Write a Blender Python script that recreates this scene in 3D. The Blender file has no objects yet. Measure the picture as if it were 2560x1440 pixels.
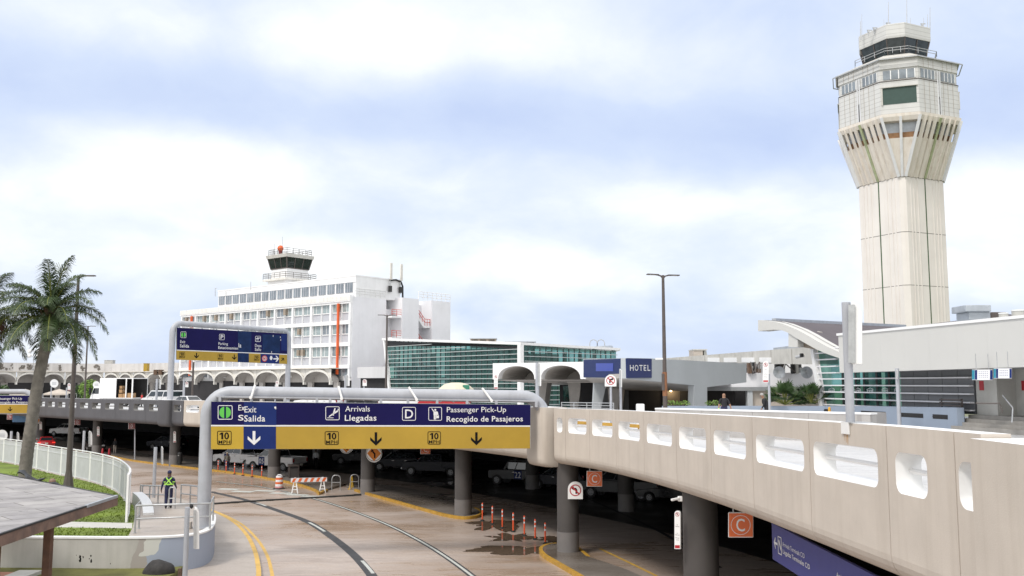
import bpy, math, random
from mathutils import Vector, Matrix
random.seed(11)
D = bpy.data
SC = bpy.context.scene
COL = SC.collection
R = math.radians
F = 2300.0                 # focal length in pixels of the 2560 wide photograph
CZ = 7.8                   # eye height above the lower road
PITCH = math.atan2(240, F)
# ------------------------------------------------------------------ camera, sky, sun, exposure
cam = D.objects.new('camera', D.cameras.new('camera'))
COL.objects.link(cam)
cam.location = (0, 0, CZ)
cam.rotation_euler = (math.pi / 2 + PITCH, 0, 0)
cam.data.sensor_width = 36
cam.data.lens = F / 2560 * 36
cam.data.clip_start = 0.1
cam.data.clip_end = 6000
SC.camera = cam
SUN_EL, SUN_AZ = R(52), R(222)       # azimuth clockwise from +Y: behind the camera on the left
w = D.worlds.new('World')
SC.world = w
w.use_nodes = True
nt = w.node_tree
for n in list(nt.nodes):
 nt.nodes.remove(n)
def nd(t, kind, **kw):
 n = t.nodes.new(kind)
 for k, v in kw.items():
  if k.startswith('i_'):
   key = k[2:]
   n.inputs[int(key) if key.isdigit() else key].default_value = v
  else:
   setattr(n, k, v)
 return n
def lk(t, a, ao, b, bi):
 t.links.new(a.outputs[ao], b.inputs[bi])
def mth(t, op, a, b=None, clamp=False):
 n = t.nodes.new('ShaderNodeMath')
 n.operation = op
 n.use_clamp = clamp
 for i, v in enumerate((a, b)):
  if v is None:
   continue
  if isinstance(v, (int, float)):
   n.inputs[i].default_value = v
  else:
   t.links.new(v, n.inputs[i])
 return n.outputs[0]
def ramp(t, fac, stops):
 n = t.nodes.new('ShaderNodeValToRGB')
 e = n.color_ramp.elements
 while len(e) < len(stops):
  e.new(0.5)
 for i, (p, c) in enumerate(stops):
  e[i].position = p
  e[i].color = (c[0], c[1], c[2], 1) if not isinstance(c, (int, float)) else (c, c, c, 1)
 t.links.new(fac, n.inputs[0])
 return n.outputs[0]
def ray(px, py):
 x = (px - 1280) / F
 y = (720 - py) / F
 c, s = math.cos(PITCH), math.sin(PITCH)
 return Vector((x, c - y * s, s + y * c))
def build_sky():
 bg = nd(nt, 'ShaderNodeBackground')
 bg.inputs['Strength'].default_value = 0.115
 out = nd(nt, 'ShaderNodeOutputWorld')
 sky = nd(nt, 'ShaderNodeTexSky', sky_type='NISHITA', sun_disc=False)
 sky.sun_elevation = SUN_EL
 sky.sun_rotation = SUN_AZ
 sky.air_density = 1.0
 sky.dust_density = 1.5
 tc = nd(nt, 'ShaderNodeTexCoord')
 sep = nd(nt, 'ShaderNodeSeparateXYZ')
 lk(nt, tc, 'Generated', sep, 0)
 X, Y, Z = sep.outputs
 # cloud sheet: project the direction on a high plane so clouds flatten towards the horizon
 den = mth(nt, 'ADD', mth(nt, 'MAXIMUM', Z, 0.0), 0.40)
 cu = mth(nt, 'DIVIDE', X, den)
 cv = mth(nt, 'DIVIDE', Y, den)
 cmb = nd(nt, 'ShaderNodeCombineXYZ')
 nt.links.new(cu, cmb.inputs[0])
 nt.links.new(cv, cmb.inputs[1])
 n1 = nd(nt, 'ShaderNodeTexNoise', i_Scale=1.7, i_Detail=7.0, i_Roughness=0.52, i_Distortion=0.35)
 lk(nt, cmb, 0, n1, 'Vector')
 n2 = nd(nt, 'ShaderNodeTexNoise', i_Scale=4.2, i_Detail=8.0, i_Roughness=0.55, i_Distortion=0.3)
 lk(nt, cmb, 0, n2, 'Vector')
 # large soft cloud banks and blue gaps at real sky directions: (azimuth/elevation dir, size across, size up, weight)
 tot = mth(nt, 'ADD', mth(nt, 'MULTIPLY', mth(nt, 'SUBTRACT', n1.outputs[0], 0.5), 2.0),
              mth(nt, 'MULTIPLY', mth(nt, 'SUBTRACT', n2.outputs[0], 0.5), 1.6))
 banks = [((250, 190), 480, 80, -0.55), ((150, 262), 520, 55, -0.38), ((1250, 300), 430, 60, -0.42),
             ((1750, 330), 560, 90, -0.5), ((2300, 330), 300, 120, -0.42), ((2500, 200), 200, 160, -0.5),
             ((1950, 60), 340, 70, -0.18), ((60, 385), 130, 45, -0.35), ((1250, 545), 330, 62, -0.42),
             ((1650, 810), 420, 75, -0.45), ((330, 830), 330, 70, -0.45), ((2480, 800), 160, 80, -0.4), ((1500, 590), 180, 40, -0.25),
             ((1150, 110), 520, 75, 0.6), ((600, 360), 420, 55, 0.42), ((450, 450), 520, 60, 0.4),
             ((1850, 520), 420, 75, 0.55), ((1500, 680), 500, 65, 0.45), ((2480, 470), 170, 110, 0.5),
             ((180, 40), 260, 60, 0.3), ((850, 620), 300, 60, 0.35), ((350, 640), 350, 70, 0.2)]
 for (c, sx, sy, wt) in banks:
  d = ray(*c).normalized()
  right = d.cross(Vector((0, 0, 1))).normalized()
  up = right.cross(d).normalized()
  dr = nd(nt, 'ShaderNodeVectorMath', operation='DOT_PRODUCT')
  du = nd(nt, 'ShaderNodeVectorMath', operation='DOT_PRODUCT')
  df = nd(nt, 'ShaderNodeVectorMath', operation='DOT_PRODUCT')
  for q, v in ((dr, right), (du, up), (df, d)):
   lk(nt, tc, 'Generated', q, 0)
   q.inputs[1].default_value = v
  a = mth(nt, 'POWER', mth(nt, 'ABSOLUTE', mth(nt, 'MULTIPLY', dr.outputs['Value'], F / sx)), 2.0)
  b = mth(nt, 'POWER', mth(nt, 'ABSOLUTE', mth(nt, 'MULTIPLY', du.outputs['Value'], F / sy)), 2.0)
  g = mth(nt, 'EXPONENT', mth(nt, 'MULTIPLY', mth(nt, 'ADD', a, b), -0.7))
  g = mth(nt, 'MULTIPLY', g, mth(nt, 'GREATER_THAN', df.outputs['Value'], 0.0))
  tot = mth(nt, 'ADD', tot, mth(nt, 'MULTIPLY', g, wt))
 # unseen cloud brightness added overhead and behind the camera to light the scene
 tot = mth(nt, 'ADD', tot, mth(nt, 'MULTIPLY', mth(nt, 'MAXIMUM', mth(nt, 'SUBTRACT', Z, 0.5), 0.0), 2.5))
 tot = mth(nt, 'ADD', tot, mth(nt, 'MULTIPLY', mth(nt, 'MAXIMUM', mth(nt, 'MULTIPLY', Y, -1.0), 0.0), 1.2))
 fac = mth(nt, 'ADD', mth(nt, 'MULTIPLY', tot, 0.50), 0.60, clamp=True)
 k = 1 / 0.115
 cloud = ramp(nt, fac, [(p, tuple(q * k / 8 for q in c)) for p, c in ((0.0, (.36, .43, .605)), (.38, (.44, .505, .64)), (.62, (.54, .585, .665)), (.82, (.655, .68, .705)), (1.0, (.92, .915, .90)))])
 sc8 = nd(nt, 'ShaderNodeVectorMath', operation='SCALE')
 nt.links.new(cloud, sc8.inputs[0])
 sc8.inputs['Scale'].default_value = 8.2
 mix = nd(nt, 'ShaderNodeMix', data_type='RGBA')
 mix.inputs[0].default_value = 0.93        # thin veil everywhere, a little clear sky through it
 lk(nt, sky, 0, mix, 6)
 lk(nt, sc8, 0, mix, 7)
 lk(nt, mix, 2, bg, 0)
 lk(nt, bg, 0, out, 0)
build_sky()
sun = D.objects.new('sun', D.lights.new('sun', 'SUN'))
COL.objects.link(sun)
sun.data.energy = 1.5
sun.data.angle = R(14)
sun.data.color = (1.0, 0.95, 0.88)
sdir = Vector((math.sin(SUN_AZ) * math.cos(SUN_EL), math.cos(SUN_AZ) * math.cos(SUN_EL), math.sin(SUN_EL)))
sun.rotation_euler = sdir.to_track_quat('Z', 'Y').to_euler()
sun.location = sdir * 300
SC.view_settings.view_transform = 'Standard'
SC.view_settings.look = 'None'
SC.view_settings.gamma = 1
SC.view_settings.exposure = 0.64
SC.cycles.max_bounces = 6
SC.cycles.diffuse_bounces = 3
SC.cycles.glossy_bounces = 3
SC.cycles.transparent_max_bounces = 12
SC.cycles.caustics_reflective = False
SC.cycles.caustics_refractive = False
# ------------------------------------------------------------------ point helpers (pixel of the photograph -> place in the world)
def at(px, py, Yd):
 d = ray(px, py)
 return Vector((0, 0, CZ)) + d * (Yd / d.y)
def gp(px, py, z=0.0):
 d = ray(px, py)
 return Vector((0, 0, CZ)) + d * ((z - CZ) / d.z)
def zat(py, Yd):
 return at(1280, py, Yd).z
class Pl:
 """upright plane through L along unit direction e; n points to the camera side"""
 def __init__(s, A, B):
  s.L = Vector((A[0], A[1]))
  e = Vector((B[0] - A[0], B[1] - A[1]))
  s.len = e.length
  s.e = e.normalized()
  n = Vector((s.e.y, -s.e.x))
  if n.dot(-s.L) < 0:
   n = -n
  s.n = n
 def P(s, u, z, d=0.0):
  q = s.L + s.e * u + s.n * d
  return Vector((q.x, q.y, z))
 def px(s, px, py, d=0.0):
  r = ray(px, py)
  q = s.L + s.n * d
  t = s.n.dot(q) / s.n.dot(Vector((r.x, r.y)))
  p = Vector((r.x * t, r.y * t))
  return ((p - s.L).dot(s.e), CZ + r.z * t)
 def W(s, px, py, d=0.0):
  u, z = s.px(px, py, d)
  return s.P(u, z, d)
# ------------------------------------------------------------------ scene helpers
def rootloc(o):
 while o.parent:
  o = o.parent
 return o.location
def tag(o, label=None, cat=None, group=None, kind=None):
 if label:
  o['label'] = label
 if cat:
  o['category'] = cat
 if group:
  o['group'] = group
 if kind:
  o['kind'] = kind
 return o
def thing(name, label, cat, loc=(0, 0, 0), rz=0.0, group=None):
 o = D.objects.new(name, None)
 COL.objects.link(o)
 o.empty_display_size = 0.3
 o.location = loc
 o.rotation_euler = (0, 0, rz)
 return tag(o, label, cat, group)
def dup(o, loc, rz=0.0, label=None, group=None):
 r = o.copy()
 COL.objects.link(r)
 r.location = loc
 r.rotation_euler = (0, 0, rz)
 if label:
  r['label'] = label
 if group:
  r['group'] = group
 for ch in list(o.children):
  c = ch.copy()
  COL.objects.link(c)
  c.parent = r
  for g in list(ch.children):
   q = g.copy()
   COL.objects.link(q)
   q.parent = c
 return r
class MB:
 def __init__(s, mat=None):
  s.v, s.f, s.m, s.mats = [], [], [], []
  s.cur = 0
  s.cuts = [0]
  if mat:
   s.use(mat)
 def use(s, mat):
  if mat not in s.mats:
   s.mats.append(mat)
  s.cur = s.mats.index(mat)
  return s
 def cut(s):
  if s.cuts[-1] != len(s.f):
   s.cuts.append(len(s.f))
  return s
 def pieces(s, name, mat=None, parent=None, **kw):
  """build every piece between cuts as a part of its own"""
  out = []
  cs = s.cuts + [len(s.f)]
  for a, b in zip(cs, cs[1:]):
   if b <= a:
    continue
   q = MB()
   q.mats = s.mats
   idx = {}
   for f, m in zip(s.f[a:b], s.m[a:b]):
    g = []
    for i in f:
     if i not in idx:
      idx[i] = len(q.v)
      q.v.append(s.v[i])
     g.append(idx[i])
    q.f.append(g)
    q.m.append(m)
   used = sorted(set(q.m))
   if q.mats:
    q.mats = [s.mats[i] for i in used]
    q.m = [used.index(i) for i in q.m]
   out.append(q.build(name, mat, parent, **kw))
  return out
 def add(s, verts, faces):
  b = len(s.v)
  s.v += [Vector(q) for q in verts]
  for f in faces:
   s.f.append([b + i for i in f])
   s.m.append(s.cur)
  return s
 def poly(s, pts):
  return s.add(pts, [list(range(len(pts)))])
 def bx(s, x0, y0, z0, x1, y1, z1):
  v = [(x0, y0, z0), (x1, y0, z0), (x1, y1, z0), (x0, y1, z0), (x0, y0, z1), (x1, y0, z1), (x1, y1, z1), (x0, y1, z1)]
  return s.add(v, HEX)
 def hexa(s, v):
  return s.add(v, HEX)
 def box(s, c, sz, rz=0.0, M=None):
  hx, hy, hz = sz[0] / 2, sz[1] / 2, sz[2] / 2
  v = [Vector(q) for q in ((-hx, -hy, -hz), (hx, -hy, -hz), (hx, hy, -hz), (-hx, hy, -hz), (-hx, -hy, hz), (hx, -hy, hz), (hx, hy, hz), (-hx, hy, hz))]
  m = M if M else Matrix.Rotation(rz, 3, 'Z')
  return s.add([m @ q + Vector(c) for q in v], HEX)
 def pbox(s, pl, u0, u1, z0, z1, d0, d1):
  """box on an upright plane"""
  v = [pl.P(u0, z0, d0), pl.P(u1, z0, d0), pl.P(u1, z0, d1), pl.P(u0, z0, d1), pl.P(u0, z1, d0), pl.P(u1, z1, d0), pl.P(u1, z1, d1), pl.P(u0, z1, d1)]
  return s.add(v, HEX)
 def bar(s, a, b, wd, ht=None, up=Vector((0, 0, 1))):
  a, b = Vector(a), Vector(b)
  ht = ht or wd
  t = (b - a).normalized()
  x = t.cross(up)
  if x.length < 1e-4:
   x = Vector((1, 0, 0))
  x.normalize()
  y = x.cross(t).normalized()
  x, y = x * wd / 2, y * ht / 2
  return s.add([a - x - y, a + x - y, a + x + y, a - x + y, b - x - y, b + x - y, b + x + y, b - x + y], HEX)
 def cyl(s, a, b, r0, r1=None, n=12, cap=True):
  a, b = Vector(a), Vector(b)
  r1 = r0 if r1 is None else r1
  t = (b - a).normalized()
  x = t.cross(Vector((0, 0, 1)))
  if x.length < 1e-3:
   x = Vector((1, 0, 0))
  x.normalize()
  y = t.cross(x)
  v = []
  for c, r in ((a, r0), (b, r1)):
   for i in range(n):
    q = 2 * math.pi * i / n
    v.append(c + (x * math.cos(q) + y * math.sin(q)) * r)
  f = [[i, (i + 1) % n, n + (i + 1) % n, n + i] for i in range(n)]
  if cap:
   f += [list(range(n))[::-1], list(range(n, 2 * n))]
  return s.add(v, f)
 def tube(s, pts, r, n=8, cap=True):
  pts = [Vector(q) for q in pts]
  rr = r if isinstance(r, (list, tuple)) else [r] * len(pts)
  ring = []
  x = None
  for i, p in enumerate(pts):
   t = (pts[min(i + 1, len(pts) - 1)] - pts[max(i - 1, 0)]).normalized()
   if x is None:
    x = t.cross(Vector((0, 0, 1)))
    if x.length < 1e-3:
     x = Vector((1, 0, 0))
   x = (x - t * x.dot(t)).normalized()
   y = t.cross(x)
   ring.append([p + (x * math.cos(2 * math.pi * k / n) + y * math.sin(2 * math.pi * k / n)) * rr[i] for k in range(n)])
  v = [q for g in ring for q in g]
  f = []
  for i in range(len(pts) - 1):
   for k in range(n):
    f.append([i * n + k, i * n + (k + 1) % n, (i + 1) * n + (k + 1) % n, (i + 1) * n + k])
  if cap:
   f += [list(range(n))[::-1], list(range((len(pts) - 1) * n, len(pts) * n))]
  return s.add(v, f)
 def prism(s, poly, z0, z1):
  n = len(poly)
  g0 = z0 if callable(z0) else (lambda q: z0)
  g1 = z1 if callable(z1) else (lambda q: z1)
  v = [(q[0], q[1], g0(q)) for q in poly] + [(q[0], q[1], g1(q)) for q in poly]
  f = [list(range(n))[::-1], list(range(n, 2 * n))] + [[i, (i + 1) % n, n + (i + 1) % n, n + i] for i in range(n)]
  return s.add(v, f)
 def extr(s, pts, vec):
  n = len(pts)
  vec = Vector(vec)
  v = [Vector(q) for q in pts] + [Vector(q) + vec for q in pts]
  f = [list(range(n))[::-1], list(range(n, 2 * n))] + [[i, (i + 1) % n, n + (i + 1) % n, n + i] for i in range(n)]
  return s.add(v, f)
 def lathe(s, c, prof, n=16):
  c = Vector(c)
  v = [c + Vector((r * math.cos(2 * math.pi * k / n), r * math.sin(2 * math.pi * k / n), z)) for r, z in prof for k in range(n)]
  f = []
  for i in range(len(prof) - 1):
   for k in range(n):
    f.append([i * n + k, i * n + (k + 1) % n, (i + 1) * n + (k + 1) % n, (i + 1) * n + k])
  f += [list(range(n))[::-1], list(range((len(prof) - 1) * n, len(prof) * n))]
  return s.add(v, f)
 def sph(s, c, r, n=12, m=8, sc=(1, 1, 1)):
  pr = [(max(1e-4, math.sin(math.pi * i / m)), -math.cos(math.pi * i / m)) for i in range(m + 1)]
  b = len(s.v)
  s.lathe((0, 0, 0), pr, n)
  for i in range(b, len(s.v)):
   q = s.v[i]
   s.v[i] = Vector((q.x * r * sc[0], q.y * r * sc[1], q.z * r * sc[2])) + Vector(c)
  return s
 def xf(s, M):
  s.v = [M @ q for q in s.v]
  return s
 def build(s, name, mat=None, parent=None, local=False, smooth=None, label=None, bevel=None):
  me = D.meshes.new(name)
  off = Vector((0, 0, 0)) if (local or parent is None) else Vector(rootloc(parent))
  me.from_pydata([tuple(q - off) for q in s.v], [], s.f)
  mats = s.mats if s.mats else [mat]
  if mat and not s.mats:
   mats = [mat]
  for m in mats:
   me.materials.append(m)
  if len(mats) > 1:
   me.polygons.foreach_set('material_index', s.m)
  if smooth:
   me.polygons.foreach_set('use_smooth', [True] * len(me.polygons))
   me.set_sharp_from_angle(angle=R(smooth))
  me.update()
  o = D.objects.new(name, me)
  COL.objects.link(o)
  if parent:
   o.parent = parent
  if label:
   o['label'] = label
  if bevel:
   bm = o.modifiers.new('bevel', 'BEVEL')
   bm.width = bevel
   bm.segments = 2
   bm.limit_method = 'ANGLE'
  return o
HEX = [[0, 3, 2, 1], [4, 5, 6, 7], [0, 1, 5, 4], [1, 2, 6, 5], [2, 3, 7, 6], [3, 0, 4, 7]]
def struct(name, mb, mat=None, **kw):
 return tag(mb.build(name, mat, **kw), kind='structure')
# ------------------------------------------------------------------ materials
def pm(name, col, rough=0.6, metal=0.0, var=0.10, scale=2.0, streak=0.0, sscale=2.5, dirt=(0.12, 0.10, 0.08), bump=0.0, bscale=30.0,
       spec=0.5, coat=0.0, spots=0.0, rvar=0.0, world=False):
 m = D.materials.new(name)
 m.use_nodes = True
 t = m.node_tree
 b = t.nodes['Principled BSDF']
 b.inputs['Roughness'].default_value = rough
 b.inputs['Metallic'].default_value = metal
 b.inputs['Specular IOR Level'].default_value = spec
 if coat:
  b.inputs['Coat Weight'].default_value = coat
  b.inputs['Coat Roughness'].default_value = 0.06
 tc = nd(t, 'ShaderNodeTexCoord')
 if world:
  vec = nd(t, 'ShaderNodeNewGeometry').outputs['Position']
 else:
  vec = tc.outputs['Object']
 n = nd(t, 'ShaderNodeTexNoise', i_Scale=scale, i_Detail=6.0, i_Roughness=0.62)
 t.links.new(vec, n.inputs['Vector'])
 lo = tuple(c * (1 - var) for c in col)
 hi = tuple(min(1, c * (1 + var)) for c in col)
 c = ramp(t, n.outputs[0], [(0.3, lo), (0.7, hi)])
 if streak:
  mp = nd(t, 'ShaderNodeMapping')
  mp.inputs['Scale'].default_value = (sscale, sscale, sscale * 0.06)
  t.links.new(vec, mp.inputs[0])
  n2 = nd(t, 'ShaderNodeTexNoise', i_Scale=1.0, i_Detail=5.0, i_Roughness=0.65)
  lk(t, mp, 0, n2, 'Vector')
  fa = ramp(t, n2.outputs[0], [(0.48, 0.0), (0.78, streak)])
  mx = nd(t, 'ShaderNodeMix', data_type='RGBA')
  t.links.new(fa, mx.inputs[0])
  t.links.new(c, mx.inputs[6])
  mx.inputs[7].default_value = (*dirt, 1)
  c = mx.outputs[2]
 if spots:
  n3 = nd(t, 'ShaderNodeTexNoise', i_Scale=scale * 5, i_Detail=3.0, i_Roughness=0.7)
  t.links.new(vec, n3.inputs['Vector'])
  fa = ramp(t, n3.outputs[0], [(0.62, 0.0), (0.75, spots)])
  mx = nd(t, 'ShaderNodeMix', data_type='RGBA')
  t.links.new(fa, mx.inputs[0])
  t.links.new(c, mx.inputs[6])
  mx.inputs[7].default_value = (*dirt, 1)
  c = mx.outputs[2]
 t.links.new(c, b.inputs['Base Color'])
 if rvar:
  rr = ramp(t, n.outputs[0], [(0.3, max(0.02, rough - rvar)), (0.7, min(1, rough + rvar))])
  t.links.new(rr, b.inputs['Roughness'])
 if bump:
  n4 = nd(t, 'ShaderNodeTexNoise', i_Scale=bscale, i_Detail=4.0)
  t.links.new(vec, n4.inputs['Vector'])
  bp = nd(t, 'ShaderNodeBump')
  bp.inputs['Strength'].default_value = bump
  bp.inputs['Distance'].default_value = 0.02
  t.links.new(n4.outputs[0], bp.inputs['Height'])
  lk(t, bp, 0, b, 'Normal')
 return m
def emat(name, col, strength):
 m = D.materials.new(name)
 m.use_nodes = True
 b = m.node_tree.nodes['Principled BSDF']
 b.inputs['Base Color'].default_value = (*col, 1)
 b.inputs['Emission Color'].default_value = (*col, 1)
 b.inputs['Emission Strength'].default_value = strength
 return m
def glassmat(name, tint, see=0.5, body=(0.02, 0.06, 0.055), rough=0.04):
 """window glass: tinted see-through part, tinted body, mirror-like coat"""
 m = D.materials.new(name)
 m.use_nodes = True
 t = m.node_tree
 b = t.nodes['Principled BSDF']
 b.inputs['Base Color'].default_value = (*body, 1)
 b.inputs['Roughness'].default_value = rough
 b.inputs['Specular IOR Level'].default_value = 0.8
 tr = nd(t, 'ShaderNodeBsdfTransparent')
 tr.inputs[0].default_value = (*tint, 1)
 mx = nd(t, 'ShaderNodeMixShader')
 tc = nd(t, 'ShaderNodeTexCoord')
 n = nd(t, 'ShaderNodeTexNoise', i_Scale=0.9, i_Detail=3.0)
 lk(t, tc, 'Object', n, 'Vector')
 t.links.new(ramp(t, n.outputs[0], [(0.35, max(0, see - 0.15)), (0.65, min(1, see + 0.15))]), mx.inputs[0])
 lk(t, b, 0, mx, 1)
 lk(t, tr, 0, mx, 2)
 lk(t, mx, 0, t.nodes['Material Output'], 0)
 return m
M = {}
M['conc'] = pm('beige_concrete', (0.525, 0.472, 0.418), 0.75, var=0.07, scale=0.8, streak=0.34, sscale=3.2, dirt=(0.36, 0.31, 0.26), bump=0.12, bscale=40, spots=0.12)
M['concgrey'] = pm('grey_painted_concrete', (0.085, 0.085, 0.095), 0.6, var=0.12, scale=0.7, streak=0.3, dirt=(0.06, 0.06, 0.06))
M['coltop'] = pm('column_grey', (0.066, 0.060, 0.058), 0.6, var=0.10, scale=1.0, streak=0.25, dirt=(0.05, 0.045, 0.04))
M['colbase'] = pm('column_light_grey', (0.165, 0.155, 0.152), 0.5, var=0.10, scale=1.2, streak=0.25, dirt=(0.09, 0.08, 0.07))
M['white'] = pm('white_paint', (0.80, 0.80, 0.81), 0.55, var=0.05, scale=0.6, streak=0.18, sscale=1.2, dirt=(0.5, 0.5, 0.5))
M['whiteclean'] = pm('white_enamel', (0.80, 0.80, 0.80), 0.35, var=0.03)
M['cream'] = pm('cream_render', (0.68, 0.66, 0.62), 0.65, var=0.08, scale=0.7, streak=0.45, sscale=1.0, dirt=(0.30, 0.27, 0.23))
M['lilac'] = pm('pale_grey_paint', (0.76, 0.76, 0.79), 0.6, var=0.05, scale=0.4, streak=0.12, dirt=(0.5, 0.5, 0.52))
M['greypanel'] = pm('spandrel_grey', (0.47, 0.48, 0.52), 0.5, var=0.05)
M['rim'] = pm('wheel_rim', (0.22, 0.22, 0.23), 0.35, metal=0.5, var=0.1)
M['steel'] = pm('galvanised_steel', (0.45, 0.46, 0.47), 0.4, metal=0.6, var=0.15, scale=6)
M['pipe'] = pm('pale_blue_grey_paint', (0.39, 0.405, 0.445), 0.45, var=0.10, scale=1.6, streak=0.25, sscale=3, dirt=(0.25, 0.245, 0.25), spots=0.12)
M['brown'] = pm('bronze_paint', (0.085, 0.07, 0.065), 0.5, var=0.15, scale=3)
M['black'] = pm('black', (0.015, 0.015, 0.016), 0.5, var=0.2)
M['rubber'] = pm('rubber', (0.02, 0.02, 0.02), 0.8, var=0.2)
M['dark'] = pm('shade_dark_soffit', (0.022, 0.021, 0.021), 0.9, var=0.2, scale=0.5)  # underside shade put into the soffit colour
M['darkwall'] = pm('shade_dark_wall', (0.022, 0.021, 0.023), 0.85, var=0.3, scale=0.3)  # near-black: shade of covered places put into the wall colour
M['navy'] = pm('navy_sign_film', (0.0065, 0.005, 0.062), 0.6, var=0.10, scale=0.8, spec=.15)
M['navy2'] = pm('bright_navy_film', (0.011, 0.025, 0.13), 0.5, var=0.12, scale=0.9, spec=.15)
M['teal_navy'] = pm('teal_navy_film', (0.008, 0.024, 0.085), 0.5, var=0.25, scale=1.5, spec=.15)
M['yellow'] = pm('yellow_sign_film', (0.39, 0.25, 0.024), 0.55, var=0.10, scale=0.5)
M['yellow2'] = pm('brighter_yellow_film', (0.47, 0.31, 0.025), 0.5, var=0.06)  # brighter tone than the other sign yellow
M['ink'] = pm('black_ink', (0.007, 0.007, 0.008), 0.7, var=0.1, spec=.1)
M['amber'] = pm('amber_sign_film', (0.66, 0.21, 0.02), 0.5, var=0.06)
M['letter'] = pm('white_letters', (0.72, 0.72, 0.74), 0.4, var=0.04)
M['green'] = pm('green_sign_film', (0.10, 0.50, 0.07), 0.4, var=0.08)
M['orange'] = pm('orange_sign_film', (0.66, 0.13, 0.03), 0.4, var=0.08, spots=0.05)
M['red'] = pm('red_sign_film', (0.42, 0.02, 0.03), 0.4, var=0.1)
M['maroon'] = pm('maroon_film', (0.20, 0.02, 0.02), 0.4, var=0.1)
M['delin'] = pm('orange_plastic', (0.75, 0.10, 0.03), 0.45, var=0.08)
M['kerby'] = pm('yellow_kerb_paint', (0.44, 0.25, 0.035), 0.5, var=0.25, scale=2.5, spots=0.55, dirt=(0.16, 0.12, 0.07), world=True)
M['redpaint'] = pm('red_rail_paint', (0.55, 0.05, 0.03), 0.5, var=0.1)
M['redorange'] = pm('orange_pipe_paint', (0.70, 0.12, 0.03), 0.5, var=0.1)
M['bluepad'] = pm('blue_paint', (0.12, 0.28, 0.52), 0.5, var=0.15)
M['hotelblue'] = pm('hotel_blue', (0.012, 0.026, 0.11), 0.5, spec=.2, var=0.06, scale=0.4)
M['greenglass'] = glassmat('green_facade_glass', (0.32, 0.66, 0.59), 0.45, body=(0.03, 0.115, 0.10))
M['darkglass'] = glassmat('dark_glass', (0.15, 0.25, 0.24), 0.25, body=(0.012, 0.022, 0.024))
M['winglass'] = pm('curtained_window_glass', (0.30, 0.36, 0.37), 0.12, var=0.25, scale=0.9, spec=0.8)
M['winglass2'] = pm('grey_window_glass', (0.20, 0.23, 0.26), 0.12, var=0.3, scale=0.7, spec=0.8)
M['carglass'] = pm('car_glass', (0.02, 0.025, 0.03), 0.05, var=0.2, spec=0.9)
M['acbrown'] = pm('air_conditioner_tan', (0.30, 0.25, 0.20), 0.7, var=0.2)
M['duct'] = pm('duct_metal', (0.42, 0.45, 0.49), 0.4, metal=0.4, var=0.15, scale=1.5)
M['skin'] = pm('skin', (0.30, 0.17, 0.11), 0.5, var=0.06)
M['skindark'] = pm('dark_skin', (0.10, 0.055, 0.035), 0.5, var=0.06)
M['navycloth'] = pm('navy_cloth', (0.020, 0.025, 0.075), 0.85, var=0.2, scale=8)
M['blackcloth'] = pm('black_cloth', (0.018, 0.018, 0.022), 0.85, var=0.2, scale=8)
M['greycloth'] = pm('grey_cloth', (0.16, 0.15, 0.13), 0.85, var=0.2, scale=8)
M['whitecloth'] = pm('white_cloth', (0.6, 0.6, 0.62), 0.85, var=0.1, scale=8)
M['hiviz'] = pm('lime_reflective_tape', (0.45, 0.85, 0.12), 0.5, var=0.06)
M['redcloth'] = pm('red_cloth', (0.5, 0.04, 0.04), 0.85, var=0.1)
M['hairgrey'] = pm('grey_hair', (0.35, 0.34, 0.33), 0.8, var=0.2, scale=20)
M['hairblack'] = pm('black_hair', (0.015, 0.012, 0.01), 0.7, var=0.2, scale=20)
M['wood'] = pm('weathered_fascia_wood', (0.17, 0.11, 0.085), 0.75, var=0.35, scale=2.2, streak=0.55, sscale=4, dirt=(0.07, 0.06, 0.06), bump=0.3, bscale=25)
M['woodpost'] = pm('dark_brown_post', (0.10, 0.05, 0.03), 0.7, var=0.3, scale=3, bump=0.2)
M['asphaltdark'] = pm('shade_dark_asphalt', (0.036, 0.032, 0.030), 0.4, var=0.4, scale=0.35, world=True, rvar=0.15)  # near-black: shade under the deck put into the paving colour
M['cardboard'] = pm('cardboard', (0.36, 0.22, 0.11), 0.8, var=0.12)
M['tan'] = pm('tan_fabric', (0.45, 0.40, 0.35), 0.8, var=0.1)
M['stone'] = pm('pale_concrete', (0.50, 0.49, 0.46), 0.75, var=0.12, scale=1.0, streak=0.25, dirt=(0.3, 0.28, 0.25))
M['bluegrey'] = pm('blue_grey_paint', (0.25, 0.30, 0.38), 0.6, var=0.06, scale=0.6, streak=0.2, dirt=(0.2, 0.22, 0.25))
M['foliage'] = pm('palm_leaf', (0.036, 0.064, 0.018), 0.5, var=0.45, scale=1.3)
M['foliage2'] = pm('yellow_green_leaf', (0.17, 0.19, 0.04), 0.55, var=0.35, scale=1.5)
M['leafdark'] = pm('dark_shrub_leaf', (0.045, 0.09, 0.025), 0.5, var=0.5, scale=1.5)
M['leafbright'] = pm('bright_shrub_leaf', (0.14, 0.24, 0.04), 0.5, var=0.4, scale=1.5)
M['deadfrond'] = pm('dead_frond', (0.13, 0.06, 0.04), 0.8, var=0.3)
M['trunk'] = pm('palm_trunk', (0.16, 0.145, 0.13), 0.85, var=0.35, scale=3, bump=0.4, bscale=18)
M['boot'] = pm('palm_leaf_base', (0.12, 0.075, 0.05), 0.85, var=0.4, scale=5, bump=0.5)
M['tail'] = emat('tail_light', (0.8, 0.03, 0.02), 0.6)
M['tailoff'] = pm('tail_lens', (0.25, 0.01, 0.015), 0.2)
M['lamp'] = pm('lamp_lens', (0.75, 0.76, 0.78), 0.15, var=0.05)
M['rock'] = pm('dark_boulder', (0.028, 0.026, 0.026), 0.8, var=0.5, scale=4, bump=0.8, bscale=12)
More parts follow.
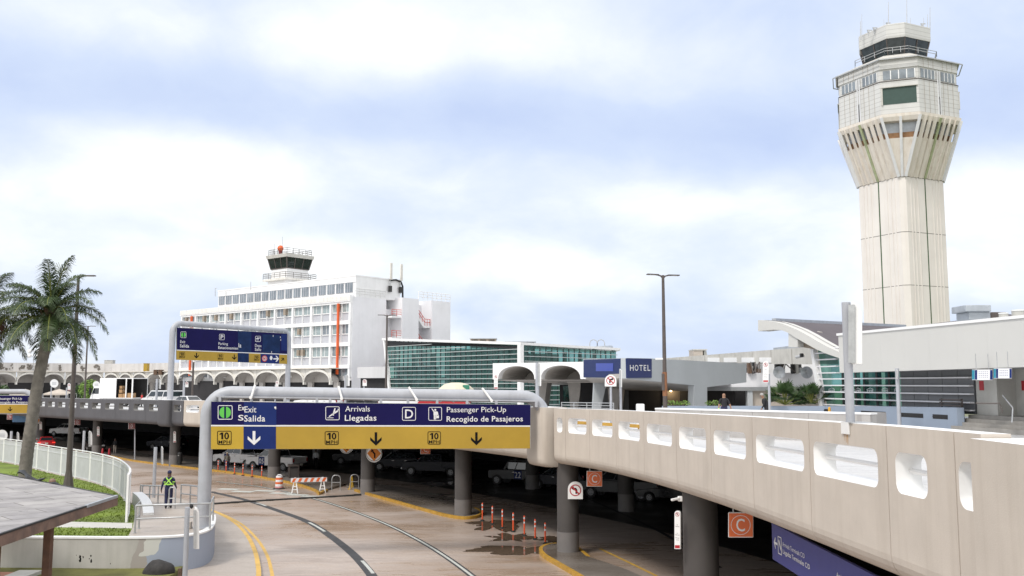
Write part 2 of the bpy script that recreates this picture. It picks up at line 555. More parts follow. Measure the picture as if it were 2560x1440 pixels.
# ------------------------------------------------------------------ setting: ground, lower road, lawn, upper road
def spl(pts, n=8):
 """Catmull-Rom through the points"""
 P = [Vector(q) for q in pts]
 P = [P[0] * 2 - P[1]] + P + [P[-1] * 2 - P[-2]]
 out = []
 for i in range(1, len(P) - 2):
  for k in range(n):
   t = k / n
   a, b, c, d = P[i - 1], P[i], P[i + 1], P[i + 2]
   out.append(0.5 * ((2 * b) + (c - a) * t + (2 * a - 5 * b + 4 * c - d) * t * t + (3 * b - a - 3 * c + d) * t ** 3))
 out.append(P[-2])
 return out
def offs(path, d):
 r = []
 for i, p in enumerate(path):
  t = (path[min(i + 1, len(path) - 1)] - path[max(i - 1, 0)])
  t = Vector((t.x, t.y)).normalized()
  r.append(Vector((p[0] - t.y * d, p[1] + t.x * d)))
 return r
def ribbon(mb, path, wd, z, cut=None):
 a, b = offs(path, wd / 2), offs(path, -wd / 2)
 zz = z if callable(z) else (lambda q: z)
 for i in range(len(path) - 1):
  if cut and not cut(i):
   continue
  mb.poly([(a[i].x, a[i].y, zz(a[i])), (b[i].x, b[i].y, zz(b[i])), (b[i + 1].x, b[i + 1].y, zz(b[i + 1])), (a[i + 1].x, a[i + 1].y, zz(a[i + 1]))])
 return mb
def roadmat(name, base, pale, brown, rlo=0.16, rhi=0.5, amt=1.0):
 m = D.materials.new(name)
 m.use_nodes = True
 t = m.node_tree
 b = t.nodes['Principled BSDF']
 geo = nd(t, 'ShaderNodeNewGeometry')
 pos = geo.outputs['Position']
 def noise(sc, rot, scale, det, rough, dist=0.0):
  mp = nd(t, 'ShaderNodeMapping')
  mp.inputs['Scale'].default_value = sc
  mp.inputs['Rotation'].default_value = (0, 0, rot)
  t.links.new(pos, mp.inputs[0])
  n = nd(t, 'ShaderNodeTexNoise', i_Scale=scale, i_Detail=det, i_Roughness=rough, i_Distortion=dist)
  lk(t, mp, 0, n, 'Vector')
  return n.outputs[0]
 big = noise((0.5, 1, 1), 0.1, 0.16, 5, 0.6, 0.4)
 st = noise((0.5, 1.9, 1), 0.06, 0.6, 9, 0.72, 0.9)
 fine = noise((1, 1, 1), 0, 9, 6, 0.7)
 st2 = noise((0.3, 2.2, 1), 0.06, 0.9, 8, 0.75, 0.6)
 c1 = ramp(t, st, [(0.35, base), (0.62, pale)])
 f = mth(t, 'ADD', mth(t, 'MULTIPLY', big, 0.55), mth(t, 'MULTIPLY', st, 0.45))
 sp = nd(t, 'ShaderNodeSeparateXYZ')
 t.links.new(pos, sp.inputs[0])
 # run-off stains where water drips from the upper road and along the left lane
 for cx, cy, r in ((-3, 49, 7), (-12, 63, 9), (-24, 78, 12), (2, 40, 4)):
  q = mth(t, 'ADD', mth(t, 'POWER', mth(t, 'ABSOLUTE', mth(t, 'SUBTRACT', sp.outputs[0], cx)), 2.0), mth(t, 'POWER', mth(t, 'ABSOLUTE', mth(t, 'SUBTRACT', sp.outputs[1], cy)), 2.0))
  f = mth(t, 'ADD', f, mth(t, 'MULTIPLY', mth(t, 'EXPONENT', mth(t, 'MULTIPLY', q, -1 / (r * r))), 0.036 * amt))
 fa = ramp(t, f, [(0.47, 0.0), (0.66, 0.8 * amt)])
 mx = nd(t, 'ShaderNodeMix', data_type='RGBA')
 t.links.new(fa, mx.inputs[0])
 t.links.new(c1, mx.inputs[6])
 mx.inputs[7].default_value = (*brown, 1)
 # dark wet streaks
 fb = ramp(t, st2, [(0.60, 0.0), (0.80, 0.5)])
 mx2 = nd(t, 'ShaderNodeMix', data_type='RGBA')
 t.links.new(fb, mx2.inputs[0])
 t.links.new(mx.outputs[2], mx2.inputs[6])
 mx2.inputs[7].default_value = (brown[0] * 0.45, brown[1] * 0.42, brown[2] * 0.42, 1)
 mx3 = nd(t, 'ShaderNodeMix', data_type='RGBA', blend_type='MULTIPLY')
 mx3.inputs[0].default_value = 1.0
 t.links.new(mx2.outputs[2], mx3.inputs[6])
 t.links.new(ramp(t, fine, [(0.3, 0.82), (0.7, 1.06)]), mx3.inputs[7])
 t.links.new(mx3.outputs[2], b.inputs['Base Color'])
 t.links.new(ramp(t, f, [(0.44, rhi), (0.62, rlo)]), b.inputs['Roughness'])
 bp = nd(t, 'ShaderNodeBump')
 bp.inputs['Strength'].default_value = 0.15
 bp.inputs['Distance'].default_value = 0.02
 t.links.new(mth(t, 'ADD', st, mth(t, 'MULTIPLY', fine, 0.3)), bp.inputs['Height'])
 lk(t, bp, 0, b, 'Normal')
 return m
M['road'] = roadmat('wet_concrete_road', (0.34, 0.275, 0.238), (0.485, 0.415, 0.37), (0.30, 0.185, 0.10))
M['walk'] = roadmat('damp_sidewalk', (0.38, 0.33, 0.29), (0.46, 0.41, 0.37), (0.29, 0.23, 0.17), 0.35, 0.6, 0.5)
M['deckroad'] = roadmat('pale_upper_road', (0.50, 0.50, 0.51), (0.62, 0.62, 0.63), (0.40, 0.39, 0.38), 0.3, 0.6, 0.5)
M['grass'] = pm('lawn_grass', (0.125, 0.175, 0.016), 0.85, var=0.42, scale=0.45, spots=0.45, dirt=(0.075, 0.12, 0.012), bump=0.8, bscale=25, world=True)
M['grassdry'] = pm('worn_grass', (0.13, 0.13, 0.035), 0.9, var=0.4, scale=0.9, spots=0.4, dirt=(0.10, 0.07, 0.035), bump=0.6, bscale=20, world=True)
M['mark'] = pm('worn_white_marking', (0.46, 0.475, 0.45), 0.5, var=0.12, scale=3, spots=0.35, dirt=(0.35, 0.33, 0.31), world=True)
M['tar'] = pm('black_marking_edge', (0.030, 0.030, 0.033), 0.6, var=0.35, scale=2.0, spots=0.4, dirt=(0.13, 0.12, 0.115), world=True)
M['markyel'] = pm('yellow_marking', (0.58, 0.36, 0.07), 0.5, var=0.15, scale=2.5, spots=0.35, dirt=(0.32, 0.24, 0.12), world=True)
g = MB().poly([(-2500, -400, -0.12), (2500, -400, -0.12), (2500, 4500, -0.12), (-2500, 4500, -0.12)])
struct('ground', g, pm('far_ground', (0.16, 0.17, 0.10), 0.9, var=0.3, scale=0.02, world=True))
g = MB()
for i in range(20):
 for j in range(20):
  x0, y0 = -150 + i * 9, 5 + j * 9.5
  g.poly([(x0, y0, 0), (x0 + 9, y0, 0), (x0 + 9, y0 + 9.5, 0), (x0, y0 + 9.5, 0)])
struct('lower_road', g, M['road'])
# parapet line of the upper road, from near right to far left (plan points)
PATH = spl([(6.3, 5), (6.42, 9), (6.42, 12.6), (6.32, 15.7), (5.95, 22.6), (5.22, 29.5), (3.95, 36.9), (2.1, 42.4), (-2.6, 51.5), (-10.5, 63.5), (-20, 75.2), (-32.2, 87.4), (-45.5, 100), (-60, 114.5), (-78, 132), (-97, 148), (-125, 166), (-175, 186)], 12)
def lerp(a, b, t):
 return a + (b - a) * t
def tab(T, y):
 if y <= T[0][0]:
  return T[0][1]
 for (a, b), (c, d) in zip(T, T[1:]):
  if y <= c:
   return lerp(b, d, (y - a) / (c - a))
 return T[-1][1]
ZT = [(5, 7.18), (12.6, 7.12), (15.7, 7.10), (19, 7.05), (22.6, 7.0), (29.5, 6.88), (36.9, 6.77), (42.4, 6.69), (60, 6.52), (88, 6.27), (115, 6.15), (150, 6.0)]
ZB = [(5, 4.66), (15.7, 4.54), (19, 4.49), (22.6, 4.46), (29.5, 4.36), (36.9, 4.23), (42.4, 4.15), (60, 4.05), (88, 3.9), (115, 3.82), (150, 3.7)]
def zdeck(y):
 return 5.95 - 0.0083 * y
def path_at_px(px):
 best = None
 for a, b in zip(PATH, PATH[1:]):
  fa = a.x - (px - 1280) / F * a.y
  fb = b.x - (px - 1280) / F * b.y
  if fa * fb <= 0 and a.y > 6:
   t = fa / (fa - fb) if fa != fb else 0
   return a.lerp(b, t)
 return best
# upper road slab
inner = offs(PATH, -0.3)
dk = [(p.x, p.y) for p in inner] + [(-175, 240), (-8, 240), (38, 125), (34, 70), (36, 5)]
mb = MB(M['deckroad'])
n = len(dk)
mb.add([(x, y, zdeck(y)) for x, y in dk], [list(range(n))[::-1]])
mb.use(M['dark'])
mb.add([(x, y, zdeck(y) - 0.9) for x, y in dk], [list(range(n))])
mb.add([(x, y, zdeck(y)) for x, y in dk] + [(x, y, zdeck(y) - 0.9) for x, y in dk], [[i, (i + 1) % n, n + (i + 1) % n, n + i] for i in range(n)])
struct('upper_road', mb)
# asphalt of the covered lanes, colour darkened for the shade under the upper road
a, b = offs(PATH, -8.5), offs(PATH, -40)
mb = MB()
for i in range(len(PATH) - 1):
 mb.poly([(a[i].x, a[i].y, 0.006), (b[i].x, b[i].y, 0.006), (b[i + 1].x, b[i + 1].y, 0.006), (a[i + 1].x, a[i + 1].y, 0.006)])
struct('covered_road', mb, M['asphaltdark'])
# back wall of the lower level
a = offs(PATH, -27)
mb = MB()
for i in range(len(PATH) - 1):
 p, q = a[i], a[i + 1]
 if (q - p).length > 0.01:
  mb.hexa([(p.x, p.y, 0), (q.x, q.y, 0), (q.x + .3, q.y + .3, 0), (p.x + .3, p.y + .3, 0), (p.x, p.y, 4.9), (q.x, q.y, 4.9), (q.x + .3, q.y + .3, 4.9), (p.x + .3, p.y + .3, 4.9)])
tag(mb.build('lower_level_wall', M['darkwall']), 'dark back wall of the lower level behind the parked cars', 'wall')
M['greyslot'] = pm('grey_slot_paint', (.20, .195, .19), .7)
# ---- road paint
def G2(pts, z=0.0):
 return [gp(x, y, z).xy.copy() for x, y in pts]
line_w = spl(G2([(540, 1204), (650, 1217), (760, 1240), (860, 1270), (960, 1308), (1040, 1347), (1110, 1389), (1180, 1440), (1215, 1475), (1240, 1510)]), 8)
line_d = spl(G2([(525, 1229), (610, 1249), (690, 1275), (770, 1305), (830, 1343), (880, 1383), (915, 1420), (940, 1455), (955, 1490)]), 8)
mb = MB(M['tar'])
ribbon(mb, line_w, 0.34, 0.004)
ribbon(mb, line_d, 0.44, 0.004)
ribbon(mb, spl(G2([(1240, 1175), (1320, 1197), (1450, 1240), (1600, 1305), (1690, 1352), (1800, 1420)]), 6), 0.22, 0.0105)
ribbon(mb, spl(G2([(1030, 1232), (1090, 1236), (1140, 1238)]), 4), 0.35, 0.008)
struct('road_marking', mb)
mb = MB(M['mark'])
ribbon(mb, line_w, 0.13, 0.008)
for a0, a1 in (((640, 1258), (665, 1265)), ((772, 1306), (812, 1329)), ((905, 1402), (933, 1434))):
 ribbon(mb, spl(G2([a0, ((a0[0] + a1[0]) / 2, (a0[1] + a1[1]) / 2 - 1), a1]), 3), 0.15, 0.0085)
for (x0, y0) in ((575, 1222), (610, 1228), (665, 1226), (705, 1232), (745, 1236), (785, 1240)):
 q = gp(x0, y0)
 mb.poly([(q.x - .9, q.y - .5, .009), (q.x + .7, q.y - .9, .009), (q.x + .9, q.y - .1, .009), (q.x - .7, q.y + .3, .009)])
struct('road_marking', mb)
# left sidewalk with the yellow kerb edge
yk1 = spl(G2([(470, 1262), (540, 1285), (590, 1312), (622, 1345), (642, 1385), (650, 1420), (652, 1450), (645, 1500), (625, 1560)]), 8)
yk2 = spl(G2([(470, 1256), (540, 1279), (600, 1308), (640, 1345), (666, 1385), (677, 1420), (681, 1450), (676, 1500)]), 8)
mb = MB(M['walk'])
left = [(-21.5, 60), (-18.6, 54), (-16.6, 50), (-15.0, 46), (-14.0, 42), (-13.2, 38), (-12.6, 34), (-12, 30), (-11.5, 27)]
mb.prism([(p.x, p.y) for p in yk1] + [(x, y) for x, y in reversed(left)], -0.1, 0.14)
struct('sidewalk', mb)
mb = MB(M['markyel'])
ribbon(mb, offs(yk1, -0.09), 0.20, 0.144)
for i in range(len(yk1) - 1):
 p, q = yk1[i], yk1[i + 1]
ribbon(mb, yk2, 0.15, 0.005)
struct('road_marking', mb)
# raised kerb islands under the upper road
M['islandtop'] = roadmat('wet_island_concrete', (0.15, 0.13, 0.115), (0.29, 0.26, 0.235), (0.10, 0.075, 0.055), 0.2, 0.5, 1.0)
def island2(front_px, back, z=0.16):
 P = spl(G2(front_px, z * 0.4), 6)
 inn = offs(P, 0.17)
 bk = [Vector(q) for q in back]
 mb = MB(M['islandtop'])
 mb.prism([(p.x, p.y) for p in inn] + [(q.x, q.y) for q in bk], -0.05, z)
 mb.use(M['kerby'])
 for i in range(len(P) - 1):
  p, q, r, s_ = P[i], P[i + 1], inn[i + 1], inn[i]
  mb.hexa([(p.x, p.y, 0), (q.x, q.y, 0), (r.x, r.y, 0), (s_.x, s_.y, 0), (p.x, p.y, z + .004), (q.x, q.y, z + .004), (r.x, r.y, z + .004), (s_.x, s_.y, z + .004)])
 return struct('traffic_island', mb)
def xy(p):
 return (p.x, p.y)
island2([(885, 1226), (925, 1238), (990, 1256), (1060, 1276), (1115, 1290), (1160, 1296), (1196, 1292), (1206, 1283), (1190, 1272)],
  [xy(gp(1150, 1255)), xy(gp(1090, 1240)), xy(gp(1000, 1222)), xy(gp(920, 1212)), xy(gp(870, 1212)), xy(gp(865, 1219))])
island2([(1475, 1395), (1440, 1368), (1405, 1362), (1368, 1364), (1348, 1374), (1356, 1390), (1392, 1412), (1440, 1440), (1500, 1478), (1580, 1530)][::1],
  [xy(gp(1760, 1530)), xy(gp(1660, 1475)), xy(gp(1570, 1435)), xy(gp(1530, 1420))])
island2([(275, 1141), (330, 1152), (400, 1161), (480, 1171), (560, 1180), (640, 1192), (700, 1203), (745, 1213), (785, 1227), (797, 1235), (820, 1226)],
  [xy(gp(860, 1214)), xy(gp(800, 1196)), xy(gp(730, 1186)), xy(gp(640, 1175)), xy(gp(560, 1162)), xy(gp(480, 1152)), xy(gp(400, 1143)), xy(gp(330, 1133)), xy(gp(270, 1126))])
ye = spl(G2([(1500, 1372), (1600, 1420), (1700, 1470), (1800, 1525)]), 6)
mb = MB(M['markyel'])
ribbon(mb, ye, 0.15, 0.0095)
struct('road_marking', mb)
# wet puddles by the delineators
wet = D.materials.new('puddle_water')
wet.use_nodes = True
_b = wet.node_tree.nodes['Principled BSDF']
_b.inputs['Base Color'].default_value = (0.12, 0.085, 0.06, 1)
_b.inputs['Roughness'].default_value = 0.05
_n = nd(wet.node_tree, 'ShaderNodeTexNoise', i_Scale=2.5, i_Detail=3.0)
lk(wet.node_tree, nd(wet.node_tree, 'ShaderNodeNewGeometry'), 'Position', _n, 'Vector')
wet.node_tree.links.new(ramp(wet.node_tree, _n.outputs[0], [(0.4, 0.03), (0.7, 0.12)]), _b.inputs['Roughness'])
mb = MB(wet)
for cx, cy, a_, b_ in ((1235, 1312, 1.7, 2.2), (1275, 1345, 1.2, 1.6), (1300, 1375, 2.3, 1.2), (1110, 1210, 2.6, 2.2), (1385, 1350, .7, 1.2), (600, 1163, 3, 1.4), (1018, 1238, 2.4, 1.5), (845, 1212, 1.3, 1.0)):
 q = gp(cx, cy)
 pts = []
 rr = [random.uniform(.35, 1.25) for _ in range(20)]
 for k in range(60):
  r_ = lerp(rr[k // 3], rr[(k // 3 + 1) % 20], (k % 3) / 3) * random.uniform(.93, 1.07)
  an = k / 60 * 2 * math.pi
  pts.append((q.x + math.cos(an) * a_ * r_, q.y + math.sin(an) * b_ * r_, 0.011))
 mb.poly(pts)
struct('puddle', mb)
# ---- raised lawn with ramp behind the retaining wall
ZL = 1.5
wallfront = [gp(x, y, ZL) for x, y in ((-500, 1341), (-200, 1343), (0, 1345), (150, 1346), (280, 1347), (380, 1346), (430, 1344), (475, 1340), (505, 1334), (524, 1326), (533, 1316), (537, 1302), (536, 1290))]
wallp = spl([p.xy for p in wallfront], 4)
fence_px = [(316, 1306), (321, 1288), (319, 1267), (309, 1248), (290, 1230), (262, 1217), (225, 1205), (178, 1194), (130, 1184), (90, 1174), (45, 1163), (0, 1155), (-60, 1146), (-140, 1138)]
fencep = spl([gp(x, y, ZL).xy for x, y in fence_px], 4)
lawn = [(p.x, p.y) for p in wallp[:24]]
ed = gp(318, 1346, ZL)
lawn = [(p.x, p.y) for p in wallp if p.x < ed.x] + [(ed.x, ed.y)] + [xy(gp(332, 1318, ZL)), xy(gp(338, 1285, ZL)), xy(gp(333, 1262, ZL))] + [(p.x, p.y) for p in fencep[9:]]
struct('lawn', MB().prism(lawn, -0.1, ZL), M['grass'])
# ramp/platform
mb = MB(M['walk'])
rl = [xy(gp(x, y, ZL)) for x, y in ((318, 1346), (332, 1318), (338, 1285), (345, 1262))]
PY = 47.5
def zramp(q):
 return ZL if q[1] < PY else max(0.15, ZL - (q[1] - PY) * 0.085)
top_edge = [(p.x, p.y) for p in wallp if p.x >= ed.x]
rightside = [(-14.15, 44), (-15.4, PY), (-17.3, 52), (-19.6, 57), (-22.8, 63.5)]
leftside = [(-26.5, 64.5), (-23.5, 57), (-20.5, 52), (-18.6, PY)]
ramp_poly = top_edge + rightside + leftside + [q for q in rl[::-1]]
pl_poly = top_edge + [rightside[0], rightside[1], leftside[-1]] + rl[::-1]
mb.prism(pl_poly, -0.05, ZL + 0.004)
rr = rightside[1:]
ll = leftside[::-1]
for i in range(len(rr) - 1):
 a0, a1, b0, b1 = rr[i], rr[i + 1], ll[i], ll[i + 1]
 mb.hexa([(a0[0], a0[1], -.05), (a1[0], a1[1], -.05), (b1[0], b1[1], -.05), (b0[0], b0[1], -.05), (*a0, zramp(a0)), (*a1, zramp(a1)), (*b1, zramp(b1)), (*b0, zramp(b0))])
struct('ramp', mb)
mb = MB(M['bluepad'])
q = [(-25.2, 62.3), (-22.3, 61.7), (-20.9, 58.6), (-22.9, 58.4)]
mb.poly([(x, y, zramp((x, y)) + 0.012) for x, y in q])
struct('ramp_marking', mb)
# walkway strip across the lawn
mb = MB(M['stone'])
mb.prism([xy(gp(120, 1318, ZL)), xy(gp(330, 1321, ZL)), xy(gp(331, 1308, ZL)), xy(gp(140, 1304, ZL))], ZL - .1, ZL + 0.01)
struct('path', mb)
# strip of worn grass below the wall
mb = MB().prism([(-60, 26), (-14, 26), (-13.4, 37.4)] + [(p.x, p.y) for p in wallp[::-1] if p.x < -13.4] + [(-60, 38)], -0.1, 0.32)
struct('grass_verge', mb, M['grassdry'])
# short grass blades standing on the lawn
mb = MB()
import bisect
def inpoly(x, y, P):
 c = False
 j = len(P) - 1
 for i in range(len(P)):
  if (P[i][1] > y) != (P[j][1] > y) and x < (P[j][0] - P[i][0]) * (y - P[i][1]) / (P[j][1] - P[i][1]) + P[i][0]:
   c = not c
  j = i
 return c
PATHP = [xy(gp(120, 1318, ZL)), xy(gp(330, 1321, ZL)), xy(gp(331, 1308, ZL)), xy(gp(140, 1304, ZL))]
cnt = 0
while cnt < 9000:
 y = 37.5 + random.random() ** 1.6 * 32
 x = random.uniform(-36, -13)
 if not inpoly(x, y, lawn) or inpoly(x, y, PATHP):
  continue
 cnt += 1
 h = random.uniform(.03, .09)
 an = random.uniform(0, 6.28)
 dx, dy = math.cos(an) * .035, math.sin(an) * .035
 lx, ly = random.uniform(-.03, .03), random.uniform(-.03, .03)
 mb.poly([(x - dx, y - dy, ZL), (x + dx, y + dy, ZL), (x + lx, y + ly, ZL + h)])
tag(mb.build('grass', M['grass']), 'short green grass on the raised lawn beside the white fence', 'grass', kind='stuff')
# retaining wall with its white cap, curved at the end
def wallmat():
 m = pm('patched_wall_paint', (0.46, 0.445, 0.42), 0.7, var=0.08, scale=0.9, streak=0.28, sscale=2.5, dirt=(0.2, 0.19, 0.16), bump=0.1)
 t = m.node_tree
 b = t.nodes['Principled BSDF']
 old = b.inputs['Base Color'].links[0].from_socket
 pos = nd(t, 'ShaderNodeNewGeometry').outputs['Position']
 sep = nd(t, 'ShaderNodeSeparateXYZ')
 t.links.new(pos, sep.inputs[0])
 n = nd(t, 'ShaderNodeTexNoise', i_Scale=1.6, i_Detail=2.0)
 t.links.new(pos, n.inputs['Vector'])
 edge = mth(t, 'ADD', sep.outputs[0], mth(t, 'MULTIPLY', mth(t, 'SUBTRACT', n.outputs[0], .5), 0.9))
 edge = mth(t, 'SUBTRACT', edge, mth(t, 'MULTIPLY', sep.outputs[2], 0.35))
 x1 = -15.55
 for lim, colr in ((x1 - 0.25, (0.36, 0.33, 0.31)), (x1 + 0.45, (0.33, 0.37, 0.46))):
  mx = nd(t, 'ShaderNodeMix', data_type='RGBA')
  t.links.new(mth(t, 'GREATER_THAN', edge, lim), mx.inputs[0])
  t.links.new(old, mx.inputs[6])
  mx.inputs[7].default_value = (*colr, 1)
  old = mx.outputs[2]
 # a bare patch of lighter paint near the top
 nx = mth(t, 'ABSOLUTE', mth(t, 'ADD', edge, 14.75 + 0.42))
 ins = mth(t, 'MULTIPLY', mth(t, 'LESS_THAN', nx, 0.24), mth(t, 'GREATER_THAN', mth(t, 'ADD', sep.outputs[2], mth(t, 'MULTIPLY', n.outputs[0], .3)), 1.0))
 mx = nd(t, 'ShaderNodeMix', data_type='RGBA')
 t.links.new(ins, mx.inputs[0])
 t.links.new(old, mx.inputs[6])
 mx.inputs[7].default_value = (0.56, 0.56, 0.53, 1)
 t.links.new(mx.outputs[2], b.inputs['Base Color'])
 return m
rw = thing('retaining_wall', 'low painted retaining wall with white cap in front of the lawn, grey turning pale blue at its curved end', 'wall', (wallp[0].x, wallp[0].y, 0))
o1, o2 = offs(wallp, -0.02), offs(wallp, 0.22)
mb = MB()
cp = MB()
for i in range(len(wallp) - 1):
 a0, a1, b0, b1 = o1[i], o1[i + 1], o2[i], o2[i + 1]
 mb.hexa([(a0.x, a0.y, -.1), (a1.x, a1.y, -.1), (b1.x, b1.y, -.1), (b0.x, b0.y, -.1), (a0.x, a0.y, ZL), (a1.x, a1.y, ZL), (b1.x, b1.y, ZL), (b0.x, b0.y, ZL)])
o1, o2 = offs(wallp, -0.05), offs(wallp, 0.24)
for i in range(len(wallp) - 1):
 a0, a1, b0, b1 = o1[i], o1[i + 1], o2[i], o2[i + 1]
 cp.hexa([(a0.x, a0.y, ZL), (a1.x, a1.y, ZL), (b1.x, b1.y, ZL), (b0.x, b0.y, ZL), (a0.x, a0.y, ZL + .07), (a1.x, a1.y, ZL + .07), (b1.x, b1.y, ZL + .07), (b0.x, b0.y, ZL + .07)])
mb.build('wall_face', wallmat(), rw)
cp.build('wall_cap', M['white'], rw)
# dark peeled spots on the wall face
mb = MB(M['ink'])
for (x, y, s_) in ((205, 1390, .05), (205, 1400, .05), (206, 1396, .04), (213, 1391, .03), (232, 1388, .035), (233, 1401, .05), (228, 1395, .02), (281, 1407, .02), (196, 1386, .015)):
 q = gp(x, y, 0)
 Yw = 37.45
 p = at(x, y, Yw)
 mb.poly([(p.x + math.cos(k) * s_ * random.uniform(.5, 1.2), 37.28, p.z + math.sin(k) * s_ * 1.6 * random.uniform(.6, 1.2)) for k in [i * 6.283 / 9 for i in range(9)]])
mb.build('peeled_spot', M['ink'], rw)
# curved white kerb wall between lawn and ramp
mb = MB()
kp = spl([gp(x, y, ZL).xy for x, y in ((331, 1236), (344, 1247), (352, 1260), (356, 1275), (357, 1289))], 4)
q2 = offs(kp, 0.5)
for i in range(len(kp) - 1):
 a0, a1, b0, b1 = kp[i], kp[i + 1], q2[i], q2[i + 1]
 mb.hexa([(a0.x, a0.y, .3), (a1.x, a1.y, .3), (b1.x, b1.y, .3), (b0.x, b0.y, .3), (a0.x, a0.y, ZL + .12), (a1.x, a1.y, ZL + .12), (b1.x, b1.y, ZL + .12), (b0.x, b0.y, ZL + .12)])
tag(mb.build('kerb_wall', M['whiteclean']), 'short curved white kerb wall between the lawn and the ramp', 'wall')
# ------------------------------------------------------------------ parapets of the upper road
def panel(mb, P0, P1, front, hole=(0.10, 0.86), inset=0.013, dep=0.42, holes=True, ends=(True, True)):
 P0, P1 = Vector(P0), Vector(P1)
 e = (P1 - P0)
 Lf = e.length
 e.normalize()
 nrm = Vector((e.y, -e.x))
 if nrm.dot(-P0) < 0:
  nrm = -nrm
 rb = 0.42
 zt0, zt1, zb0, zb1 = tab(ZT, P0.y), tab(ZT, P1.y), tab(ZB, P0.y), tab(ZB, P1.y)
 def Q(a, d, k, v):
  """a along, d depth (negative = inwards), k: v measured from 't'op or 'b'ottom"""
  f = a / Lf
  z = (lerp(zt0, zt1, f) if k == 't' else lerp(zb0, zb1, f)) + v
  p = P0 + e * a + nrm * d
  return Vector((p.x, p.y, z))
 A0, A1 = inset, Lf - inset
 mb.use(front)
 def grid(row0, row1):
  b = len(mb.v)
  mb.add(row0 + row1, [])
  n = len(row0)
  for i in range(n - 1):
   mb.f.append([b + i, b + i + 1, b + n + i + 1, b + n + i])
   mb.m.append(mb.cur)
 prof = [(0.0, 'b', rb)] + [(-rb + rb * math.cos(t), 'b', rb - rb * math.sin(t)) for t in [math.pi / 2 * k / 6 for k in range(1, 7)]] + [(-1.3, 'b', 0.02)]
 for a, b in zip(prof, prof[1:]):
  grid([Q(A0, *a), Q(A1, *a)], [Q(A0, *b), Q(A1, *b)])
 full = [(0, 't', 0)] + prof + [(-1.3, 't', -1.35), (-dep, 't', -1.35), (-dep, 't', 0)]
 mb.poly([Q(A0, *q) for q in full])
 mb.poly([Q(A1, *q) for q in full][::-1])
 grid([Q(A0, -dep, 't', -1.35), Q(A1, -dep, 't', -1.35)], [Q(A0, -1.3, 't', -1.35), Q(A1, -1.3, 't', -1.35)])
 if holes:
  h0, h1 = lerp(A0, A1, hole[0]), lerp(A0, A1, hole[1])
  v0, v1 = -1.08, -0.41
  r = 0.19
  K = 6
  def loop(s, dz):
   pts = []
   cx, cz = (h0 + h1) / 2, (v0 + v1) / 2
   for (qx, qz, a0) in ((h1 - r, v0 + r, -90), (h1 - r, v1 - r, 0), (h0 + r, v1 - r, 90), (h0 + r, v0 + r, 180)):
    for k in range(K + 1):
     t = R(a0 + 90 * k / K)
     pts.append((cx + (qx + r * math.cos(t) - cx) * s[0], cz + (qz + r * math.sin(t) - cz) * s[1]))
   return pts
  def outer(pts, zlow):
   o = []
   for i, (x, z) in enumerate(pts):
    c, k = divmod(i, K + 1)
    first = k < K / 2
    corner = k == K // 2
    X = A1 if c in (0, 1) else A0
    Zq = zlow if c in (0, 3) else 'top'
    hor = (first and c in (0, 2)) or ((not first) and c in (1, 3))
    if corner:
     o.append((X, Zq))
    elif hor:
     o.append((x, Zq))
    else:
     o.append((X, z))
   return o
  lf = loop((1, 1), 0)
  of = outer(lf, 'low')
  N = len(lf)
  def PF(x, z, d, low):
   if z == 'top':
    return Q(x, d, 't', 0)
   if z == 'low':
    return Q(x, d, 'b', rb) if low == 'b' else Q(x, d, 't', -1.35)
   return Q(x, d, 't', z)
  b = len(mb.v)
  mb.add([PF(x, z, 0, 'b') for x, z in lf] + [PF(x, z, 0, 'b') for x, z in of], [[i, (i + 1) % N, N + (i + 1) % N, N + i] for i in range(N)])
  lb = loop((0.93, 0.80), 0)
  ob = outer(lb, 'low')
  mb.add([PF(x, z, -dep, 't') for x, z in lb] + [PF(x, z, -dep, 't') for x, z in ob], [[i, (i + 1) % N, N + (i + 1) % N, N + i] for i in range(N)])
  mb.use(M['whiteclean'] if front is M['conc'] else M['greyslot'])
  mb.add([PF(x, z, 0, 'b') for x, z in lf] + [PF(x, z, -dep, 't') for x, z in lb], [[i, (i + 1) % N, N + (i + 1) % N, N + i] for i in range(N)])
  hz = (v0 + v1) / 2 + 0.02
  mb.tube([Q(h0 - .02, -dep * 0.62, 't', hz), Q(h1 + .02, -dep * 0.62, 't', hz)], 0.045, 8)
 else:
  grid([Q(A0, 0, 't', 0), Q(A1, 0, 't', 0)], [Q(A0, 0, 'b', rb), Q(A1, 0, 'b', rb)])
  grid([Q(A0, -dep, 't', 0), Q(A1, -dep, 't', 0)], [Q(A0, -dep, 't', -1.35), Q(A1, -dep, 't', -1.35)])
 mb.use(M['white'])
 grid([Q(A0, 0.0, 't', 0), Q(A1, 0.0, 't', 0)], [Q(A0, -dep, 't', 0), Q(A1, -dep, 't', 0)])
 return mb
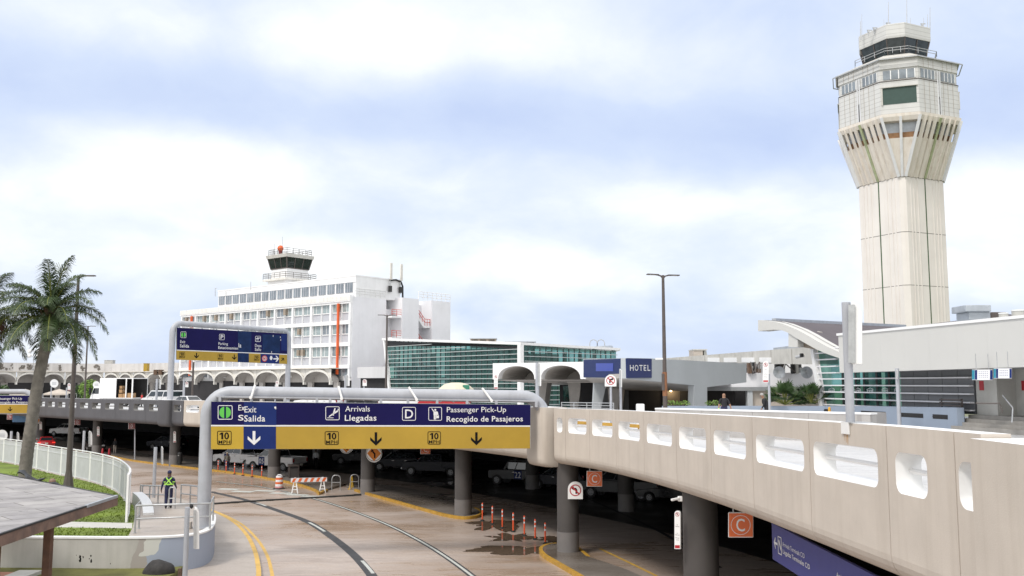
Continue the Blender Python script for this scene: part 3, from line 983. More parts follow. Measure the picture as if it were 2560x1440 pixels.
def bulge(c2, e2, wd, proud, back, zt, zb, mat, parent, name='end_block'):
 e2 = Vector(e2).normalized()
 n2 = Vector((e2.y, -e2.x))
 if n2.dot(-Vector(c2)) < 0:
  n2 = -n2
 def ringp(s, z):
  pts = []
  r = 0.32
  for (cx, cy, a0) in ((wd / 2 - r, proud - r, 90), (-wd / 2 + r, proud - r, 0)):
   pass
  for a, d in [(-wd / 2, -back)] + [(-wd / 2 + r - r * math.cos(t), proud - r + r * math.sin(t)) for t in [math.pi / 2 * k / 5 for k in range(6)]] + \
    [(wd / 2 - r + r * math.sin(t), proud - r + r * math.cos(t)) for t in [math.pi / 2 * k / 5 for k in range(6)]] + [(wd / 2, -back)]:
   dd = d if d <= 0 else d
   p = Vector(c2) + e2 * a * (0.96 + .04 * s) + n2 * (dd - (1 - s) * 0.55)
   pts.append(Vector((p.x, p.y, z)))
  return pts
 lv = [(1, zt), (1, zb + .42), (.93, zb + .22), (.75, zb + .07), (.35, zb)]
 mb = MB(mat)
 rings = [ringp(s, z) for s, z in lv]
 n = len(rings[0])
 b = 0
 mb.add([q for g in rings for q in g], [[i * n + k, i * n + (k + 1) % n, (i + 1) * n + (k + 1) % n, (i + 1) * n + k] for i in range(len(lv) - 1) for k in range(n)])
 mb.add(rings[-1], [list(range(n))])
 mb.use(M['white'])
 mb.add(rings[0], [list(range(n))])
 return mb.build(name, None, parent, smooth=40)
bp_ = thing('concrete_parapet', 'beige concrete parapet with rounded slots along the edge of the upper road', 'parapet', (2.2, 42.4, 4.2))
near = [2440, 2372, 2205, 2014, 1874, 1771, 1686, 1606, 1537, 1472, 1412, 1384]
NP = [path_at_px(x) for x in near]
hl = [None, (.13, .62), (.06, .90), (.07, .92), (.08, .86), (.09, .88), (.10, .88), (.10, .87), (.10, .88), (.12, .88), (.25, .75)]
for i in range(len(NP) - 1):
 mb = MB()
 wide = (NP[i + 1] - NP[i]).length
 if i == 0:
  panel(mb, NP[0], NP[1], M['conc'], (.18, .9))
 else:
  h = hl[i]
  # joints were taken right to left: mirror the slot
  panel(mb, NP[i], NP[i + 1], M['conc'], (1 - h[1], 1 - h[0]))
 mb.build('parapet_panel', None, bp_, smooth=35)
# big end block in the right foreground
q0, q1 = path_at_px(2440), Vector((6.33, 5.5))
nn = (q1 - q0).normalized()
pn = Vector((nn.y, -nn.x))
if pn.dot(-q0) < 0:
 pn = -pn
mb = MB(M['conc'])
zt = 7.06
lst = [(0.16, zt), (0.16, 4.9), (0.05, 4.62), (-0.2, 4.5)]
for (d0, z0), (d1, z1) in zip(lst, lst[1:]):
 mb.poly([(*(q0 + pn * d0), z0), (*(q1 + pn * d0), z0), (*(q1 + pn * d1), z1), (*(q0 + pn * d1), z1)])
mb.poly([(*(q0 + pn * d), z) for d, z in lst] + [(*(q0 - pn * .7), 4.5), (*(q0 - pn * .7), zt)])
mb.poly([(*(q1 + pn * d), z) for d, z in lst] + [(*(q1 - pn * .7), 4.5), (*(q1 - pn * .7), zt)])
mb.poly([(*(q0 - pn * .7), 4.5), (*(q1 - pn * .7), 4.5), (*(q1 - pn * .7), zt), (*(q0 - pn * .7), zt)])
mb.poly([(*(q0 + pn * -.2), 4.5), (*(q1 + pn * -.2), 4.5), (*(q1 - pn * .7), 4.5), (*(q0 - pn * .7), 4.5)])
mb.use(M['white'])
mb.poly([(*(q0 + pn * .16), zt), (*(q1 + pn * .16), zt), (*(q1 - pn * .7), zt), (*(q0 - pn * .7), zt)])
mb.build('end_block', None, bp_)
bulge(path_at_px(1357), Vector((0.50, -1)), 1.7, 0.55, 0.8, 6.72, 3.98, M['conc'], bp_)
# beyond the sign: hidden beige stretch, then grey stretch
def arc_pts(p_from, p_to, step):
 pts = [p for p in PATH if p_from.y < p.y < p_to.y]
 pts = [p_from] + pts + [p_to]
 Ltot = sum((b - a).length for a, b in zip(pts, pts[1:]))
 n = max(1, round(Ltot / step))
 out = [pts[0]]
 want = Ltot / n
 acc = 0
 for a, b in zip(pts, pts[1:]):
  d = (b - a).length
  while acc + d >= want - 1e-6 and len(out) < n:
   t = (want - acc) / d
   a = a.lerp(b, t)
   d = (b - a).length
   out.append(a)
   acc = 0
  acc += d
 out.append(pts[-1])
 return out
beig = arc_pts(path_at_px(1330), path_at_px(466), 3.3)
for a, b in zip(beig, beig[1:]):
 panel(MB(), a, b, M['conc'], (.1, .86)).build('parapet_panel', None, bp_, smooth=35)
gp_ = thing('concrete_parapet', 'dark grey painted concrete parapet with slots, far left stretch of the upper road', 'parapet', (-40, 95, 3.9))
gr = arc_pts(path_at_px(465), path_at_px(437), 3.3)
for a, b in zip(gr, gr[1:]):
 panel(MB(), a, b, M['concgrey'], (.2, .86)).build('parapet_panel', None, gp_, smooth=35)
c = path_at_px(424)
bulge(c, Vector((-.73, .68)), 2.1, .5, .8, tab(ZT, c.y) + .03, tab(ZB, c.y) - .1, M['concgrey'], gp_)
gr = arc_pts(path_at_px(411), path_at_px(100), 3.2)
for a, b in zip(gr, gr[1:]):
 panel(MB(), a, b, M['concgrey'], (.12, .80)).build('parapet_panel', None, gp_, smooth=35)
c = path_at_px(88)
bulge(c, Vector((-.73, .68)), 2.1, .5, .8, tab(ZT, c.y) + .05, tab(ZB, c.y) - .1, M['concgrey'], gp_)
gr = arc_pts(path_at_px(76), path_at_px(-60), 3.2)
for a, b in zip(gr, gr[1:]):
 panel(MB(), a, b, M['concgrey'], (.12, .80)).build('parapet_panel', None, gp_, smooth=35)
# ------------------------------------------------------------------ round columns under the upper road
COLS = [(1741, 30.6, 'thick grey round column nearest the camera at right, with a slim no parking sign'),
  (1417, 43.4, 'grey round column carrying the no left turn sign'),
  (1160, 55.3, 'grey round column on the yellow kerbed island under the right end of the big sign'),
  (925, 66.9, 'grey round column carrying the orange diamond signs'),
  (694, 77.0, 'grey round column in front of the white pickup numbered 05'),
  (448, 89.3, 'grey round column behind the left post of the big sign'),
  (255, 103.5, 'grey round column beside two small red cones'),
  (115, 118.0, 'farthest grey round column, behind the palm trunk')]
ccx = []
for px, Yc, lab in COLS:
 X = (px - 1280) / F * Yc
 t = thing('round_column', lab, 'column', (X, Yc, 0), 0, 'columns under the upper road')
 ccx.append((X, Yc))
 rc = .57 if Yc < 31 else .5
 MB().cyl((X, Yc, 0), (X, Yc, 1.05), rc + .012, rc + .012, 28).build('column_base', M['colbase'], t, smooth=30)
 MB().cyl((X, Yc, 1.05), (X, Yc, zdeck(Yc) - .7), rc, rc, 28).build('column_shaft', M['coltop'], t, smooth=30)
for k, (px, Yc) in enumerate(((1560, 58), (1330, 70), (1000, 88), (800, 98), (600, 108))):
 X = (px - 1280) / F * Yc
 t = dup(t, (X, Yc, 0), 0, ['dark round column deep under the upper road behind the silver pickup', 'dark round column deep under the upper road near the boxy white off-roader',
                              'dark round column deep under the upper road near the dark blue car', 'dark round column deep under the upper road behind the rubbish bin', 'dark round column deep under the upper road behind the pickups'][k])
 X0, Y0 = 0, 0
# ------------------------------------------------------------------ lettering helpers
_tc = {}
def glyphs(txt, bold=False):
 key = (txt, bold)
 if key in _tc:
  return _tc[key]
 cu = D.curves.new('t', 'FONT')
 cu.body = txt
 cu.size = 1
 cu.resolution_u = 3
 cu.extrude = 0
 cu.offset = 0.010 if bold else 0.0
 cu.space_character = 1.06 if bold else 1.0
 ob = D.objects.new('t', cu)
 COL.objects.link(ob)
 me = bpy.data.meshes.new_from_object(ob)
 v = [q.co.copy() for q in me.vertices]
 f = [list(p.vertices) for p in me.polygons]
 D.objects.remove(ob)
 D.curves.remove(cu)
 D.meshes.remove(me)
 _tc[key] = (v, f)
 return v, f
CAPH = max(q.y for q in glyphs('H')[0])
def text_on(mb, pl, txt, u0, u1, zb, zt, d, bold=False, flip=False):
 """fit txt between u0..u1, baseline zb, cap height zt"""
 v, f = glyphs(txt, bold)
 x0, x1 = min(q.x for q in v), max(q.x for q in v)
 sx = (u1 - u0) / (x1 - x0)
 sy = (zt - zb) / CAPH
 mb.add([pl.P(u0 + (q.x - x0) * sx, zb + q.y * sy, d) for q in v], f)
 return mb
class Sg:
 """draws on an upright plane using photograph pixels measured on that plane"""
 def __init__(s, pl):
  s.pl = pl
 def uz(s, x, y):
  return s.pl.px(x, y)
 def slab(s, mb, x0, y0, x1, y1, d0, d1, cut=False):
  if cut:
   mb.cut()
  a = [s.uz(*q) for q in ((x0, y1), (x1, y1), (x1, y0), (x0, y0))] if not isinstance(y0, tuple) else [s.uz(x0, y1[0]), s.uz(x1, y1[1]), s.uz(x1, y0[1]), s.uz(x0, y0[0])]
  v = [s.pl.P(u, z, d0) for u, z in a] + [s.pl.P(u, z, d1) for u, z in a]
  return mb.add(v, HEX)
 def text(s, mb, txt, x0, x1, yt, yb, d, bold=False):
  if not getattr(s, 'hold', 0):
   mb.cut()
  u0, z0 = s.uz(x0, yb)
  u1, z1 = s.uz(x1, yb)
  _, zt = s.uz((x0 + x1) / 2, yt)
  _, zb = s.uz((x0 + x1) / 2, yb)
  return text_on(mb, s.pl, txt, u0, u1, zb, zt, d, bold)
 def shape(s, mb, pts, d):
  return mb.poly([s.pl.P(*s.uz(x, y), d) for x, y in pts])
 def disc(s, mb, x, y, rx, ry, d, n=24, a0=0, a1=360):
  return s.shape(mb, [(x + rx * math.cos(R(a0 + (a1 - a0) * k / n)), y - ry * math.sin(R(a0 + (a1 - a0) * k / n))) for k in range(n + (0 if a1 - a0 == 360 else 1))], d)
 def ring(s, mb, x, y, r, wd, d, n=28):
  for k in range(n):
   a, b = R(360 * k / n), R(360 * (k + 1) / n)
   s.shape(mb, [(x + r * math.cos(a), y - r * math.sin(a)), (x + r * math.cos(b), y - r * math.sin(b)), (x + (r - wd) * math.cos(b), y - (r - wd) * math.sin(b)), (x + (r - wd) * math.cos(a), y - (r - wd) * math.sin(a))], d)
 def rrect(s, mb, x0, y0, x1, y1, wd, d, r=4, n=4):
  def lp(q):
   pts = []
   for cx, cy, a0 in ((x1 - r, y1 - r, 0), (x0 + r, y1 - r, 90), (x0 + r, y0 + r, 180), (x1 - r, y0 + r, 270)):
    for k in range(n + 1):
     t = R(a0 + 90 * k / n)
     rr_ = r - q
     pts.append((cx + rr_ * math.cos(t), cy + rr_ * math.sin(t)))
   return pts
  A, B = lp(0), lp(wd)
  N = len(A)
  for i in range(N):
   s.shape(mb, [A[i], A[(i + 1) % N], B[(i + 1) % N], B[i]], d)
 def arrow(s, mb, x0, y0, x1, y1, d, rot=0):
  """down arrow with a thick chevron head inside the box, rot in degrees"""
  P = [(-.17, -1), (.17, -1), (.17, .38), (.72, -.18), (1, .1), (0, 1), (-1, .1), (-.72, -.18), (-.17, .38)]
  mb.cut()
  P = [(-.22, -1), (.22, -1), (.22, .36), (1, -.28), (1, .2), (0, 1), (-1, .2), (-1, -.28), (-.22, .36)]
  cx, cy, hx, hy = (x0 + x1) / 2, (y0 + y1) / 2, (x1 - x0) / 2, (y1 - y0) / 2
  c, q = math.cos(R(rot)), math.sin(R(rot))
  for poly in ([0, 1, 2, 8], [8, 2, 5], [2, 3, 4, 5], [8, 5, 6, 7]):
   s.shape(mb, [(cx + (P[i][0] * c - P[i][1] * q) * hx, cy + (P[i][0] * q + P[i][1] * c) * hy) for i in poly], d)
 def plane_icon(s, mb, x0, y0, x1, y1, d, land=True):
  w_, h_ = x1 - x0, y1 - y0
  def T(pts):
   return [(x0 + a * w_, y0 + (b if land else b) * h_) for a, b in pts]
  if land:
   for pts in ([(.20, .72), (.24, .78), (.90, .38), (.92, .24), (.80, .30)], [(.88, .16), (.95, .2), (.92, .34), (.84, .34)], [(.62, .14), (.70, .12), (.66, .50), (.48, .58)], [(.40, .56), (.52, .50), (.60, .66), (.52, .68)], [(.10, .82), (.55, .82), (.55, .86), (.10, .86)]):
    s.shape(mb, T(pts), d)
  else:
   for pts in ([(.10, .50), (.16, .42), (.86, .26), (.94, .34), (.24, .58)], [(.08, .36), (.15, .36), (.24, .52), (.16, .54)], [(.36, .14), (.46, .16), (.66, .40), (.50, .46)], [(.50, .46), (.64, .42), (.52, .70), (.44, .70)], [(.10, .82), (.60, .82), (.60, .87), (.10, .87)]):
    s.shape(mb, T(pts), d)
 def person_icon(s, mb, x0, y0, x1, y1, d):
  w_, h_ = x1 - x0, y1 - y0
  def T(pts):
   return [(x0 + a * w_, y0 + b * h_) for a, b in pts]
  s.disc(mb, x0 + .51 * w_, y0 + .21 * h_, .075 * w_, .075 * h_, d, 12)
  for pts in ([(.38, .32), (.64, .32), (.66, .58), (.38, .60)], [(.40, .60), (.50, .60), (.49, .92), (.40, .92)], [(.51, .60), (.62, .58), (.57, .92), (.51, .92)], [(.22, .12), (.27, .10), (.47, .34), (.38, .38)], [(.56, .62), (.78, .62), (.78, .82), (.56, .82)], [(.64, .32), (.70, .36), (.74, .58), (.66, .58)]):
   s.shape(mb, T(pts), d)
def mph(sg, mb, x0, y0, x1, y1, d):
 mb.cut()
 sg.hold = 1
 sg.rrect(mb, x0, y0, x1, y1, (x1 - x0) * .045, d, r=(x1 - x0) * .12)
 w_, h_ = x1 - x0, y1 - y0
 ya, yb = y0 + h_ * .12, y0 + h_ * .60
 sg.shape(mb, [(x0 + w_ * a, lerp(ya, yb, b)) for a, b in ((.30, 0), (.42, 0), (.42, 1), (.29, 1), (.29, .26), (.17, .36), (.17, .20))], d)
 for k in range(20):
  a, b = R(18 * k), R(18 * (k + 1))
  sg.shape(mb, [(x0 + w_ * (.66 + p * math.cos(t)), (ya + yb) / 2 + (yb - ya) * q * math.sin(t)) for p, q, t in ((.165, .52, a), (.165, .52, b), (.065, .34, b), (.065, .34, a))], d)
 sg.text(mb, 'MPH', x0 + w_ * .09, x0 + w_ * .90, y0 + h_ * .68, y0 + h_ * .92, d, True)
 sg.hold = 0
def gantry_pipe(pl, ends, r, name, root, nb=8):
 """left foot z, left post u, beam z left/right, right post u, right foot z"""
 uL, zfL, zbL, uR, zfR, zbR, d, bend = ends
 pts = [pl.P(uL, zfL, d), pl.P(uL, (zfL + zbL) / 2, d), pl.P(uL, zbL - bend, d)]
 for k in range(1, nb):
  t = math.pi / 2 * k / nb
  pts.append(pl.P(uL + bend * (1 - math.cos(t)), zbL - bend + bend * math.sin(t), d))
 pts.append(pl.P(uL + bend, zbL, d))
 for k in range(1, 5):
  pts.append(pl.P(lerp(uL + bend, uR - bend, k / 5), lerp(zbL, zbR, k / 5), d))
 pts.append(pl.P(uR - bend, zbR, d))
 for k in range(1, nb):
  t = math.pi / 2 * k / nb
  pts.append(pl.P(uR - bend + bend * math.sin(t), zbR - bend + bend * math.cos(t), d))
 pts += [pl.P(uR, zbR - bend, d), pl.P(uR, zfR, d)]
 return MB().tube(pts, r, 20).build(name, M['pipe'], root, smooth=50)
# ------------------------------------------------------------------ the big sign gantry over the lower road
LP, RP = gp(508, 1320, ZL), at(1364, 1015, 43.3)
pl = Pl(LP.xy, RP.xy)
g1 = thing('sign_gantry', 'near pale grey pipe gantry with the wide blue and yellow Arrivals and Passenger Pick-Up sign', 'sign gantry', (LP.x, LP.y, ZL))
zl, zr = pl.px(620, 981)[1], pl.px(1300, 991)[1]
gantry_pipe(pl, (0.0, ZL, zl, pl.len - .05, 6.6, zr, 0.0, 1.05), 0.285, 'pipe_frame', g1)
mb = MB()
mb.cyl((LP.x, LP.y, ZL), (LP.x, LP.y, ZL + .06), .45, .45, 20)
mb.build('base_plate', M['pipe'], g1)
dS = 0.42
spl_ = Pl((pl.L + pl.n * dS), (pl.L + pl.n * dS + pl.e * pl.len))
sg = Sg(spl_)
# board
mb = MB(M['steel'])
sg.slab(mb, 527.5, (1003.5, 1011.5), 1326.5, (1123, 1121.5), -.10, 0.0)
mb.build('sign_board', None, g1)
mb = MB(M['navy'])
sg.slab(mb, 528, (1004, 1004.5), 610, (1062, 1062.5), 0, .012)
mb.cut()
sg.slab(mb, 691, (1006.3, 1012), 1326, (1063, 1063.5), 0, .012)
mb.pieces('blue_panel', None, g1)
mb = MB(M['navy2'])
sg.slab(mb, 610, (1004.5, 1006), 691, (1062.5, 1063), 0, .02)
mb.cut()
sg.slab(mb, 609, (1066.3, 1066.6), 690, (1122.6, 1122.3), 0, .02)
mb.pieces('patch_panel', None, g1)
mb = MB(M['yellow2'])
sg.slab(mb, 527.5, (1066, 1066.3), 609, (1122.8, 1122.5), 0, .012)
mb.cut()
mb.use(M['yellow'])
sg.slab(mb, 690, (1066.5, 1067), 1325, (1122.4, 1121.2), 0, .012)
mb.pieces('yellow_panel', None, g1)
mb = MB(M['letter'])
sg.slab(mb, 527.5, (1062.2, 1063.7), 1325.5, (1065.8, 1066.8), 0, .016)
mb.build('white_stripe', None, g1)
bd = D.objects[g1.name]
mb = MB(M['letter'])
e = .024
sg.text(mb, 'Ex', 596, 612, 1012.2, 1026, e)
sg.text(mb, 'S', 595.5, 609, 1037.5, 1051, e, True)
e = .030
sg.text(mb, 'Exit', 611.5, 641, 1016, 1031, e)
sg.text(mb, 'Salida', 610.5, 663, 1038.5, 1053.5, e, True)
e = .022
sg.text(mb, 'Arrivals', 863, 924.5, 1015.2, 1028.6, e)
sg.text(mb, 'Llegadas', 862, 941, 1037.5, 1051.5, e, True)
sg.text(mb, 'Passenger Pick-Up', 1117, 1265, 1017.3, 1030.3, e)
sg.text(mb, 'Recogido de Pasajeros', 1116.5, 1307, 1040.5, 1053.6, e, True)
sg.text(mb, 'D', 1012.5, 1032.5, 1024, 1045.5, e, True)
mb.pieces('lettering', None, g1)
mb = MB(M['letter'])
sg.rrect(mb, 813.7, 1016, 849, 1050.3, 1.5, .022, 4)
sg.plane_icon(mb, 815, 1016, 849, 1050, .022)
mb.cut()
sg.rrect(mb, 1005.4, 1017.5, 1039.6, 1051.5, 1.4, .022, 4)
mb.cut()
sg.rrect(mb, 1071, 1017.5, 1104.7, 1051.5, 1.4, .022, 4)
sg.person_icon(mb, 1071, 1017.5, 1104.7, 1051.5, .022)
sg.arrow(mb, 619.5, 1077.5, 651, 1112.5, .03)
mb.cut()
sg.shape(mb, [(686, 1017), (690.5, 1016), (690.5, 1023), (688.5, 1023), (688.5, 1019.5), (686, 1022)], .03)
mb.cut()
sg.rrect(mb, 544.7, 1013.2, 581.5, 1048.8, 1.7, .022, 4)
mb.use(M['green'])
sg.disc(mb, 563, 1031, 14.6, 14.6, .022)
mb.use(M['navy'])
sg.slab(mb, 560.6, 1014.8, 565.2, 1047, .022, .026)
mb.use(M['ink'])
for x0, x1, y0, y1 in ((543, 579, 1077, 1112), (812, 847, 1078, 1112), (1069, 1102, 1078.5, 1111)):
 mph(sg, mb, x0, y0, x1, y1, .022)
sg.arrow(mb, 925.6, 1080.5, 954, 1114, .022)
sg.arrow(mb, 1177.3, 1080.5, 1204.4, 1113, .022)
mb.pieces('pictogram', None, g1)
# hanger beam, brackets and slanting rods
mb = MB(M['pipe'])
sg.slab(mb, 538, (989.5, 1000.5), 1347, (993.5, 1004.5), -.16, -.03)
mb.build('hanger_beam', None, g1)
for x in (549, 628, 712, 792, 825, 952, 1020, 1093, 1168, 1241, 1341):
 mb = MB(M['pipe'])
 t = (x - 528) / 800
 yb = lerp(1003.5, 1011.5, t) + (6 if x > 1327 else 0)
 sg.slab(mb, x - 3.2, lerp(992, 1003, t), x + 3.2, yb, -.14, -.02)
 mb.build('hanger', None, g1)
for x0, x1 in ((637, 628.5), (846, 855), (1022, 1042), (1206, 1229)):
 t = (x0 - 528) / 800
 a = sg.pl.P(*sg.uz(x0, lerp(961, 972, t)), -.1)
 b = sg.pl.P(*sg.uz(x1, lerp(992, 1003, t)), .05)
 MB().cyl(a, b, .05, .05, 8).cyl(b, b + Vector((0, -.12, 0)), .07, .07, 8).build('brace_rod', M['whiteclean'], g1)
# ------------------------------------------------------------------ second gantry over the upper road
c = path_at_px(424)
LP = Vector(((431 - 1280) / F * 89.2, 89.2))
RP = Vector(((722 - 1280) / F * 101.5, 101.5))
pl = Pl(LP, RP)
g2 = thing('sign_gantry', 'distant pale grey pipe gantry with Exit and Parking sign in front of the white hotel', 'sign gantry', (LP.x, LP.y, zdeck(89)))
zl, zr = pl.px(470, 810)[1], pl.px(700, 826)[1]
gantry_pipe(pl, (0.0, 5.0, zl, pl.len, 5.0, zr, 0.0, .9), 0.28, 'pipe_frame', g2)
sg = Sg(Pl(pl.L + pl.n * .4, pl.L + pl.n * .4 + pl.e * pl.len))
def edge(x, y0, y1):
 return lerp(y0, y1, (x - 441) / 277)
def sl(mb, x0, x1, ya, yb, d):
 sg.slab(mb, x0, (edge(x0, *ya), edge(x1, *ya)), x1, (edge(x0, *yb), edge(x1, *yb)), 0, d, True)
TOP, MID, MID2, BOT = (819, 834), (874, 885), (876, 887), (899, 910)
mb = MB(M['steel'])
sg.slab(mb, 441, (818.5, 833.5), 718.5, (899.3, 910.3), -.1, 0)
mb.build('sign_board', None, g2)
mb = MB(M['navy'])
sl(mb, 442, 595, TOP, MID, .012)
sl(mb, 628, 718, TOP, MID, .012)
mb.pieces('blue_panel', None, g2)
mb = MB(M['teal_navy'])
sl(mb, 595, 628, TOP, MID, .02)
sl(mb, 594, 622, MID2, BOT, .02)
sl(mb, 656, 700, (824, 839), (872, 883), .02)
mb.use(M['navy2'])
sl(mb, 651, 697.5, MID2, BOT, .02)
sl(mb, 703, 717, (822, 836), (866, 877), .02)
mb.pieces('patch_panel', None, g2)
mb = MB(M['yellow'])
for x0, x1 in ((441, 594), (622, 651), (697.5, 717.5)):
 sl(mb, x0, x1, MID2, BOT, .012)
mb.pieces('yellow_panel', None, g2)
mb = MB(M['letter'])
sl(mb, 441.5, 718, MID, MID2, .014)
mb.build('white_stripe', None, g2)
mb = MB(M['letter'])
for args in (('Exit', 450, 462.5, 850.6, 857.6, 0), ('Salida', 449.3, 472, 861, 868.6, 1), ('Parking', 545.7, 569.3, 856, 862.5, 0), ('Estacionamien', 545.2, 594.6, 866.5, 873, 1), ('la', 595.6, 602.6, 858, 868.6, 1),
             ('Depa', 637, 653, 860.3, 867.3, 0), ('Salic', 636.8, 652.3, 870, 877, 1), ('P', 551, 558, 837.5, 847.5, 1)):
 sg.text(mb, *args[:5], .028, bool(args[5]))
mb.pieces('lettering', None, g2)
mb = MB(M['letter'])
for x0, y0, x1, y1 in ((547.6, 835, 561, 850), (637.7, 840, 651.4, 854.6)):
 mb.cut()
 sg.rrect(mb, x0, y0, x1, y1, .9, .024, 2.4)
sg.plane_icon(mb, 638, 840, 651.4, 854.6, .024, False)
mb.cut()
sg.hold = 1
mb.use(M['red'])
sg.disc(mb, 661, 896.3, 6.8, 8.2, .03)
mb.use(M['letter'])
sg.ring(mb, 661, 896.3, 5.8, .7, .034)
sg.text(mb, 'D', 658.5, 664, 892.3, 900.6, .034, True)
sg.hold = 0
mb.cut()
sg.disc(mb, 677.3, 895, 3.5, 5.5, .03, 10)
sg.arrow(mb, 683, 889.5, 697, 904.5, .03, -90)
for x, y in ((682, 838), (700, 841), (701, 848), (678, 878)):
 mb.cut()
 sg.shape(mb, [(x, y), (x + 1.2, y), (x + 1.2, y + 4), (x, y + 4)], .024)
mb.cut()
mb.use(M['letter'])
sg.rrect(mb, 451, 829, 465.3, 844.8, .9, .024, 2.4)
mb.use(M['green'])
sg.disc(mb, 458.2, 837, 5.8, 6.4, .024, 16)
mb.use(M['navy'])
sg.slab(mb, 457.2, 830, 459.2, 844, .024, .028)
mb.use(M['ink'])
mph(sg, mb, 448, 880, 462, 895, .024)
mph(sg, mb, 544.3, 884.5, 557.6, 899, .024)
mph(sg, mb, 635.5, 888.5, 647.8, 902, .024)
sg.arrow(mb, 485.3, 882, 496.6, 896, .024)
sg.arrow(mb, 580, 886.2, 590.8, 899.6, .024)
sg.arrow(mb, 702, 893.5, 711, 903.5, .024, -135)
mb.pieces('pictogram', None, g2)
for x in (450, 479, 507, 536, 543, 570, 597, 625, 634, 658, 684, 709):
 mb = MB(M['steel'])
 y = edge(x, 819, 834)
 sg.slab(mb, x - 1, y - 5, x + 1, y, -.12, -.03)
 mb.build('hanger', None, g2)
# ------------------------------------------------------------------ third gantry at the far left edge
RP = path_at_px(88)
A = Vector((RP.x, RP.y))
pl = Pl(A + Vector((-15, -3.2)), A)
g3 = thing('sign_gantry', 'pipe gantry at the left edge with a Passenger Pick-Up sign partly behind the palm trunk', 'sign gantry', (A.x, A.y, 0))
zl = zat(979, A.y)
sgp = Pl(pl.L + pl.n * .4, pl.L + pl.n * .4 + pl.e * pl.len)
gantry_pipe(pl, (0.0, 0.0, zl, pl.len, 5.2, zl, 0.0, 1.0), .30, 'pipe_frame', g3)
sg = Sg(sgp)
x0 = -120
for nm, mt, a, b, dd in (('sign_board', 'steel', 988, 1034, 0), ('blue_panel', 'navy', 989, 1009.5, .012), ('white_stripe', 'letter', 1009.5, 1011.3, .014), ('yellow_panel', 'yellow', 1011.3, 1033, .012)):
 mb = MB(M[mt])
 sg.slab(mb, x0, a, 76, b, -.1 if nm == 'sign_board' else 0, dd)
 mb.pieces(nm, None, g3)
mb = MB(M['letter'])
sg.text(mb, 'Passenger Pick-Up', -3, 55, 993.5, 999.3, .02)
sg.text(mb, 'Recogido de Pasajeros', -4, 71, 1003, 1008, .02, True)
mb.pieces('lettering', None, g3)
mb = MB(M['ink'])
sg.arrow(mb, 20, 1017, 31, 1028.5, .02)
mb.pieces('pictogram', None, g3)
# ------------------------------------------------------------------ smaller signs
def facing_plane(px, py, Yd, half=1.0, turn=0.0):
 """upright plane facing the camera (turned by 'turn' degrees) through that place"""
 p = at(px, py, Yd)
 v = Vector((p.x, p.y)).normalized()
 e = Vector((v.y, -v.x))
 a = R(turn)
 e = Vector((e.x * math.cos(a) - e.y * math.sin(a), e.x * math.sin(a) + e.y * math.cos(a)))
 q = Vector((p.x, p.y))
 return Pl(q, q + e * half)
def prohibit(sg, mb, cx, cy, r, d, kind):
 """red ring and slash over a black turn arrow"""
 mb.use(M['ink'])
 k = r / 15.0
 s_ = 1 if kind == 'right' else -1
 if kind in ('right', 'left'):
  for pts in ([(-5, 9), (0, 9), (0, -1), (-5, -1)], [(-5, -1), (0, -1), (5, -3), (5, -7), (-2, -6)], [(4, -11), (11, -5), (4, 0)]):
   sg.shape(mb, [(cx + s_ * x * k, cy + y * k) for x, y in pts], d)
 else:
  sg.text(mb, 'P', cx - 4 * k, cx + 5 * k, cy - 8 * k, cy + 8 * k, d, True)
 mb.use(M['red'])
 sg.ring(mb, cx, cy, r, r * .17, d + .004)
 a = .62 * r
 t = .085 * r
 q = [(-a - t, -a + t), (-a + t, -a - t), (a + t, a - t), (a - t, a + t)]
 sg.shape(mb, [(cx + x, cy + y) for x, y in q], d + .004)
def arch_plate(sg, mb, x0, y0, x1, y1, d0, d1, inset=0.0, n=10):
 """plate with a round top"""
 r = (x1 - x0) / 2 - inset
 cx = (x0 + x1) / 2
 pts = [(x0 + inset, y1 - inset), (x1 - inset, y1 - inset)] + [(cx + r * math.cos(R(180 * k / n)), y0 + (x1 - x0) / 2 - r * math.sin(R(180 * k / n))) for k in range(n + 1)]
 P = [sg.pl.P(*sg.uz(*q), d0) for q in pts]
 return mb.extr(P, Vector((sg.pl.n.x, sg.pl.n.y, 0)) * (d1 - d0))
# no left turn sign on the column
X, Yc = ccx[1]
sg = Sg(facing_plane(1438, 1225, Yc - .60))
t = thing('no_left_turn_sign', 'round topped white no left turn sign on a grey column', 'road sign', sg.pl.P(*sg.uz(1438, 1225)))
mb = MB(M['whiteclean'])
arch_plate(sg, mb, 1419.5, 1203.5, 1457, 1247.5, 0, .03)
mb.build('sign_plate', None, t)
mb = MB(M['red'])
sg.rrect(mb, 1421.5, 1226, 1455.5, 1246, .01, .031)
prohibit(sg, mb, 1438.5, 1225.5, 14.5, .034, 'left')
mb.build('symbol', None, t)
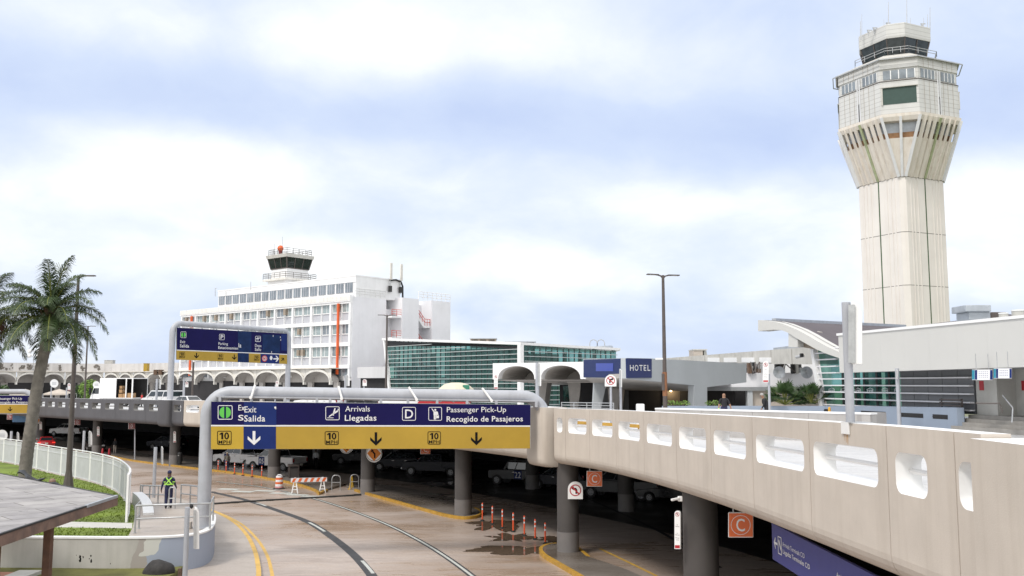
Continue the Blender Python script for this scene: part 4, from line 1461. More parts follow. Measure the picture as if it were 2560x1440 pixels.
# slim no parking sign on the nearest column
X, Yc = ccx[0]
sg = Sg(facing_plane(1695, 1320, Yc - .45, turn=-35))
t = thing('no_parking_sign', 'tall slim white no parking sign on the nearest column', 'road sign', sg.pl.P(*sg.uz(1695, 1320)))
def slim(sg, t, x0, y0, x1, y1):
 mb = MB(M['whiteclean'])
 arch_plate(sg, mb, x0, y0, x1, y1, 0, .05, n=12)
 mb.build('sign_plate', None, t)
 w_ = x1 - x0
 h_ = y1 - y0
 mb = MB()
 cx = (x0 + x1) / 2
 prohibit(sg, mb, cx, y0 + w_ * .62, w_ * .36, .052, 'park')
 mb.use(M['red'])
 mb.cut()
 sg.slab(mb, x0 + w_ * .08, y1 - h_ * .10, x1 - w_ * .08, y1 - h_ * .02, .05, .052)
 mb.pieces('symbol', None, t)
 mb = MB(M['ink'])
 sg.text(mb, 'NO', cx - w_ * .12, cx + w_ * .12, y0 + h_ * .36, y0 + h_ * .385, .052)
 sg.text(mb, 'PARKING', cx - w_ * .34, cx + w_ * .34, y0 + h_ * .40, y0 + h_ * .425, .052)
 sg.text(mb, 'NO', cx - w_ * .12, cx + w_ * .12, y0 + h_ * .58, y0 + h_ * .60, .052)
 sg.text(mb, 'ESTACIONE', cx - w_ * .36, cx + w_ * .36, y0 + h_ * .62, y0 + h_ * .645, .052)
 sg.text(mb, 'TOW AWAY', cx - w_ * .36, cx + w_ * .36, y0 + h_ * .70, y0 + h_ * .725, .052)
 sg.text(mb, 'ZONE', cx - w_ * .22, cx + w_ * .22, y0 + h_ * .75, y0 + h_ * .775, .052)
 mb.pieces('lettering', None, t)
slim(sg, t, 1688.5, 1276.5, 1703, 1372)
for px, yy0, yy1, k, lab in ((437, 1078, 1106, 5, 'slim white no parking sign on the column behind the gantry post'), (246, 1066, 1090, 6, 'slim white no parking sign on the column by the red cones'), (102, 1054, 1075, 7, 'slim white no parking sign on the farthest column by the palm trunk')):
 Yc = ccx[k][1]
 sg = Sg(facing_plane(px, yy0, Yc - .6, turn=-20))
 t = thing('no_parking_sign', lab, 'road sign', sg.pl.P(*sg.uz(px, (yy0 + yy1) / 2)))
 slim(sg, t, px - 3.2, yy0, px + 3.2, yy1)
# hanging terminal letter signs
def letter_sign(px0, py0, px1, py1, Yd, ch, col, lab, turn=0, ring_=True):
 sg = Sg(facing_plane((px0 + px1) / 2, py0, Yd, turn=turn))
 t = thing('terminal_letter_sign', lab, 'sign', sg.pl.P(*sg.uz((px0 + px1) / 2, py0)))
 w_, h_ = px1 - px0, py1 - py0
 mb = MB(M['whiteclean'])
 sg.slab(mb, px0, py0, px1, py1, 0, .08)
 mb.build('sign_box', None, t, bevel=.02)
 mb = MB(M[col])
 sg.slab(mb, px0 + w_ * .035, py0 + h_ * .035, px1 - w_ * .02, py1 - h_ * .035, .08, .084)
 mb.build('sign_face', None, t)
 mb = MB(M['letter'])
 cx, cy = (px0 + px1) / 2, (py0 + py1) / 2
 if ring_:
  sg.ring(mb, cx, cy, w_ * .39, w_ * .02, .088, 32)
 sg.text(mb, ch, cx - w_ * .17, cx + w_ * .17, cy - h_ * .24, cy + h_ * .24, .088, True)
 mb.pieces('lettering', None, t)
 a, b = sg.pl.P(*sg.uz(cx, py0), .04), None
 mb = MB(M['steel'])
 for x in (px0 + w_ * .2, px1 - w_ * .2):
  a = sg.pl.P(*sg.uz(x, py0 + 1), .04)
  mb.cut()
  mb.cyl(a, (a.x, a.y, max(a.z + .05, tab(ZB, Yd) + .02)), .02, .02, 6)
 mb.pieces('hanger', None, t)
 return t
letter_sign(1467, 1177, 1506, 1216, 41.8, 'C', 'orange', 'orange letter C sign hanging right of the no left turn sign', -4)
letter_sign(1821, 1280, 1884, 1343, 27.5, 'C', 'orange', 'largest orange letter C sign, hanging under the parapet nearest the camera', -6)
letter_sign(1051, 1112, 1076, 1135, 62, 'C', 'orange', 'small orange letter C sign half hidden under the yellow band of the big sign', 0)
letter_sign(321, 1057, 338, 1072.5, 95, 'D', 'maroon', 'dark red letter D sign above a thin white pole', 0)
letter_sign(186, 1048, 201, 1062, 105, 'D', 'maroon', 'dark red letter D sign partly behind the brown lamp post', 0)
letter_sign(17.5, 1036, 31, 1049, 112, 'D', 'maroon', 'dark red letter D sign under the far left Passenger Pick-Up sign', 0)
# orange diamond signs on round white plates
def diamond(cx, cy, rx, ry, Yd, lab):
 sg = Sg(facing_plane(cx, cy, Yd))
 t = thing('lane_shift_sign', lab, 'road sign', sg.pl.P(*sg.uz(cx, cy)))
 mb = MB(M['whiteclean'])
 P = [sg.pl.P(*sg.uz(cx + rx * math.cos(R(a)), cy + ry * math.sin(R(a))), 0) for a in range(0, 360, 12)]
 mb.extr(P, Vector((sg.pl.n.x, sg.pl.n.y, 0)) * .04)
 mb.build('sign_plate', None, t)
 mb = MB(M['ink'])
 sg.ring(mb, cx, cy, rx * .95, rx * .05, .042)
 mb.use(M['amber'])
 sg.shape(mb, [(cx, cy - ry * .86), (cx + rx * .86, cy), (cx, cy + ry * .86), (cx - rx * .86, cy)], .044)
 mb.use(M['ink'])
 for pts in ([(.0, .5), (.18, .5), (.18, .0), (.0, .1)], [(.0, .1), (.18, .0), (-.1, -.28), (-.24, -.16)], [(-.42, -.12), (-.02, -.3), (-.3, -.5)]):
  sg.shape(mb, [(cx + a * rx, cy + b * ry) for a, b in pts], .048)
 mb.build('symbol', None, t)
 return t
diamond(935, 1133.5, 20.2, 22.5, ccx[3][1] - .62, 'orange diamond bent arrow sign on a round white plate on a column')
diamond(866, 1115, 18, 19, 72, 'orange diamond sign mostly hidden behind the yellow band of the big sign')
diamond(94, 1050.5, 6.5, 9, ccx[7][1] - .9, 'far small orange diamond sign beside the palm trunk')
# ------------------------------------------------------------------ hotel
HA = Vector((-23.3, 134.0))
HU = Vector((-.767, .641))
HV = Vector((.641, .767))
HF = Pl(HA, HA + HU * 46)
HE = Pl(HA, HA + HV * 19)
if HE.n.dot(HU) > 0:
 HE.n = -HE.n
HB = 4.4
def H(u, v, z):
 q = HA + HU * u + HV * v
 return Vector((q.x, q.y, z))
def hbox(mb, u0, u1, v0, v1, z0, z1):
 return mb.hexa([H(u0, v0, z0), H(u1, v0, z0), H(u1, v1, z0), H(u0, v1, z0), H(u0, v0, z1), H(u1, v0, z1), H(u1, v1, z1), H(u0, v1, z1)])
hotel = thing('hotel_building', 'long white hotel block with rows of paired windows and an orange vertical pipe', 'building', (HA.x, HA.y, HB))
HL = 46.0
mb = MB(M['white'])
hbox(mb, 0.0, HL, 0.30, 6.6, HB, 20.3)
mb.build('wall', None, hotel)
mb = MB(M['lilac'])
hbox(mb, -.06, 0.0, 0.0, 6.5, HB, 20.55)
mb.build('end_wall', None, hotel)
mb = MB(M['greypanel'])
hbox(mb, .2, HL - .1, 0.02, 0.29, 10.2, 19.6)
mb.build('spandrel_wall', None, hotel)
mb = MB(M['white'])
hbox(mb, -.06, HL + .1, -.55, .25, 19.85, 20.72)
hbox(mb, -.06, HL + .1, -.42, .0, 19.55, 19.85)
hbox(mb, -.02, HL + .05, .30, 6.5, 20.3, 20.55)
mb.build('roof_edge', None, hotel)
mb = MB(pm('roof_panel_white', (0.74, 0.73, 0.70), 0.6, var=0.04, streak=0.35, sscale=2, dirt=(.45, .42, .38)))
for k in range(46):
 hbox(mb, k + .02, k + .98, -.58, -.55, 20.0, 20.68)
mb.build('fascia_panel', None, hotel)
FL = [(17.05, 19.8, 18.65), (13.85, 16.6, 15.45), (10.6, 13.35, 12.2)]
for zb, zt, _ in FL:
 mb = MB(M['white'])
 hbox(mb, -.03, HL + .05, -.45, .02, zb - .55, zb)
 mb.build('floor_band', None, hotel)
NB = 10
bw = HL / NB
for k in range(NB + 1):
 mb = MB(M['white'])
 u = min(max(k * bw, .2), HL - .2)
 hbox(mb, u - .2, u + .2, -.38, .02, 8.8, 19.6)
 mb.build('facade_column', None, hotel)
rnd = random.Random(4)
for fi, (zb, zt, zw) in enumerate(FL):
 for k in range(NB):
  for h in range(2):
   u0 = k * bw + .25 + h * (bw / 2 - .1)
   u1 = u0 + bw / 2 - .40
   mb = MB(M['whiteclean'])
   z0, z1 = zb + 1.25, zt - .08
   hbox(mb, u0 - .05, u0 + .06, -.12, .02, z0, z1)
   hbox(mb, u1 - .06, u1 + .05, -.12, .02, z0, z1)
   hbox(mb, u0, u1, -.12, .02, z0 - .08, z0 + .04)
   um = lerp(u0, u1, .5 if rnd.random() < .6 else .65)
   hbox(mb, um - .035, um + .035, -.08, .02, z0, z1)
   hbox(mb, u1 + .12, u1 + .25, -.2, .02, zb, zt)
   w_ = mb.build('window', None, hotel)
   mb = MB(rnd.choice([M['winglass'], M['winglass'], M['winglass2']]))
   hbox(mb, u0 + .06, u1 - .06, -.03, .015, z0, z1)
   mb.build('pane', None, w_)
   if rnd.random() < .34:
    a0 = u1 - .62 if h == 0 else u0 + .1
    mb = MB(M['acbrown'])
    hbox(mb, a0, a0 + .55, -.55, -.09, z0 + .25, z0 + 1.15)
    mb.build('air_conditioner', None, hotel)
# ground storey band of windows above the arcade
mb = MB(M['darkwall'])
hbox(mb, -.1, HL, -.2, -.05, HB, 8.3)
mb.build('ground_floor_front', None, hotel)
mb = MB(M['winglass2'])
for k in range(20):
 hbox(mb, k * 2.3 + .3, k * 2.3 + 2.0, .0, .28, 9.0, 10.0)
mb.build('clerestory', None, hotel)
mb = MB(M['redorange'])
hbox(mb, 2.35, 2.62, -.75, -.45, 9.2, 19.6)
mb.build('orange_pipe', None, hotel)
mb = MB(M['redorange'])
hbox(mb, 42.0, 42.3, -.75, -.45, 9.2, 19.6)
mb.build('orange_pipe', None, hotel)
# penthouse
PU = HF.px(538, 740)[0]
mb = MB(M['white'])
hbox(mb, 0.0, PU, .6, 9.4, 20.55, 23.6)
mb.build('penthouse_wall', None, hotel)
mb = MB(M['white'])
hbox(mb, -.08, PU + .1, .45, 9.5, 23.6, 23.78)
hbox(mb, 0, PU, .50, .60, 22.75, 23.6)
mb.build('penthouse_roof', None, hotel)
n = 17
for k in range(n):
 u0 = .7 + k * (PU - .6) / n
 u1 = u0 + (PU - .6) / n * .78
 mb = MB(M['greypanel'])
 hbox(mb, u0 - .05, u1 + .05, .52, .59, 21.25, 22.75)
 for f in (1 / 3, 2 / 3):
  um = lerp(u0, u1, f)
  hbox(mb, um - .04, um + .04, .46, .52, 21.3, 22.7)
 w_ = mb.build('window', None, hotel)
 mb = MB(M['winglass2'])
 hbox(mb, u0, u1, .49, .52, 21.3, 22.7)
 mb.build('pane', None, w_)
# end stair towers
mb = MB(M['lilac'])
hbox(mb, -1.6, 3.5, 8.4, 11.9, HB, 20.9)
mb.build('stair_tower', None, hotel)
mb = MB(M['lilac'])
hbox(mb, -1.6, 5, 14.8, 19.0, HB, 20.9)
hbox(mb, .8, 5, 11.9, 14.8, HB, 20.3)
mb.build('stair_tower', None, hotel)
mb = MB(M['lilac'])
hbox(mb, 1.0, 5, 6.6, 8.4, HB, 19.2)
mb.build('stair_recess_wall', None, hotel)
def rail(mb, a, b, h=1.0, r=.035, posts=3, rows=2):
 a, b = Vector(a), Vector(b)
 up = Vector((0, 0, 1))
 for k in range(rows):
  hh = h * (k + 1) / rows
  mb.cyl(a + up * hh, b + up * hh, r, r, 6)
 for k in range(posts):
  p = a.lerp(b, k / max(1, posts - 1))
  mb.cyl(p, p + up * h, r, r, 6)
 return mb
for z in (18.0, 14.8, 11.6, 8.6):
 mb = MB(M['white'])
 hbox(mb, -1.4, 1.0, 6.5, 8.45, z - .25, z)
 mb.build('landing', None, hotel)
 rail(MB(M['redpaint']), H(-1.4, 6.5, z), H(-1.4, 8.45, z), 1.0, .04, 3, 3).build('landing_rail', None, hotel)
for z in (17.6, 13.9, 10.2):
 # a flight going down to the right with its red rail
 mb = MB(M['white'])
 v = [H(-1.2, 11.9, z + .9), H(-1.2, 13.6, z - .7), H(-1.2, 14.8, z - .7), H(-1.2, 14.8, z - 1.05), H(-1.2, 13.4, z - 1.05), H(-1.2, 11.9, z + .45)]
 mb.extr(v, H(.6, 0, 0) - H(-1.2, 0, 0))
 mb.build('stair_flight', None, hotel)
 mb = MB(M['redpaint'])
 for hh in (.5, 1.0):
  mb.cyl(H(-1.25, 11.95, z + .9 + hh), H(-1.25, 13.6, z - .7 + hh), .045, .045, 6)
  mb.cyl(H(-1.25, 13.6, z - .7 + hh), H(-1.25, 14.75, z - .7 + hh), .045, .045, 6)
 for t in (0, .33, .66, 1):
  p = H(-1.25, lerp(11.95, 13.6, t), z + .9 - 1.6 * t)
  mb.cyl(p, p + Vector((0, 0, 1)), .04, .04, 6)
 for vv in (14.1, 14.7):
  p = H(-1.25, vv, z - .7)
  mb.cyl(p, p + Vector((0, 0, 1)), .04, .04, 6)
 mb.build('stair_rail', None, hotel)
rail(MB(M['whiteclean']), H(-1.5, 11.9, 20.9), H(-1.5, 19.0, 20.9), 1.2, .06, 8, 3).build('roof_rail', None, hotel)
rail(MB(M['whiteclean']), H(-.05, .3, 20.72), H(-.05, 6.4, 20.72), 1.1, .05, 7, 3).build('roof_rail', None, hotel)
# antennas and cable on the penthouse end
for v, zz in ((7.1, 22.6), (9.25, 22.4)):
 t = thing('panel_antenna', 'white panel antenna on the hotel roof, %s of the pair' % ('left' if v < 8 else 'right'), 'antenna', H(-.25, v, 21.8), 0, 'panel antennas on the hotel')
 MB(M['steel']).cyl(H(-.25, v, 21.6), H(-.25, v, 25.9), .06, .06, 6).build('mast', None, t)
 mb = MB(M['cream'])
 hbox(mb, -.55, -.3, v - .22, v + .22, 23.6, 26.2)
 mb.build('panel', None, t, bevel=.05)
 MB(M['black']).box(H(-.3, v, 22.2), (.5, .5, .9)).build('bracket', None, t)
tag(MB().tube([H(-.2, 7.1, 23.5), H(-.2, 8.4, 23.7), H(-.2, 9.4, 23.45), H(-.2, 9.75, 22.8), H(-.2, 9.8, 20.8)], .14, 8).build('cable', M['black'], smooth=60), 'thick black cable looping over the end of the hotel roof', 'cable')
for px, y0, y1, lab in ((538, 738, 720, 'thin bent pole at the left end of the hotel penthouse'), (565, 735, 727, 'small roof aerial near the left end of the hotel penthouse'), (627, 722, 704, 'thin roof aerial on the hotel penthouse left of the old tower')):
 a = at(px, y0 + 3, 150)
 b = at(px, y1, 150)
 q = MB().cyl(a, b, .06, .04, 6)
 if px == 565:
  q.cyl(b + Vector((-.5, 0, -.15)), b + Vector((.5, 0, -.15)), .04, .04, 6)
 if px == 538:
  q.cyl(b, b + Vector((.25, 0, -.1)), .06, .06, 6)
 tag(q.build('aerial', M['steel']), lab, 'aerial')
# old control tower on the hotel roof
tc_ = at(724, 700, 151)
ot = thing('rooftop_control_tower', 'old control tower cab with slanted green windows on the hotel roof', 'control tower', (tc_.x, tc_.y, 23.7))
TU, TV = HU, HV
def T(u, v, z):
 q = Vector((tc_.x, tc_.y)) + TU * u * .8 + TV * v * .8
 return Vector((q.x, q.y, z))
def tfrust(mb, h0, h1, z0, z1, g0=None, g1=None):
 g0 = g0 or h0
 g1 = g1 or h1
 return mb.hexa([T(-h0, -g0, z0), T(h0, -g0, z0), T(h0, g0, z0), T(-h0, g0, z0), T(-h1, -g1, z1), T(h1, -g1, z1), T(h1, g1, z1), T(-h1, g1, z1)])
mb = MB(M['white'])
tfrust(mb, 3.1, 3.1, 20.6, 24.6)
mb.build('tower_base', None, ot)
mb = MB(M['cream'])
tfrust(mb, 3.9, 3.9, 24.55, 24.85)
mb.build('walkway', None, ot)
mb = MB(M['white'])
tfrust(mb, 2.65, 2.65, 24.85, 26.55)
mb.build('cab_wall', None, ot)
mb = MB(M['darkglass'])
tfrust(mb, 2.7, 3.15, 26.6, 28.3)
mb.build('cab_glass', None, ot)
mb = MB(M['black'])
tfrust(mb, 2.55, 2.9, 26.9, 28.0)
mb.build('cab_interior', None, ot)
mb = MB(M['brown'])
tfrust(mb, 2.75, 2.76, 26.5, 26.65)
for su in (-1, 1):
 for sv in (-1, 1):
  mb.bar(T(su * 2.74, sv * 2.74, 26.6), T(su * 3.2, sv * 3.2, 28.3), .16, .16)
for f in (-.34, .34):
 for a, b in (((f * 2.74, -2.74), (f * 3.2, -3.2)), ((-2.74, f * 2.74), (-3.2, f * 3.2)), ((2.74, f * 2.74), (3.2, f * 3.2))):
  mb.bar(T(*a, 26.6), T(*b, 28.3), .10, .10)
mb.build('mullion', None, ot)
mb = MB(M['stone'])
tfrust(mb, 3.4, 3.55, 28.3, 28.85)
mb.build('cab_roof', None, ot)
for hs, z, col, nm in ((3.8, 24.85, 'steel', 'walkway_rail'), (3.1, 28.85, 'steel', 'roof_rail')):
 mb = MB(M['brown'])
 cs = [(-hs, -hs), (hs, -hs), (hs, hs), (-hs, hs), (-hs, -hs)]
 for a, b in zip(cs, cs[1:]):
  rail(mb, T(*a, z), T(*b, z), .95, .035, 5, 3)
 mb.build(nm, None, ot)
mb = MB(M['redorange'])
bl = at(701, 630, 150)
mb.sph((bl.x, bl.y, 30.0), .5, 14, 10, (1, 1, 1.05))
mb.use(M['maroon'])
mb.cyl((bl.x, bl.y, 28.85), (bl.x, bl.y, 29.6), .25, .3, 10)
mb.build('beacon', None, ot, smooth=40)
for px, y0, y1 in ((686, 645, 609), (706, 645, 592), (732, 645, 626), (746, 648, 622)):
 a, b = at(px, y0, 150), at(px, y1, 150)
 MB().cyl(a, b, .06, .03, 6).build('aerial', M['steel'], ot)
# ------------------------------------------------------------------ vaulted arcade
arc = thing('arcade_terminal', 'long curving terminal front of white scalloped arches under a flat stained roof', 'building', (-60, 170, 4.5))
hp = [Vector(H(u, -2.2, 0).xy) for u in (-1.5, 8, 18, 28, 38)]
lp_ = [Vector(((x - 1280) / F * y, y)) for x, y in ((447, 163.5), (405, 168), (370, 171), (332, 174), (300, 176), (262, 177), (217, 176), (167, 174.3), (112, 172), (48, 169.5), (-20, 166), (-90, 162), (-170, 157))]
lp_ = [q for q in lp_]
line = spl(hp[:4] + lp_, 10)
# arch springing points
pxs = [888, 826, 761, 699, 640, 588.5, 538, 490, 448, 407.5, 370, 334, 301, 263, 218, 168, 111, 48, -20, -90]
def line_at(px):
 for a, b in zip(line, line[1:]):
  fa, fb = a.x - (px - 1280) / F * a.y, b.x - (px - 1280) / F * b.y
  if fa * fb <= 0:
   return a.lerp(b, fa / (fa - fb) if fa != fb else 0)
SP = [line_at(x) for x in pxs]
SP = [q for q in SP if q]
ZA, ZS, ZTOP = 9.62, 8.05, 10.0
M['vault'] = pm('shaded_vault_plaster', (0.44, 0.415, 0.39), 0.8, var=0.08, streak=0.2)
for i in range(len(SP) - 1):
 a, b = SP[i], SP[i + 1]
 e = (b - a).normalized()
 L_ = (b - a).length
 nn = Vector((e.y, -e.x))
 if nn.dot(-a) < 0:
  nn = -nn
 N = 12
 vd = 1.85 if a.x > -59 else 5.0
 def q2(x, z, d):
  p = a + e * x + nn * d
  return Vector((p.x, p.y, z))
 cx, rx = L_ / 2, L_ / 2 - .12
 el = [(cx - rx * math.cos(math.pi * k / N), ZS + (ZA - ZS) * math.sin(math.pi * k / N) ** .85) for k in range(N + 1)]
 mb = MB(M['cream'])
 # arch rim: scalloped edge, a band about 0.35 m thick that follows the curve
 el2 = [(cx - (rx + .10) * math.cos(math.pi * k / N), ZS + (ZA - ZS + .36) * math.sin(math.pi * k / N) ** .85) for k in range(N + 1)]
 for k in range(N):
  p, q, r, s_ = el[k], el[k + 1], el2[k + 1], el2[k]
  mb.add([q2(*p, 0), q2(*q, 0), q2(*r, 0), q2(*s_, 0), q2(*p, -.5), q2(*q, -.5), q2(*r, -.5), q2(*s_, -.5)], [[0, 1, 2, 3], [0, 1, 5, 4], [3, 2, 6, 7]])
 mb.add([q2(-.12, ZS + .2, 0), q2(.14, ZS + .2, 0), q2(.14, ZS - .35, 0), q2(-.12, ZS - .35, 0), q2(-.12, ZS + .2, -.5), q2(.14, ZS + .2, -.5), q2(.14, ZS - .35, -.5), q2(-.12, ZS - .35, -.5)], HEX)
 # spandrel, set back a little
 for k in range(N):
  p, q = el2[k], el2[k + 1]
  mb.poly([q2(*p, -.3), q2(*q, -.3), q2(q[0], max(ZTOP, q[1]), -.3), q2(p[0], max(ZTOP, p[1]), -.3)])
 mb.build('arch', None, arc)
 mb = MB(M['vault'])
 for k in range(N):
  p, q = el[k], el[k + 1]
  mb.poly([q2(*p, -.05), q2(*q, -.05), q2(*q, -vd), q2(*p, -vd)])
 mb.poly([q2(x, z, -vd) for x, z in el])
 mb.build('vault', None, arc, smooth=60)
 mb = MB(M['vault'])
 d1 = vd - .4
 mb.add([q2(-.12, 4.4, -d1), q2(.5, 4.4, -d1), q2(.5, 4.4, -vd), q2(-.12, 4.4, -vd), q2(-.2, ZS, -d1), q2(.9, ZS, -d1), q2(.9, ZS, -vd), q2(-.2, ZS, -vd)], HEX)
 mb.build('arcade_column', None, arc)
f_ = offs(SP, 0)
sgn = 1
tst = offs(SP, 1.0)
if (tst[3]).length < SP[3].length:
 sgn = -1
back1, back2 = offs(SP, sgn * 1.2), offs(SP, sgn * 3.6)
dk1 = offs(SP, sgn * 8.9)
mb = MB(pm('arcade_roof_edge', (0.62, 0.58, 0.52), 0.75, var=0.12, scale=.5, streak=.4, sscale=1, dirt=(.25, .2, .16)))
for i in range(len(SP) - 1):
 a, b, c, d = SP[i], SP[i + 1], back2[i + 1], back2[i]
 f0 = offs(SP, -sgn * .15)
 a, b = f0[i], f0[i + 1]
 mb.hexa([(a.x, a.y, 10.02), (b.x, b.y, 10.02), (c.x, c.y, 10.02), (d.x, d.y, 10.02), (a.x, a.y, 10.16), (b.x, b.y, 10.16), (c.x, c.y, 10.16), (d.x, d.y, 10.16)])
mb.build('roof_slab', None, arc)
mb = MB(pm('stained_roof_wall', (0.55, 0.54, 0.54), 0.75, var=0.1, scale=.4, streak=.45, sscale=1, dirt=(.22, .2, .18)))
for i in range(8, len(SP) - 1):
 a, b = back2[i], back2[i + 1]
 c, d = offs(SP, sgn * 3.9)[i + 1], offs(SP, sgn * 3.9)[i]
 mb.hexa([(a.x, a.y, 10.16), (b.x, b.y, 10.16), (c.x, c.y, 10.16), (d.x, d.y, 10.16), (a.x, a.y, 11.75), (b.x, b.y, 11.75), (c.x, c.y, 11.75), (d.x, d.y, 11.75)])
mb.build('roof_wall', None, arc)
# dark scuffs left on the roof wall
for px, wd in ((8, 14), (30, 20), (60, 15), (78, 10), (84, 8), (122, 6), (153, 4), (211, 8), (246, 12)):
 p = None
 for a, b in zip(back2, back2[1:]):
  fa, fb = a.x - (px - 1280) / F * a.y, b.x - (px - 1280) / F * b.y
  if fa * fb <= 0:
   p = a.lerp(b, fa / (fa - fb))
   ee = (b - a).normalized()
 if p is None:
  continue
 nn = Vector((ee.y, -ee.x))
 if nn.dot(-p) < 0:
  nn = -nn
 mb = MB(M['trunk'])
 for k in range(7):
  u, z = random.uniform(-wd, wd) * .035, random.uniform(10.5, 11.4)
  rr_ = random.uniform(.12, .4)
  c0 = p + ee * u + nn * (.03 + .004 * k)
  mb.poly([(c0.x + ee.x * math.cos(t) * rr_ * random.uniform(.4, 1.2), c0.y + ee.y * math.cos(t) * rr_, z + math.sin(t) * rr_ * random.uniform(.4, 1.1)) for t in [j * .698 for j in range(9)]])
 mb.build('wall_stain', None, arc)
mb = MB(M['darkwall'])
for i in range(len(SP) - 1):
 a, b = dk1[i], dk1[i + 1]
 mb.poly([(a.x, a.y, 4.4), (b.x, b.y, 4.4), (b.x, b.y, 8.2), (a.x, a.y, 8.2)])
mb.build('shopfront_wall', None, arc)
# grey block between the arcade and the glass hall
A_, B_ = at(893, 960, 127).xy, at(990, 960, 122).xy
p_ = Pl(A_, B_)
mb = MB(pm('pale_block_concrete', (0.55, 0.55, 0.56), 0.75, var=0.06, scale=.3, streak=.25, dirt=(.4, .4, .4)))
mb.pbox(p_, 0, p_.len, 8.6, zat(917, 125), -8, 0)
tag(mb.build('concrete_block', None), 'plain pale concrete block between the last arcade arch and the green glass hall', 'wall')
mb = MB(M['darkwall'])
mb.pbox(p_, 0, p_.len, 4.5, 8.6, -8, -.6)
tag(mb.build('shadowed_wall', None), 'dark recessed wall under the plain pale concrete block', 'wall')
# ------------------------------------------------------------------ green glass hall
gl = thing('glass_hall', 'green glass hall with thin white horizontal fins and a sloping roof', 'building', (1, 102, 4.9))
GL, GC, GR = at(975, 960, 120).xy, at(1305, 960, 100).xy, at(1541, 960, 113).xy
G1, G2_ = Pl(GL, GC), Pl(GC, GR)
zl_, zc_, zr_ = zat(850, 120), zat(862.5, 100), zat(876, 113)
lean = .0
def gwall(plw, z0a, z0b, name, zbot=4.9):
 mb = MB(M['greenglass'])
 Lw = plw.len
 slant = .9 if plw is G1 else 0
 mb.poly([plw.P(slant, zbot), plw.P(Lw, zbot), plw.P(Lw, z0b), plw.P(-slant, z0a)])
 mb.build(name, None, gl)
 mb = MB(M['black'])
 n_ = int(Lw / 1.0)
 for k in range(1, n_):
  u = Lw * k / n_
  zt_ = lerp(z0a, z0b, u / Lw)
  mb.pbox(plw, u - .03, u + .03, zbot, zt_, -.12, .01)
 mb.build('mullion', None, gl)
gwall(G1, zl_ - .1, zc_ - .1, 'glass_wall')
gwall(G2_, zc_ - .1, zr_ - .1, 'glass_wall')
M['palefin'] = pm('pale_fin_metal', (.46, .49, .49), .45, var=.05)
ztopL = zat(867, 120)
fins = [(.0, .40, zat(866.5, 120)), (0, .66, zat(872, 120))]
z = zat(872.4, 100)
zz = [zat(866.5, 120), zat(877.5, 120)] + [zat(872.4, 100) - .53 * k for k in range(0, 13)]
for k, z in enumerate(sorted(set(zz), reverse=True)):
 u1 = G1.len
 if k == 0:
  u1 = G1.len * .36
 elif k == 1:
  u1 = G1.len * .62
 mb = MB(M['palefin'])
 mb.pbox(G1, -.5 if z > 9 else .1, u1, z - .035, z + .035, 0.02, .24)
 mb.build('sun_fin', None, gl)
 if k > 1:
  mb = MB(M['palefin'])
  mb.pbox(G2_, .2, G2_.len, z - .035 - .25, z + .035 - .25, 0.02, .24)
  if z < 11.7:
   mb.build('sun_fin', None, gl)
# dark louvre triangle below the roof line on the left face
mb = MB(M['black'])
v = [G1.P(-.8, zl_ - .12, .05), G1.P(G1.len - .3, zc_ - .12, .05), G1.P(G1.len - .3, zc_ - .5, .05), G1.P(G1.len * .62, ztopL - .35, .05), G1.P(G1.len * .62, ztopL - .1, .05), G1.P(G1.len * .36, ztopL - .05, .05), G1.P(G1.len * .36, ztopL + .3, .05), G1.P(-.8, ztopL + .1, .05)]
mb.poly(v)
mb.build('dark_soffit_band', None, gl)
mb = MB(M['whiteclean'])
mb.pbox(G1, G1.len - .25, G1.len + .25, 4.9, zc_, -.05, .45)
mb.build('corner_post', None, gl)
mb = MB(M['whiteclean'])
v = [G1.P(.9, 4.9, .1), G1.P(-.95, zl_, .1), G1.P(-1.25, zl_, .1), G1.P(.6, 4.9, .1)]
mb.extr(v, Vector((G1.n.x, G1.n.y, 0)) * .3)
mb.build('slanted_post', None, gl)
# roof as a tilted sheet with a white edge
rt = [G1.P(-1.4, zl_, .45), G1.P(G1.len + .3, zc_, .45), G2_.P(G2_.len + .4, zr_, .4)]
bk_ = [Vector((13.6, 128, zr_ + .1)), Vector((-3, 140, zl_ + .2))]
mb = MB(M['whiteclean'])
P5 = rt + bk_
mb.extr(P5, Vector((0, 0, .28)))
mb.build('roof', None, gl)
# inside: floors, columns and back wall seen through the glass
mb = MB(M['lilac'])
for z in (8.3,):
 mb.extr([G1.P(1, z, -1.2), G1.P(G1.len - .5, z, -1.2), G2_.P(G2_.len - .5, z, -1.2), Vector((10, 122, z)), Vector((-8, 130, z))], Vector((0, 0, .35)))
mb.build('inner_floor', None, gl)
mb = MB(M['winglass'])
for k in range(6):
 for plw in (G1, G2_):
  u = plw.len * (k + .5) / 6
  a = plw.P(u, 4.9, -2.2)
  mb.cut()
  mb.cyl(a, (a.x, a.y, 11.6), .25, .25, 10)
mb.pieces('inner_column', None, gl)
mb = MB(pm('hall_back_wall', (0.40, 0.50, 0.47), 0.7, var=.5, scale=.35, spots=.4))
mb.pbox(G1, 0, G1.len - 9.5, 4.9, 12.4, -9.2, -9)
mb.pbox(G2_, 9.5, G2_.len, 4.9, 11.6, -9.2, -9)
mb.build('inner_wall', None, gl)
